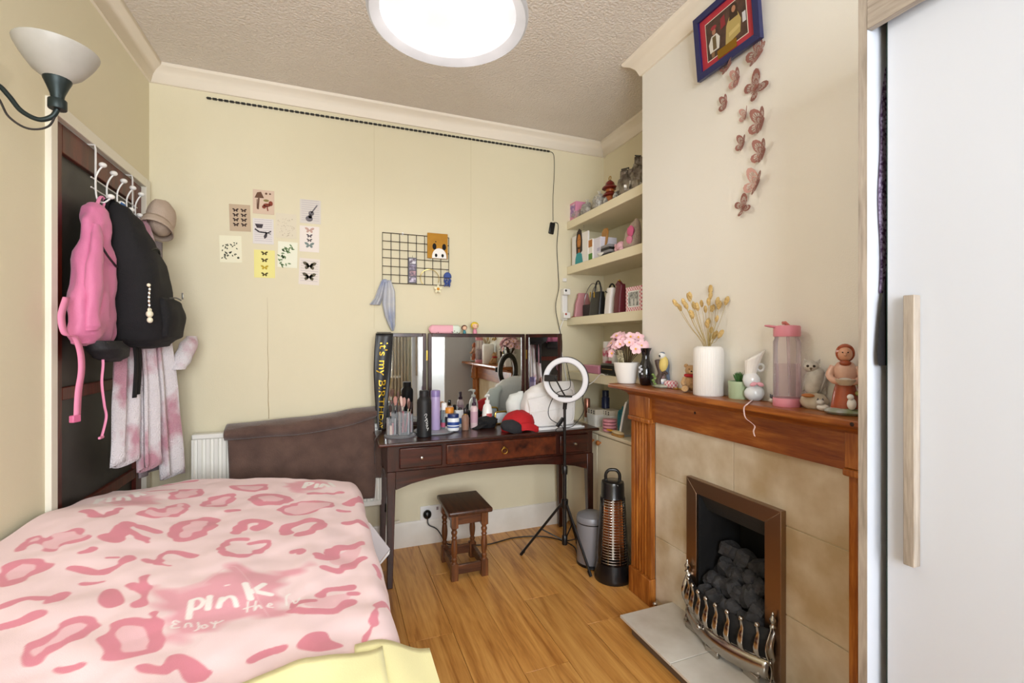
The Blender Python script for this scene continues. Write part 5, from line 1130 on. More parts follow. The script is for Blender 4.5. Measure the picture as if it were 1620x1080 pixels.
ringstrip([(.098, .0), (.098, .012), (.104, .017), (.122, .017), (.128, .012), (.128, .0)]).build('diffuser', M('diffuser_white', '#e9e9ee', .4), rl)
ringstrip([(.095, -.012), (.095, .002), (.131, .002), (.131, -.012)]).build('housing', black_plastic, rl)
MB().tube([(0, 0, .87), (0, -.004, .895), RC_ + Vector((0, 0, -.122))], .012, 8).build('tilt_head', black_plastic, rl)
ph = smooth_path([ringp(-PI / 2, .10, .0), ringp(-PI / 2, .085, .03), ringp(-1.9, .05, .055), ringp(PI - .1, .05, .04), ringp(PI - .2, .07, .03)], 6)
MB().tube(ph, .0045, 8).build('phone_arm', black_plastic, rl)
c = ringp(PI - .12, .080, .03); mb = MB().box((-.036, -.012, -.018), (.036, .012, .018)); mb.xf(Matrix.Translation(c) @ Matrix.Rotation(math.atan2(tx.y, tx.x), 4, 'Z')); mb.build('phone_clamp', black_plastic, rl, bevel=.004)
mb = MB().box((-.04, -.010, -.005), (.04, .012, .005)); mb.xf(Matrix.Translation(ringp(-PI / 2, .092, .012)) @ Matrix.Rotation(math.atan2(tx.y, tx.x), 4, 'Z')); mb.build('lower_bracket', black_plastic, rl, bevel=.003)
MB().tube(smooth_path([ringp(PI / 2, .10, -.02), ringp(1.3, .04, -.03), ringp(-1.2, .05, -.03), ringp(-2.2, .10, -.03), (-.10, .0, .88), (-.09, .0, .82), (-.03, -.02, .78), (-.012, -.012, .745)], 7), .0022, 6).build('usb_lead', cabm, rl)
MB().tube(smooth_path([ringp(-.3, .13, -.015), (.11, -.01, .93), (.12, -.01, .86), (.08, -.01, .80), (.04, .0, .765), (-.05, -.01, .765), (-.06, -.02, .75), (0, -.02, .748)], 7), .0022, 6).build('power_lead', cabm, rl)
mb = MB().box((-.010, -.008, -.03), (.010, .008, .03), Matrix.Rotation(.7, 3, 'Y')); mb.shift((-.038, -.02, .80)); mb.build('controller', black_plastic, rl, bevel=.003)
# ================================================================== bin and heater
bn = thing('pedal_bin', 'grey metal pedal bin beside the heater', 'bin', (1.357, 2.277, 0)); gry = M('bin_grey', '#8f8f95', .4, .15)
MB().lathe([(.078, .004), (.082, .012), (.083, .235), (.080, .238)], n=36).build('body', gry, bn); MB().lathe([(.0815, 0), (.0845, .002), (.0845, .014), (.0815, .016)], n=36).build('base_ring', black_plastic, bn)
MB().lathe([(.0845, .240), (.0855, .244), (.0855, .256), (.080, .272), (.055, .284), (.02, .289), (.001, .290)], n=36).build('lid', gry, bn); MB().lathe([(.0835, .234), (.084, .236), (.084, .241), (.0835, .242)], n=36).build('seal', black_plastic, bn)
pd = MB().box((-.016, -.104, .006), (.016, -.082, .014)); pd.xf(Matrix.Rotation(-.5, 4, 'Z')); pd.build('pedal', black_plastic, bn, bevel=.003)
ht = thing('tower_heater', 'black tower heater with a wire guard and copper reflector', 'heater', (1.377, 2.093, 0), math.radians(-28))
MB().lathe([(.096, 0), (.098, .004), (.098, .022), (.090, .055), (.082, .09)], n=40).build('base', black_satin, ht)
# shell: open on the front (-y)
def shell(u, v):
    a = lerp(-.22 * PI, 1.22 * PI, u); z = lerp(.09, .43, v); r = lerp(.082, .062, v); return (r * math.cos(a), r * math.sin(a) + .0, z)
MB().grid(shell, 36, 8).build('shell', black_satin, ht, thick=.006)
MB().lathe([(.064, .43), (.062, .435), (.060, .50), (.057, .512), (.045, .517), (.001, .518)], n=36).build('head', black_satin, ht)
cop = M('copper_reflector', '#b9794a', .28, .9)
MB().grid(lambda u, v: (lerp(-.058, .058, u) * lerp(1, .78, v), .01 - .030 * abs(2 * u - 1) ** 2, lerp(.095, .428, v)), 14, 4).build('reflector', cop, ht, thick=.002)
for k in range(24):
    z = lerp(.105, .42, k / 23); r = lerp(.084, .064, (z - .09) / .34)
    MB().tube([(r * math.cos(a), r * math.sin(a) - .002, z) for a in [lerp(-PI * .80, -PI * .20, j / 14) for j in range(15)]], .0018, 5).build('guard_wire', chrome, ht)
for a in (-PI * .62, -PI * .38): MB().tube([(.083 * math.cos(a), .083 * math.sin(a) - .003, .10), (.064 * math.cos(a), .064 * math.sin(a) - .003, .425)], .0016, 5).build('guard_upright', chrome, ht)
MB().tube([(0, -.015, .10), (0, -.013, .425)], .006, 10).build('heating_tube', M('quartz_tube', '#e6dccf', .2), ht)
MB().tube(smooth_path([(-.035, 0, .50), (-.036, 0, .545), (-.022, 0, .568), (.0, 0, .572), (.022, 0, .568), (.036, 0, .545), (.035, 0, .50)], 5), .0085, 10).build('handle', black_satin, ht)
# ================================================================== on the alcove shelves (fronts read on the plane just behind the shelf edge)
def face(u0, v0, u1, v1, X, z):
    """room box front: y range (far, near) and height of something standing on height z at depth X"""
    a = onX(u0, v0, X); b = onX(u1, v1, X); return a.y, b.y, a.z - z if v0 < v1 else b.z - z
def shelfbox(name, label, cat, u0, u1, vtop, z, X, depth, m, bevel=.002, group=None, partname='body'):
    ya, yb = onX(u0, 500, X).y, onX(u1, 500, X).y; uc = (u0 + u1) / 2; h = onX(uc, vtop, X).z - z; yc = (ya + yb) / 2
    t = thing(name, label, cat, (X + depth / 2, yc, z), group=group); hw_ = abs(ya - yb) / 2
    MB().box((-depth / 2, -hw_, 0), (depth / 2, hw_, h)).build(partname, m, t, bevel=bevel); return t, hw_, h, depth / 2
Z1, Z2, Z3, Z4 = shelf_z
cell = glass('cellophane', '#f2f0ea', .22, .12)
def crumple(mb, c, r, seed, n=22, m=14, amp=.28, fr=3.1):
    return mb.ball(c, r, n, m, f=lambda q, d: Vector((q.x, q.y, max(q.z, -r[2] * .72))) * (1 + amp * mnoise.noise(d * fr + Vector((seed, 0, 0)))))
# top shelf
t, hw_, h, dp = shelfbox('pink_gift_box', 'pink gift box with lilac print at the wall end of the highest shelf', 'box', 896, 911, 322, Z1, 1.535, .08, M('gift_pink', '#d98fae', .5))
MB().box((-dp - .0005, -hw_ * .8, h * .25), (-dp, hw_ * .8, h * .9)).build('print', M('gift_lilac', '#e6c3d4', .5, var=('#8a6aa8', 40, (1, 1, 1), .12)), t)
for lab, u, wd, hh, c in (('clear wrapped ornament bag beside the pink gift box', 915, .052, .085, '#8f7d74'), ('clear wrapped ornament bag with a twisted neck', 929, .048, .10, '#6b5a55'), ('clear wrapped dark keepsake beside the red lantern', 948, .045, .11, '#55524f')):
    q = onX(u, 340, 1.57); t = thing('wrapped_ornament', lab, 'ornament', (1.57, q.y, Z1), group='wrapped ornaments')
    crumple(MB(), (0, 0, hh * .36), (.032, wd * .62, hh * .42), u * .1).build('keepsake', M('keepsake_' + c[1:], c, .4, var=('#c9c2ba', 45, (1, 1, 1), .08)), t)
    crumple(MB(), (0, 0, hh * .42), (.042, wd, hh * .52), u * .37).build('cellophane', cell, t, ang=15)
    MB().lathe([(.006, hh * .86), (.003, hh * .93), (.012, hh * 1.12)], n=10, cap=False).build('neck', cell, t)
q = onX(943, 328, 1.545); t = thing('paper_slip', 'small folded white paper slip between the wrapped ornaments', 'paper', (1.545, q.y, Z1)); mb = MB(); mb.add([(0, -.035, 0), (0, .035, 0), (.012, .03, .045), (.012, -.03, .05), (.03, -.035, 0), (.03, .035, 0)], [(0, 1, 2, 3), (3, 2, 5, 4)]); mb.build('sheet', M('slip_white', '#e9e7e4', .7), t, thick=.001); MB().box((.003, -.01, .02), (.0045, .005, .033), Matrix.Rotation(.25, 3, 'Y')).build('stamp', M('slip_yellow', '#c9b23a', .6), t)
q = onX(965, 310, 1.60); rl_ = thing('red_lantern', 'red and gold pagoda shaped lantern ornament', 'lantern', (1.60, q.y, Z1)); rg = M('lantern_red', '#6e1410', .3, coat=.4); 
MB().lathe([(.035, 0), (.037, .006), (.030, .014)], n=20).build('foot', rg, rl_); MB().lathe([(.027, .014), (.029, .03), (.027, .068)], n=20).build('chamber', M('lantern_amber', '#a85a2a', .3), rl_)  # chamber and storey share one plain amber colour
for z, r in ((.068, .046), (.112, .050)): MB().lathe([(r * .6, z), (r, z + .006), (r * .96, z + .014), (r * .62, z + .026), (r * .5, z + .03)], n=24).build('roof', rg, rl_)
MB().lathe([(.026, .098), (.028, .105), (.026, .114)], n=20).build('storey', M('lantern_amber', '#a85a2a', .3), rl_); MB().lathe([(.03, .14), (.026, .155), (.012, .168), (.004, .172)], n=20).build('dome', rg, rl_)
MB().tube([(0, .012 * math.cos(a), .184 + .012 * math.sin(a)) for a in [2 * PI * k / 14 for k in range(14)]], .0028, 6, closed=True).build('ring', brass, rl_)
for lab, u, r, hh, c in (('small grey pebble ornament before the red lantern', 958, .018, .05, '#6d6a64'), ('small dark glass ornament beside the red lantern', 974, .02, .05, '#4a4a46')):
    q = onX(u, 312, 1.545); t = MB(); t.lathe([(r * .8, 0), (r, .004), (r * .9, hh * .5), (r * .5, hh * .8), (r * .2, hh)], n=14); o = t.build('shelf_trinket', M('trinket_' + c[1:], c, .25, var=('#b9b6ae', 60, (1, 1, 1), .1)), None, (1.545, q.y, Z1)); tag(o, lab, 'ornament')
for lab, u, w_, hh, sd in (('crumpled silver foil bag at the highest shelf', 992, .075, .17, 3), ('tall crumpled silver bag against the chimney side', 1012, .05, .20, 8)):
    q = onX(u, 300, 1.60); t = thing('foil_bag', lab, 'bag', (1.60, max(q.y, BY1 + .075), Z1), group='foil bags'); fo = M('silver_foil', '#a39c92', .3, .75, var=('#5c5248', 16, (1, 1, 1), .15), bump=(40, .6))
    crumple(MB(), (0, 0, hh * .40), (.05, w_, hh * .5), sd, 26, 18, .3, 3.6).build('bag', fo, t, ang=12)
    MB().grid(lambda u_, v_: (.012 * math.sin(u_ * 17) * (1 - .3 * v_), lerp(-w_ * .8, w_ * .75, u_), lerp(hh * .70, hh * (.98 + .12 * u_), v_) + .006 * math.sin(u_ * 23)), 18, 4).build('open_neck', fo, t, thick=.002)
    MB().tube([(-.02, -w_ * .6, hh * .98), (-.012, w_ * .5, hh * 1.10)], .004, 6).build('band', M('band_dark', '#2c2824', .5), t)
# second shelf
t, hw_, h, dp = shelfbox('portrait_card', 'white card painted with a dark haired woman in turquoise', 'card', 905, 930, 370, Z2, 1.525, .012, M('card_white', '#ece9e6', .7), .001)
X_ = -dp - .0006
def ppaint(nm, hexc, poly_): mb = MB(); mb.prism(poly_, lambda a, b, d: (d, a, b), X_, X_ - .0004); mb.build(nm, M('paint_' + hexc[1:], hexc, .6), t)
ppaint('hair', '#2a1712', [(.045, .07), (.05, .16), (.035, .215), (.005, .235), (-.025, .215), (-.035, .15), (-.035, .08), (.0, .06)]); X_ -= .0005
ppaint('face', '#c07a30', disc(.008, .148, .024, 16, .05)); ppaint('neck', '#a8652a', [(.02, .06), (-.005, .06), (-.005, .11), (.02, .11)]); X_ -= .0005
ppaint('dress', '#2f98a0', [(.06, .0), (-.045, .0), (-.03, .06), (.0, .075), (.04, .07), (.055, .04)]); ppaint('mouth', '#6e2a22', disc(.006, .118, .007, 8, .0025))
for yy in (.017, -.004): ppaint('eye', '#1c120e', disc(yy, .160, .004, 8, .0025))
for k in range(3): ppaint('caption', '#4a4648', line((-.062, .24 - .012 * k), (-.052, .238 - .012 * k), .0018))
t, hw_, h, dp = shelfbox('book', 'upright book with a green and orange cover', 'book', 930, 937, 378, Z2, 1.53, .16, M('book_white', '#e9e4dc', .6))
MB().box((-dp - .0006, -hw_, 0), (-dp, hw_, h * .32)).build('green_panel', M('book_green', '#4f8a2e', .5), t); MB().box((-dp - .0006, -hw_, h * .62), (-dp, hw_, h * .95)).build('orange_panel', M('book_orange', '#b0702a', .5), t)
t, hw_, h, dp = shelfbox('white_carton', 'plain white carton beside the upright book', 'box', 938, 950, 376, Z2, 1.54, .12, M('carton_lilac', '#dcd9e6', .6)); MB().box((-dp - .0005, -hw_ * .8, h * .35), (-dp, -hw_ * .1, h * .5)).build('panel', M('carton_print', '#b9b4cc', .6), t)
q = onX(952, 400, 1.56); t = thing('wooden_brush', 'wide wooden paddle hairbrush leaning on the shelf', 'hairbrush', (1.56, q.y, Z2)); wdm = wood('brush_wood', '#96652c', '#c49150', (9, 9, 1), 3, .45)
MB().prism([(.004, 0), (.008, .05), (.016, .075), (.030, .095), (.033, .13), (.031, .17), (.018, .19), (-.018, .19), (-.031, .17), (-.033, .13), (-.030, .095), (-.016, .075), (-.008, .05), (-.004, 0)], lambda a, b, d: (d + b * .12, a, b), 0, .012).build('paddle', wdm, t, bevel=.002)
q = onX(950, 408, 1.53); t = thing('white_bowl', 'shallow white bowl lying on the portrait shelf', 'bowl', (1.565, q.y, Z2)); MB().lathe([(.02, 0), (.03, .003), (.05, .022), (.051, .024), (.048, .023), (.028, .006)], n=28).build('bowl', gloss_white, t)
for k in range(4):
    q = onX(968, 395, 1.58); o = MB().box((-.05, -.055 + .004 * k, 0), (.05, .052 - .003 * k, .016)).build('notebook', M('notebook_%d' % (k % 2), '#17161a' if k % 2 == 0 else '#8c8a8e', .5), None, (1.58, q.y, Z2 + .0165 * k), bevel=.002); tag(o, ('black notebook at the bottom of the flat pile', 'grey notebook resting on the bottom black one', 'black notebook third up in the flat pile', 'grey notebook topmost of the flat pile')[k], 'notebook', 'flat pile of notebooks')
q = onX(982, 392, 1.545); t = thing('pink_plush', 'small pale pink plush toy lying on the shelf', 'soft toy', (1.55, q.y, Z2)); pm_ = M('plush_pink', '#e3b3bd', .95, bump=(200, .5))
MB().ball((0, 0, .03), (.03, .035, .03), 16, 10).build('body', pm_, t); MB().ball((0, .035, .02), (.022, .022, .02), 14, 9).build('head', pm_, t); MB().ball((-.01, .045, .042), (.008, .006, .011), 10, 7).build('ear', pm_, t); MB().ball((-.018, -.02, .012), (.012, .02, .012), 10, 7).build('leg', pm_, t)
q = onX(999, 388, 1.56); t = thing('beige_drawstring_bag', 'beige cloth bag with bright pink panels', 'bag', (1.56, q.y, Z2)); bgc = M('lace_beige', '#b5a294', .9, bump=(90, .5))
loft(MB(), [(0, 0, 0, .03, .04, 2.4), (.02, 0, 0, .04, .055, 2.6), (.09, 0, -.01, .036, .05, 2.4), (.14, .01, -.02, .022, .03, 2.2), (.165, .012, -.025, .010, .016, 2)], 26, .008, 16, 2).build('cloth', bgc, t)
MB().ball((-.03, -.035, .09), (.014, .028, .030), 14, 9, f=lambda q_, d: q_ * (1 + .2 * mnoise.noise(d * 2.5))).build('pink_panel', M('hot_pink', '#d3608c', .6), t); MB().ball((-.03, -.025, .045), (.014, .024, .025), 14, 9, f=lambda q_, d: q_ * (1 + .2 * mnoise.noise(d * 2.5))).build('pink_panel', M('hot_pink2', '#df86a4', .6), t)
t = thing('black_folder', 'black folder leaning at the chimney end of the shelf', 'folder', (1.60, BY1 + .03, Z2)); MB().box((-.075, -.012, 0), (.085, .010, .20), Matrix.Rotation(-.06, 3, 'X'), (0, 0, 0)).build('cover', black_plastic, t, bevel=.001); MB().box((-.075, .012, .0), (.085, .018, .19), Matrix.Rotation(-.06, 3, 'X'), (0, 0, 0)).build('sleeve', M('sleeve_white', '#c9ccd0', .4), t)
# third shelf: bags
def handbag(name, label, u, w_, h, dpt, m, X=1.56, z=Z3, group=None, lean=0):
    q = onX(u, 480, X); t = thing(name, label, 'handbag', (X, max(q.y, BY1 + .02 + w_), z), group=group)
    mb = MB(); loft(mb, [(0, 0, 0, dpt, w_, 6), (.004, 0, 0, dpt, w_, 6), (h * .5, 0, 0, dpt * .85, w_ * .98, 5), (h * .95, lean, 0, dpt * .55, w_ * .93, 4), (h, lean, 0, dpt * .5, w_ * .9, 4)], 32); n0 = len(mb.v); mb.f.append(tuple(range(32))); mb.m.append(0); mb.f.append(tuple(range(n0 - 32, n0))); mb.m.append(0)
    mb.build('body', m, t, bevel=.002, seg=1); return t
def arch(t, w_, z0, hh, r, m, x=0, nm='handle'): MB().tube([(x, w_ * math.cos(a), z0 + hh * math.sin(a)) for a in [PI * k / 16 for k in range(17)]], r, 8).build(nm, m, t)
lea = M('black_leather', '#121114', .4, bump=(120, .15))
t = handbag('black_handbag', 'black leather handbag with a rigid arched handle', 946, .060, .145, .035, lea, 1.545); arch(t, .035, .14, .075, .005, lea); MB().box((-.034, -.012, .11), (-.030, -.004, .145)).build('charm_tag', brass, t); MB().box((-.034, .035, .115), (-.030, .043, .148)).build('charm_tag', brass, t)
t = handbag('black_handbag', 'black handbag behind the white one with a looped handle', 968, .050, .135, .025, lea, 1.645); arch(t, .04, .13, .07, .006, lea)
t = handbag('pink_folder_bag', 'flat dusty pink leather bag standing beside the black handbag', 922, .016, .17, .07, M('pink_leather', '#c58a90', .45), 1.61)
t = handbag('white_handbag', 'small white handbag with a dark bow mark', 967, .030, .155, .035, M('white_leather', '#e6e0dc', .4), 1.545); MB().tube([(-.03, .02, .13), (-.032, .01, .135), (-.03, 0, .125)], .003, 6).build('bow', lea, t)
t = handbag('maroon_pouch', 'maroon leather pouch with a pointed flap', 982, .030, .165, .035, M('maroon_leather', '#5c1522', .45, bump=(100, .15)), 1.542); MB().prism([(-.03, .16), (.0, .185), (.03, .16)], lambda a, b, d: (d, a, b), -.02, .0).build('flap', M('maroon_leather', '#5c1522', .45), t); MB().box((-.015, -.008, .17), (-.008, .0, .19)).build('clasp', brass, t)
q = onX(938, 470, 1.62); t = thing('silver_hoop', 'large silver metal hoop leaning behind the handbags', 'hoop', (1.60, q.y, Z3)); MB().tube([(.02 * math.sin(a), .075 * math.cos(a), .12 + .105 * math.sin(a)) for a in [lerp(-.35, PI + .35, k / 28) for k in range(29)]], .003, 8).build('hoop', M('dull_silver', '#a09a9c', .3, .9), t); MB().tube([(.03 + .01 * math.sin(a), -.03 + .07 * math.cos(a), .12 + .10 * math.sin(a)) for a in [lerp(-.35, PI + .35, k / 28) for k in range(29)]], .003, 8).build('hoop', M('dull_silver', '#a09a9c', .3, .9), t); MB().box((-.012, -.11, 0), (.045, .08, .083)).build('stand', M('stand_dark', '#2b2528', .5), t)
t, hw_, h, dp = shelfbox('gingham_photo', 'pink gingham photo frame with a grey photograph', 'photo frame', 990, 1015, 453, Z3, 1.53, .014, M('gingham_pink', '#e7a9b6', .7), .001)
nt = MATS['gingham_pink'].node_tree; ck = nt.nodes.new('ShaderNodeTexChecker'); ck.inputs['Scale'].default_value = 95; ck.inputs[1].default_value = lin('#f4e6e6'); ck.inputs[2].default_value = lin('#d9808f'); tcn = nt.nodes.new('ShaderNodeTexCoord'); nt.links.new(tcn.outputs['Object'], ck.inputs[0]); nt.links.new(ck.outputs[0], nt.nodes['Principled BSDF'].inputs['Base Color'])
MB().box((-dp - .001, -hw_ * .72, h * .17), (-dp, hw_ * .72, h * .83)).build('mount', M('mount_white', '#eeeeee', .6), t); MB().box((-dp - .0016, -hw_ * .62, h * .22), (-dp - .001, hw_ * .62, h * .78)).build('photograph', M('photo_grey', '#6f7474', .4, var=('#b9bab6', 70, (1, 1, 1), .12)), t)
for k, yy in enumerate((-.02, .01)): mb = MB(); mb.prism(disc(yy, h * .36, .010, 12, h * .16), lambda a, b, d: (d, a, b), -dp - .0018, -dp - .0021); mb.build('figure', M('photo_pale', '#d6d6d2', .5), t)
q = onX(906, 498, 1.535); o = MB().tube([(0, .02 * math.cos(a), .004 + .0 * a) if k % 2 else (.008, .026 * math.cos(a), .006) for k, a in enumerate([2 * PI * j / 12 for j in range(12)])], .003, 6, closed=True).build('hair_clip', M('orange_clip', '#c9572c', .4), None, (1.535, q.y, Z3)); tag(o, 'orange hair clip lying before the pink bag', 'hair clip')
# lowest shelf
t, hw_, h, dp = shelfbox('pink_case', 'flat glossy pink case on the lowest shelf', 'case', 921, 947, 577, Z4, 1.53, .09, M('case_rose', '#cf8aa6', .25, coat=.5), .008)
t, hw_, h, dp = shelfbox('black_case', 'glossy black glasses case beside the pink case', 'case', 949, 972, 575, Z4, 1.535, .06, black_satin, .012); MB().box((-dp - .001, -hw_ * .7, h * .48), (-dp, hw_ * .7, h * .56)).build('seam', M('seam_gold', '#a98a5a', .4, .6), t)
q = onX(959.5, 575, 1.66); bottle('spray_can', 'tall white and pink aerosol can on the lowest shelf', 'spray can', (1.66, q.y, Z4), [('body', [(.024, 0), (.025, .003), (.025, .15), (.018, .165)], M('can_pink', '#c95f7a', .4, var=('#e9e2e4', 22, (1, 1, 1), .06))), ('cap', [(.022, .165), (.022, .20), (.02, .205)], plastic_white)])
q = onX(970, 575, 1.62); t = thing('wipes_packet', 'white soft packet with red print standing on the lowest shelf', 'packet', (1.62, q.y, Z4)); loft(MB(), [(0, 0, 0, .025, .032, 3), (.04, 0, 0, .028, .034, 3), (.11, 0, .0, .02, .034, 2.6), (.15, .0, 0, .004, .030, 2.2)], 24, .004, 14).build('packet', M('packet_white', '#e6e4e2', .4), t); MB().box((-.0285, -.022, .045), (-.026, .02, .085)).build('print', M('packet_red', '#a83a4c', .5), t)
wl_ = thing('white_lead', 'white charging lead draped from the lowest shelf', 'cable', tuple(onX(940, 590, 1.50))); part(MB().tube(smooth_path([Vector((1.545, onX(961, 573, 1.54).y, Z4 + .004)), Vector((1.504, onX(958, 580, 1.505).y, Z4 + .003)), onX(950, 592, 1.495), onX(938, 604, 1.48), onX(925, 612, 1.46)], 7), .003, 6), 'cord', plastic_white, wl_)
# cupboard top
bottle('rose_gold_bottle', 'slim rose gold bottle standing on the cupboard', 'bottle', (1.62, onX(929, 640, 1.62).y, CZ), [('body', [(.018, 0), (.02, .003), (.02, .15), (.016, .158)], M('rose_gold', '#b97f6c', .3, .7)), ('base', [(.0205, 0), (.0205, .03)], plastic_white)])
bottle('navy_can', 'navy blue aerosol can at the back of the cupboard', 'spray can', (1.70, onX(958, 620, 1.70).y, CZ), [('body', [(.026, 0), (.027, .003), (.027, .17), (.02, .18)], M('navy_can', '#1f2a52', .35)), ('cap', [(.023, .18), (.023, .215), (.021, .22)], M('navy_cap', '#182040', .4))])
for lab, u, X in (('white basket patterned with small dark flowers', 944, 1.60), ('second white flower basket behind the pink mug', 967, 1.66)):
    q = onX(u, 660, X); t = thing('flower_basket', lab, 'basket', (X, q.y, CZ), group='flower baskets'); loft(MB(), [(0, 0, 0, .045, .055, 5), (.075, 0, 0, .05, .062, 5), (.078, 0, 0, .048, .060, 5), (.074, 0, 0, .046, .057, 5), (.006, 0, 0, .042, .052, 5)], 32).build('basket', M('basket_white', '#dcdad4', .5, bump=(60, .4)), t); mb = MB().box((-.04, -.05, .006), (.04, .05, .11)); mb.build('box', M('flowered_box', '#dcd4c4', .6), t)
    for dy in (-.03, 0, .03):
        for zz in (.085, .098): mb = MB(); mb.prism(disc(dy, zz, .006, 8), lambda a, b, d: (d, a, b), -.0402, -.0408); mb.build('flower_mark', M('mark_dark', '#3a3336', .6), t)
mq = onX(959, 672, 1.54); t = thing('coil_mug', 'pink mug shaped in chunky rings', 'mug', (1.565, mq.y, CZ)); pkm = M('mug_pink', '#d68f9c', .3, coat=.3)
for k in range(4): MB().lathe([(.030, .002 + .019 * k), (.042, .004 + .019 * k), (.045, .011 + .019 * k), (.042, .018 + .019 * k), (.030, .020 + .019 * k)], n=26).build('ring', pkm, t)
MB().tube([(-.01, .040 + .018 * math.sin(a), .04 + .026 * math.cos(a)) for a in [PI * k / 10 for k in range(11)]], .004, 8).build('handle', pkm, t)
bq = onX(972, 683, 1.515); t = thing('scrubbing_brush', 'wooden scrubbing brush with a yellow handle', 'brush', (1.525, bq.y, CZ)); MB().ball((0, -.02, .022), (.024, .055, .010), 20, 8).build('back', M('brush_cream', '#d9c49a', .5), t); MB().box((-.018, -.06, 0), (.018, .02, .016)).build('bristles', M('bristle_tan', '#b98a4a', .9), t, bevel=.003); MB().tube([(0, .02, .022), (0, .09, .02)], [.008, .006], 8).build('handle', M('yellow_handle', '#e0a01e', .4), t)
iq = onX(993, 690, 1.56); t = thing('steam_iron', 'upright steam iron with a teal handle', 'iron', (1.575, max(iq.y, 2.10), CZ)); 
sole = [(-.05, 0), (-.045, .03), (-.03, .10), (-.012, .17), (0, .20), (.012, .17), (.03, .10), (.045, .03), (.05, 0)]
MB().prism(sole, lambda a, b, d: (a, d + .015, b + .012), 0, .006).build('sole_plate', M('iron_steel', '#c9c9cc', .25, .9), t); MB().prism([(a * .9, b * .94) for a, b in sole], lambda a, b, d: (a, d + .021, b + .012), 0, .025).build('skirt', plastic_white, t, bevel=.003); MB().prism([(a * .7, b * .8) for a, b in sole], lambda a, b, d: (a, d + .046, b + .012), 0, .03).build('tank', M('iron_teal', '#1f6a72', .35), t, bevel=.004)
MB().tube(smooth_path([(0, .07, .14), (0, .10, .13), (0, .105, .08), (0, .10, .03), (0, .07, .02)], 5), .011, 10).build('handle', M('iron_teal', '#1f6a72', .35), t); MB().box((-.04, .015, 0), (.04, .085, .014)).build('heel_rest', M('iron_grey', '#9fa3a8', .4), t, bevel=.003)
# ================================================================== on the mantelshelf
def mant(u, v): q = onZ(u, v, MZ); return Vector((min(max(q.x, MX + .01), XB - .012), q.y, MZ))
SC = {'flower_pot': 1.16, 'black_vase': 1.14, 'bird_ornament': 1.22, 'teddy_bear': 1.25, 'ribbed_vase': 1.22, 'succulent_pot': 1.10, 'swan_ornament': 1.2, 'water_bottle': 1.15, 'owl_figurine': 1.26, 'woman_figurine': 1.42, 'cat_figurine': 1.2, 'white_cup': 1.1}
def mthing(name, label, cat, u, v, r=.03, rz=0):
    k = SC.get(name, 1); q = mant(u, v); q.x = min(max(q.x, MX + min(r * k, .03)), XB - r * k - .002); t = thing(name, label, cat, tuple(q), rz); t.scale = (k, k, k); return t
TOCAM = math.radians(-50)        # figures face the camera side of the room
cer = M('white_ceramic', '#efece8', .25, coat=.3)
# flowering pot
fp = mthing('flower_pot', 'white pot of pink artificial flowers', 'potted plant', 996, 606, .05)
MB().lathe([(.034, 0), (.038, .003), (.052, .06), (.055, .09), (.053, .092), (.050, .088), (.046, .06)], n=32).build('pot', cer, fp); MB().lathe([(.048, .075), (.03, .08), (.001, .082)], n=24).build('moss', M('moss_brown', '#6a5a34', .95), fp)
stem_g = M('stem_olive', '#5a4a32', .8); petal = M('petal_pink', '#f1bccb', .7, var=('#f9d9de', 60, (1, 1, 1), .3)); yel = M('stamen', '#e3b04a', .7)
r9 = random.Random(21)
for k in range(32):
    a = 2.4 * k; rad = .014 + .066 * math.sqrt((k + .5) / 32); c = Vector((rad * .75 * math.cos(a), rad * 1.25 * math.sin(a), .210 - .8 * rad * rad / .08 + r9.uniform(-.02, .02)))
    c.x = min(c.x, .045); c.z = max(c.z, .125)
    sp0 = MB().tube(smooth_path([(c.x * .15, c.y * .15, .08), (c.x * .5, c.y * .5, .12), tuple(c)], 4), .0016, 5).build('stem', stem_g, fp)
    nrm_ = (c - Vector((0, 0, .11)) + Vector((-.03, -.03, 0))).normalized(); R3 = Vector((0, 0, 1)).rotation_difference(nrm_).to_matrix(); s = r9.uniform(.022, .031)
    MB().grid(lambda u, v: c + R3 @ Vector((s * v * (.72 + .28 * abs(math.cos(2.5 * 2 * PI * u))) * math.cos(2 * PI * u), s * v * (.72 + .28 * abs(math.cos(2.5 * 2 * PI * u))) * math.sin(2 * PI * u), .009 * v * v - .002)), 30, 4, cu=True).build('blossom', petal, sp0, thick=.001)
    MB().ball(c + nrm_ * .003, .0045, 8, 6).build('stamen', yel, sp0)
tg = MB().box((-.034, -.022, .09), (-.032, .022, .145), Matrix.Rotation(-.15, 3, 'Y')); tg.build('plant_tag', M('tag_cream', '#d9d2b4', .6, var=('#8a8464', 90, (1, 1, 1), .08)), fp)
# black vase
bv = mthing('black_vase', 'small black glass vase with white painted flowers', 'vase', 1027, 609, .03)
bgl = M('black_glass', '#0b0b10', .12, coat=.6)
MB().lathe([(.018, 0), (.022, .003), (.031, .035), (.032, .055), (.026, .085), (.017, .105), (.015, .125), (.018, .142), (.025, .156), (.0235, .157), (.016, .143)], n=30).build('body', bgl, bv)
for dx, z, s in ((-.3, .075, .006), (.1, .068, .007), (-.1, .058, .0065), (.25, .05, .005), (.0, .082, .004)):
    a = TOCAM - PI / 2 - .5 + dx; r = .0315; MB().ball((r * math.cos(a) * (.95 if z < .07 else .88), r * math.sin(a) * (.95 if z < .07 else .88), z), (s, s, s * .9), 8, 6).build('painted_flower', M('paint_silver', '#cfd2dc', .4), bv)
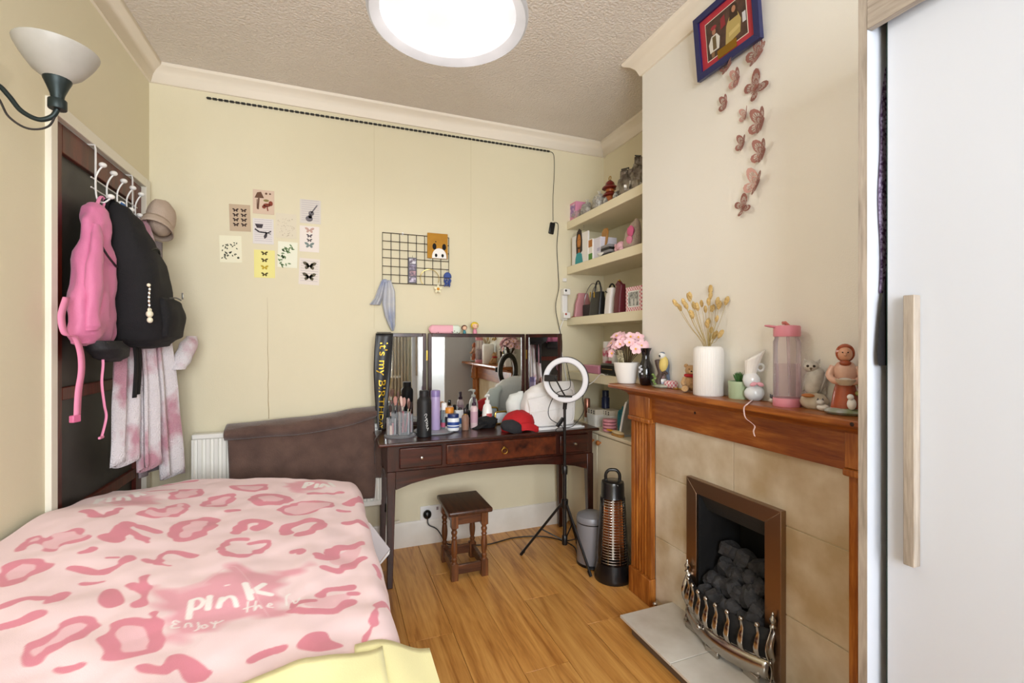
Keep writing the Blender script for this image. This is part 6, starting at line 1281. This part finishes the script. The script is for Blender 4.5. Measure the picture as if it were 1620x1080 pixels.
# bird ornament
bd_ = mthing('bird_ornament', 'blue tit bird ornament perched on a brown stump', 'figurine', 1050, 613, .035, TOCAM)
brn = M('stump_brown', '#4a3a34', .6, bump=(60, .5)); 
MB().ball((0, 0, .006), (.034, .026, .008), 18, 8).build('base', M('mossy_base', '#6d7052', .8, var=('#b9b8a8', 30, (1, 1, 1), .15)), bd_)
MB().tube(smooth_path([(-.008, 0, .005), (-.012, .002, .03), (-.004, .0, .055), (-.012, 0, .085), (-.016, .0, .105)], 5), [.010] * 20 + [.006], 8).build('stump', brn, bd_); MB().tube([(-.006, 0, .045), (.014, -.004, .062), (.02, -.004, .05)], .007, 8).build('branch', brn, bd_)
MB().ball((.008, -.002, .088), (.017, .016, .030), 16, 10, rot=Matrix.Rotation(.12, 3, 'Y')).build('breast', M('bird_yellow', '#d9c271', .6), bd_); MB().ball((.014, .006, .084), (.014, .015, .033), 16, 10, rot=Matrix.Rotation(-.1, 3, 'Y')).build('wings', M('bird_slate', '#5f6f86', .5), bd_)
MB().ball((.002, -.004, .120), (.0125, .0125, .0125), 14, 9).build('head', M('bird_white', '#e6e6e2', .5), bd_); MB().ball((.003, -.002, .128), (.010, .010, .006), 12, 7).build('crown', M('bird_slate', '#5f6f86', .5), bd_); MB().ball((-.004, -.015, .120), (.003, .004, .003), 8, 6).build('eye_stripe', M('bird_black', '#15161a', .5), bd_); MB().tube([(-.002, -.014, .117), (-.004, -.022, .115)], [.003, .0008], 6).build('beak', M('bird_black', '#15161a', .5), bd_)
MB().tube([(.018, .008, .06), (.026, .012, .02)], [.008, .004], 6, flat=.4).build('tail', M('bird_slate', '#5f6f86', .5), bd_)
for a in range(6): MB().ball((-.026 + .004 * math.cos(a * 2), -.006 + .006 * math.sin(a * 2), .014 + .007 * a), (.006, .003, .004), 8, 5).build('leaf', M('leaf_green', '#6f8a45', .6), bd_)
# small cup, ribbon, chain, teddy
cu_ = mthing('white_cup', 'tiny white trinket cup with pale print beside the teddy', 'cup', 1074, 611, .025); MB().lathe([(.020, 0), (.022, .002), (.023, .036), (.0215, .036), (.0205, .005)], n=24).build('cup', cer, cu_); MB().lathe([(.0232, .012), (.0232, .024)], n=24, cap=False).build('printed_band', M('cup_blue', '#b9bdd0', .5), cu_); crumple(MB(), (0, 0, .042), (.018, .018, .014), 2).build('dried_petal', M('dried_rose', '#a88a86', .8), cu_)
rbn = mthing('gingham_ribbon', 'roll of pink gingham ribbon on the mantelshelf', 'ribbon', 1091, 613, .025); MB().lathe([(.017, -.024), (.018, -.024), (.018, .024), (.017, .024)], (0, 0, .018), 24, axis=(0, 1, 0)).build('roll', MATS['gingham_pink'], rbn); MB().tube(smooth_path([(-.015, .02, .02), (-.02, .03, .012), (-.01, .045, .004), (0, .055, .003)], 5), .005, 6, flat=.2).build('loose_end', MATS['gingham_pink'], rbn)
chn = mthing('gold_chain', 'fine gold chain bracelet heaped at the shelf edge', 'bracelet', 1078, 617, .012)
for k in range(11): a = k * 1.1; cc_ = Vector((.004 * math.sin(k * 2), .045 - .0088 * k, .004)); MB().tube([cc_ + Vector((.005 * math.cos(b), .006 * math.sin(b), .003 * math.sin(b + a))) for b in [2 * PI * j / 10 for j in range(10)]], .0012, 5, closed=True).build('link', brass, chn)
td = mthing('teddy_bear', 'small beige teddy bear with a red scarf', 'teddy bear', 1108, 619, .035, TOCAM + .2); fur = M('teddy_fur', '#c29a6c', .95, bump=(220, .6), sheen=.3)
MB().ball((0, 0, .030), (.022, .018, .028), 18, 11).build('body', fur, td); MB().ball((0, -.002, .072), (.019, .017, .018), 18, 11).build('head', fur, td); MB().ball((0, -.018, .068), (.008, .007, .007), 12, 8).build('muzzle', M('teddy_muzzle', '#d6b58c', .95), td); MB().ball((0, -.0245, .070), (.0032, .002, .0025), 8, 6).build('nose', M('felt_black', '#141214', .9), td)
for s in (-1, 1):
    MB().ball((s * .015, .002, .087), (.007, .004, .007), 10, 7).build('ear', fur, td); MB().ball((s * .007, -.0175, .077), .0018, 8, 6).build('eye', M('felt_black', '#141214', .9), td)
    MB().tube([(s * .018, -.003, .046), (s * .026, -.012, .030), (s * .022, -.018, .022)], [.009, .008, .007], 8).build('arm', fur, td); MB().tube([(s * .014, -.008, .012), (s * .020, -.026, .010), (s * .021, -.034, .014)], [.011, .010, .011], 8).build('leg', fur, td)
red = M('scarf_red', '#b5202a', .85, bump=(200, .3)); MB().tube([(.017 * math.cos(a), .015 * math.sin(a), .055) for a in [2 * PI * k / 18 for k in range(18)]], .0055, 8, closed=True).build('scarf', red, td); MB().box((.004, -.024, .022), (.016, -.020, .054)).build('scarf_end', red, td, bevel=.0015)
# ribbed vase with bunny tail grass
rv = mthing('ribbed_vase', 'tall white ribbed vase of dried bunny tail grass', 'vase', 1139.5, 624, .055); NR = 40
def ribv(u, v):
    P = [(0, .042), (.003, .045), (.135, .045), (.15, .043), (.156, .037), (.157, .034), (.152, .033), (.02, .036)]; j = min(int(v * 7 + 1e-6), 7); z, r = P[j]; rr_ = r * (1 + (.022 * abs(math.cos(NR * PI * u)) if 1 <= j <= 3 else 0)); return (rr_ * math.cos(2 * PI * u), rr_ * math.sin(2 * PI * u), z)
MB().grid(ribv, NR * 4, 8, cu=True).build('vase', M('matt_ceramic', '#f1efed', .5), rv, ang=60); MB().lathe([(.042, .0005), (.036, .001)], n=30).build('base', cer, rv)
straw = M('straw_stem', '#b09a62', .8); tuft = M('bunny_tail', '#c8a05c', .95, var=('#dfc48a', 60, (1, 1, 1), .3), bump=(180, .8))
vq = rv.location
heads = [(1068, 479), (1075, 486), (1082, 478), (1090, 470), (1092, 467), (1085, 483), (1098, 483), (1103, 485), (1110, 480), (1116, 489), (1121, 477), (1132, 458), (1124, 467), (1135, 476), (1131, 488), (1134, 504), (1148, 487), (1160, 483), (1164, 476), (1121, 508), (1119, 512), (1132, 529), (1136, 531), (1140, 528), (1148, 522), (1094, 497)]
for k, (u, v) in enumerate(heads):
    q = (onY(u, v, vq.y + .05 * math.sin(k * 2.4)) - Vector(vq)); q.x = min(q.x, XB - .012 - vq.x); q /= 1.22; e = Vector((q.x * .12, q.y * .1, .12)); L = (q - e)
    if q.z < .17: q.z = max(q.z, .172)
    sm = smooth_path([Vector((e.x * .3, e.y * .3, .03)), e + Vector((0, 0, .03)), e + L * .55 + Vector((0, 0, .01)), q], 4)
    so_ = MB().tube(sm, .0009, 4).build('grass_stem', straw, rv); dd = (sm[-1] - sm[-3]).normalized(); R3 = Vector((0, 0, 1)).rotation_difference(dd).to_matrix(); hh = r9.uniform(.011, .016)
    MB().ball(q, (hh * .48, hh * .48, hh), 10, 8, rot=R3, f=lambda p_, d: p_ * (1 + .18 * mnoise.noise(d * 6 + Vector((k, 0, 0))))).build('seed_head', tuft, so_)
# succulent
gp = mthing('succulent_pot', 'pale green ribbed pot with a small succulent', 'potted plant', 1169, 630, .034)
MB().grid(lambda u, v: ((lambda r, z: (r * math.cos(2 * PI * u), r * math.sin(2 * PI * u), z))(*[(.030 * (1 + .02 * abs(math.cos(14 * PI * u))), .0), (.032 * (1 + .02 * abs(math.cos(14 * PI * u))), .003), (.0325 * (1 + .02 * abs(math.cos(14 * PI * u))), .048), (.034, .05), (.034, .058), (.031, .058), (.030, .05)][min(int(v * 6 + 1e-6), 6)])), 84, 7, cu=True).build('pot', M('celadon', '#b5c9a6', .35, coat=.2), gp, ang=60)
MB().lathe([(.030, .05), (.001, .052)], n=20).build('soil', M('soil', '#3a2c20', .95), gp); lf = M('succulent_green', '#3f6b35', .5)
for k in range(22):
    a = 2.4 * k; tl = .15 + .75 * (k / 22); L = .034 - .006 * tl; d = Vector((math.sin(tl) * math.cos(a), math.sin(tl) * math.sin(a), math.cos(tl))); MB().tube([(0, 0, .052), d * L * .4 + Vector((0, 0, .052)), d * L * .75 + Vector((0, 0, .054)), d * L + Vector((0, 0, .057))], [.002, .0042, .0032, .0003], 6).build('leaf', lf, gp)
# swan ornament
sw_ = mthing('swan_ornament', 'pearly white swan shaped ornament with a pink bow', 'ornament', 1199, 633, .034, TOCAM + .15); prl = M('pearl_white', '#e9e8ea', .22, coat=.7, var=('#cfdde6', 18, (1, 1, 1), .2)); 
MB().ball((.002, 0, .022), (.028, .020, .024), 20, 12, f=lambda q_, d: q_ * (1 + .10 * mnoise.noise(d * 4))).build('base', prl, sw_); MB().ball((-.006, 0, .06), (.024, .018, .026), 20, 12, f=lambda q_, d: q_ * (1 + .12 * mnoise.noise(d * 5))).build('body', prl, sw_)
MB().grid(lambda u, v: (lambda a, r: (-.008 + .012 * v * v + r * math.cos(a), r * .7 * math.sin(a), .070 + .058 * v + .62 * (r * math.cos(a)) * v * v + .006 * v))(2 * PI * u, lerp(.013, .027, v ** 1.6) * (1 + .03 * math.cos(26 * PI * u))), 52, 9, cu=True).build('tail_fan', cer, sw_, thick=.002)
MB().tube([(.018 + .009 * math.cos(a), 0, .098 + .010 * math.sin(a)) for a in [2 * PI * k / 16 for k in range(16)]], .0035, 8, closed=True).build('ring', prl, sw_)
bow = M('bow_pink', '#e3a5b2', .6)
for s in (-1, 1): MB().ball((s * .009 + .006, -.020, .050), (.010, .004, .006), 12, 8, rot=Matrix.Rotation(s * .4, 3, 'Y')).build('bow_loop', bow, sw_);
rbq = thing('curling_ribbon', 'thin pale pink ribbon curling over the shelf edge', 'ribbon', tuple(mant(1192, 636)))
part(ribbon([mant(1192, 634) + Vector((-.004, 0, .004)), Vector((MX - .002, onX(1184, 636, MX).y, MZ + .003)), onX(1177, 645, MX - .008), onX(1179, 660, MX - .010), onX(1188, 668, MX - .004), onX(1194, 674, MX - .010), onX(1192, 682, MX - .006), onX(1194, 690, MX - .010)], .006, (.15, 1, .1)), 'strand', M('ribbon_satin', '#f0d6d8', .4), rbq, thick=.0008)
tc_ = mthing('tiny_cat', 'tiny white cat ornament beside the pink bottle', 'figurine', 1221, 637, .012, TOCAM); MB().ball((0, 0, .009), (.009, .011, .009), 12, 8).build('body', cer, tc_); MB().ball((0, -.007, .022), (.007, .006, .006), 12, 8).build('head', M('cat_grey', '#5a5a60', .4), tc_)
for s in (-1, 1): MB().lathe([(.003, 0), (.0004, .005)], (s * .004, -.007, .026), 6).build('ear', M('cat_grey', '#5a5a60', .4), tc_)
# water bottle
wb_ = mthing('water_bottle', 'clear water bottle with pink lid and base', 'bottle', 1245, 642, .036, math.radians(-60)); pkp = M('bottle_pink', '#dc8b9c', .4)
MB().lathe([(.0345, 0), (.0355, .002), (.0355, .022), (.0345, .024)], n=36).build('base_cap', pkp, wb_); MB().lathe([(.0345, .024), (.0345, .182), (.031, .190), (.031, .196)], n=36, cap=False).build('body', glass('bottle_clear', '#faf4f6', .08), wb_); MB().lathe([(.031, .026), (.031, .12)], n=36, cap=False).build('liner', glass('liner_tint', '#f6eaee', .06), wb_)
MB().lathe([(.033, .196), (.034, .198), (.034, .222), (.032, .226), (.02, .228)], n=36).build('lid', pkp, wb_); MB().tube([(-.025, -.01, .223), (-.042, -.018, .226), (-.052, -.022, .2275)], [.010, .009, .006], 8, flat=.4).build('carry_tab', pkp, wb_); MB().tube([(.004, 0, .226), (-.004, -.004, .235), (-.010, -.008, .234)], .005, 8).build('spout', M('spout_coral', '#c9766c', .4), wb_); MB().tube([(.008, 0, .03), (.002, 0, .20)], .004, 8).build('straw', glass('straw_clear', '#f4e6ea', .15), wb_)
# owl
ow = mthing('owl_figurine', 'white porcelain owl on a stump', 'figurine', 1286, 646, .03, TOCAM - .1); owm = M('owl_porcelain', '#d6d2cc', .3, coat=.4, var=('#a9a49e', 28, (1, 1, 1), .15)); stn = M('stump_tan', '#b9a488', .5, var=('#d9d2c4', 25, (1, 1, 1), .2), bump=(40, .5))
MB().ball((.004, 0, .018), (.030, .022, .024), 18, 10, f=lambda q_, d: Vector((q_.x, q_.y, max(q_.z, -.018))) * (1 + .15 * mnoise.noise(d * 3.5))).build('stump', stn, ow); MB().ball((.004, .0, .070), (.022, .020, .036), 20, 12, rot=Matrix.Rotation(.28, 3, 'Y')).build('body', owm, ow); MB().ball((-.002, -.002, .104), (.0175, .016, .015), 18, 11).build('head', owm, ow)
MB().tube([(.016, .006, .06), (.026, .010, .035)], [.012, .004], 8, flat=.5).build('tail', owm, ow)
for s in (-1, 1):
    MB().ball((s * .018 + .006, .002, .068), (.007, .014, .028), 14, 9, rot=Matrix.Rotation(.28, 3, 'Y')).build('wing', M('owl_wing', '#aaa6a2', .35), ow); MB().lathe([(.005, 0), (.0005, .010)], (s * .012, -.003, .114), 8, axis=(s * .5, 0, 1)).build('ear_tuft', owm, ow); MB().ball((s * .0065 - .002, -.0165, .106), .0032, 10, 7).build('eye', M('owl_eye', '#2a1a10', .2), ow)
MB().lathe([(.003, 0), (.0004, .007)], (-.002, -.017, .101), 8, axis=(0, -.6, -1)).build('beak', M('owl_beak', '#6a5a48', .4), ow); MB().ball((-.008, -.02, .034), (.014, .006, .005), 12, 7).build('rust_leaf', M('rust_glaze', '#b5703a', .4), ow)
ct = mthing('cat_figurine', 'little white and grey cat figurine before the owl', 'figurine', 1302, 650, .012, TOCAM); MB().ball((0, 0, .009), (.014, .010, .009), 14, 9).build('body', cer, ct); MB().ball((-.006, -.004, .022), (.0085, .008, .0075), 14, 9).build('head', M('cat_pale', '#d9d6d4', .3), ct)
for s in (-1, 1): MB().lathe([(.003, 0), (.0004, .006)], (-.006 + s * .005, -.004, .027), 6).build('ear', M('cat_grey', '#5a5a60', .4), ct)
MB().tube([(.012, 0, .008), (.02, -.004, .006), (.018, -.012, .005)], .003, 6).build('tail', M('cat_grey', '#5a5a60', .4), ct)
# old woman figurine
wo = mthing('woman_figurine', 'glazed figurine of a woman in an orange headscarf holding a basket', 'figurine', 1337, 655, .034, TOCAM - .1); org_ = M('glaze_orange', '#b5532a', .35, coat=.3, var=('#8f3d1c', 22, (1, 1, 1), .2)); blo = M('glaze_blouse', '#c98f78', .35, coat=.3, var=('#e0b8a4', 25, (1, 1, 1), .2)); skn = M('glaze_skin', '#d9a184', .35)
MB().ball((0, -.004, .006), (.036, .028, .009), 20, 8, f=lambda q_, d: q_ * (1 + .12 * mnoise.noise(d * 3))).build('base', M('glaze_base', '#b9bcc0', .35, var=('#7f8a5a', 30, (1, 1, 1), .15)), wo)
MB().lathe([(.024, .008), (.025, .012), (.020, .045), (.016, .062)], n=24, sy=.8).build('skirt', org_, wo); MB().lathe([(.017, .060), (.020, .075), (.021, .092), (.014, .104), (.007, .108)], n=24, sy=.8).build('blouse', blo, wo); MB().ball((0, -.005, .122), (.0125, .012, .0145), 16, 10).build('head', skn, wo)
MB().ball((0, -.017, .121), (.003, .003, .0035), 8, 6).build('nose', skn, wo); MB().ball((0, .0015, .124), (.0165, .0145, .019), 20, 12, f=lambda q_, d: q_ if d.y > -.35 or d.z > .62 or abs(d.x) > .8 else q_ * .72).build('headscarf', org_, wo); MB().ball((0, -.011, .104), (.010, .006, .006), 12, 8).build('scarf_knot', org_, wo)
for s in (-1, 1):
    MB().tube(smooth_path([(s * .019, 0, .096), (s * .026, -.006, .078), (s * .018, -.017, .068), (s * .010, -.021, .068)], 4), [.0075] * 5 + [.0065] * 8, 10).build('arm', blo, wo); MB().ball((s * .009, -.022, .068), (.0045, .004, .0045), 8, 6).build('hand', skn, wo); MB().ball((s * .0045, -.0165, .1255), .0013, 8, 6).build('eye', M('felt_black', '#141214', .9), wo)
MB().lathe([(.010, 0), (.016, .006), (.018, .012), (.016, .013), (.009, .004)], (0, -.020, .060), 18).build('basket', M('glaze_basket', '#c9b8a4', .5, bump=(120, .6)), wo); MB().ball((0, -.020, .071), (.012, .009, .004), 12, 7).build('basket_fill', M('glaze_white', '#d9d4cc', .4), wo)
MB().ball((.010, -.024, .024), (.008, .008, .012), 12, 8).build('pet_body', cer, wo); MB().ball((.008, -.028, .038), (.006, .006, .006), 12, 8).build('pet_head', cer, wo)
for k in range(9): a = k * 2.4; MB().ball((.026 + .006 * math.cos(a), -.008 + .008 * math.sin(a), .02 + .006 * k), (.005, .005, .005), 8, 6).build('glazed_flower', M('gf_%d' % (k % 3), ('#c98a98', '#a3a566', '#e0d2c4')[k % 3], .4), wo)
# ================================================================== on the chimney wall
fo0 = Vector((1.412, 1.4987, 2.3225)); ft = thing('framed_picture', 'blue framed picture of two costumed figures with a red mount', 'picture', tuple(fo0))
lean = math.atan2(.025, .247); FW, FH = .302, .2485
def fpt(a, b, d): # a to the right (-y), b up, d towards the room
    return Vector((-math.sin(lean) * b - math.cos(lean) * d, -a, math.cos(lean) * b - math.sin(lean) * d))
def fpr(nm, P, d0, d1, m, bv=0): mb = MB(); mb.prism(P, fpt, d0, d1); return mb.build(nm, m, ft, bevel=bv)
blu = M('frame_blue', '#1a2258', .35, coat=.2); fw = .026
for P in ([(0, 0), (FW, 0), (FW - fw, fw), (fw, fw)], [(FW, 0), (FW, FH), (FW - fw, FH - fw), (FW - fw, fw)], [(FW, FH), (0, FH), (fw, FH - fw), (FW - fw, FH - fw)], [(0, FH), (0, 0), (fw, fw), (fw, FH - fw)]): fpr('moulding', P, 0, .018, blu, .001)
def rect(x0, y0, x1, y1): return [(x0, y0), (x1, y0), (x1, y1), (x0, y1)]
fpr('mount', rect(fw * .8, fw * .8, FW - fw * .8, FH - fw * .8), .004, .008, M('mount_red', '#b3303c', .6)); fpr('bevel_line', rect(.053, .050, FW - .053, FH - .05), .008, .0085, M('mount_core', '#e6dccc', .6))
ph_ = fpr('photograph', rect(.056, .053, FW - .056, FH - .053), .0085, .009, M('photo_sepia', '#3c2a22', .35, var=('#5c4032', 40, (1, 1, 1), .2)))
def fp2(nm, c, P, d=.0094): mb = MB(); mb.prism(P, fpt, .009, d); o = mb.build(nm, M('fig_' + c[1:], c, .5), ph_)
def dsc(x, y, rx, ry, n=14): return [(x + rx * math.cos(2 * PI * k / n), y + ry * math.sin(2 * PI * k / n)) for k in range(n)]
fp2('shirt', '#d9d6cc', [(.070, .075), (.115, .075), (.122, .115), (.108, .135), (.082, .135), (.066, .11)]); fp2('waistcoat', '#6b5a3a', [(.086, .08), (.104, .08), (.104, .13), (.086, .13)], .0097); fp2('face', '#a8745a', dsc(.095, .148, .009, .012)); fp2('hat', '#9c2f38', dsc(.095, .163, .014, .008), .0097); fp2('legs', '#8a6a4a', [(.078, .056), (.090, .056), (.092, .076), (.076, .076)])
fp2('robe', '#b5a060', [(.145, .060), (.215, .075), (.222, .12), (.205, .165), (.180, .168), (.155, .13)]); fp2('long_hair', '#3a2618', [(.170, .14), (.210, .14), (.208, .185), (.192, .195), (.176, .185)], .0097); fp2('figure_face', '#b98262', dsc(.193, .172, .009, .012), .0100); fp2('arm_fold', '#cdb878', [(.165, .085), (.215, .095), (.212, .108), (.165, .10)], .0098); fp2('red_cloth', '#8a2a30', [(.128, .135), (.152, .14), (.150, .18), (.130, .175)]); fp2('white_panel', '#d0d0d4', [(.228, .10), (.243, .10), (.243, .135), (.228, .135)])
fpr('plaque', rect(FW / 2 - .045, .034, FW / 2 + .045, .066), .009, .0105, M('plaque_gold', '#9a7420', .35, .6))
# rose gold paper butterflies
rgm = M('rose_gold_card', '#9c6a60', .5, .3); rgp = M('rose_gold_pale', '#c79a90', .5, .25)
WU = [(.04, .10), (.10, .36), (.26, .62), (.50, .80), (.78, .88), (.98, .80), (1.0, .62), (.90, .40), (.74, .20), (.52, .04)]
WL_ = [(.40, .0), (.62, -.06), (.78, -.20), (.80, -.42), (.66, -.60), (.46, -.66), (.28, -.56), (.14, -.36), (.06, -.14)]
def wing_mesh(mb, P, s, fx):
    """laced wing: a fan of cells from the root with holes left open"""
    root = Vector((.02, 0)); n = len(P); T = [.0, .22, .42, .5, .76, .84, 1.0]
    dense = []
    for i in range(n - 1):
        for k in range(3): dense.append(Vector(P[i]).lerp(Vector(P[i + 1]), k / 3))
    dense.append(Vector(P[-1])); m_ = len(dense); vs = [fx((root.lerp(p_, t)) * s) for t in T for p_ in dense]; fs = []
    for j in range(len(T) - 1):
        for i in range(m_ - 1):
            hole = (j in (1, 3)) and (i % 3 != 2) or (j == 4 and False)
            if not hole: fs.append((j * m_ + i, j * m_ + i + 1, (j + 1) * m_ + i + 1, (j + 1) * m_ + i))
    mb.add(vs, fs)
def butterfly(label, u, v, s, roll_, liftL, liftR, pale):
    q = onX(u, v, XB); t = thing('paper_butterfly', label, 'butterfly', (XB - .004, q.y, q.z), group='rose gold butterflies on the chimney wall')
    ca, sa_ = math.cos(roll_), math.sin(roll_)
    for sg, lf, m in ((-1, liftL, pale), (1, liftR, rgm)):
        def fx(p_):
            a, b = p_.x * sg, p_.y; out = abs(a) * math.sin(lf); a *= math.cos(lf)
            r_, up_ = a * ca - b * sa_, a * sa_ + b * ca
            return Vector((-out - .001, -r_, up_))
        mb = MB(); wing_mesh(mb, WU, s, fx); wing_mesh(mb, WL_, s, fx); mb.build('wing', m, t, smooth=False, thick=.0006)
    f2 = lambda b: Vector((-.002, sa_ * b, ca * b)); MB().tube([f2(-s * .42), f2(-s * .1), f2(s * .25), f2(s * .36)], [s * .015, s * .045, s * .05, s * .03], 8).build('body', rgm, t)
B = [('rose gold butterfly tucked half behind the blue picture frame', 1203, 88, .046, -.9, .35, 1.0, rgm), ('rose gold butterfly peeping from under the frame corner', 1155, 106, .036, -.9, .35, 1.0, rgm), ('pale rose butterfly just below the blue frame', 1170, 128, .036, -.35, .35, 1.2, rgp), ('large laced rose gold butterfly spread flat on the wall', 1197, 140, .044, -1.0, .15, .25, rgm), ('small rose gold butterfly left of the big laced one', 1151, 166, .030, -.3, .35, 1.15, rgm), ('pale pink shiny butterfly tilted flat on the wall', 1182, 183, .026, -.2, .25, .9, rgp), ('rose gold butterfly below the pale pink shiny one', 1208, 196, .046, -.35, .4, 1.15, rgm), ('small rose gold butterfly halfway down the trail', 1178, 229, .030, -.4, .3, 1.0, rgm), ('rose gold butterfly beside the small one halfway down', 1210, 243, .042, -.35, .4, 1.15, rgm), ('rose gold butterfly second from the bottom of the trail', 1200, 292, .046, -.5, .4, 1.0, rgp), ('dark rose gold butterfly at the bottom of the trail', 1178, 328, .034, -1.15, .35, .5, rgm)]
for b in B: butterfly(b[0], b[1], b[2], b[3] * 1.22, *b[4:])
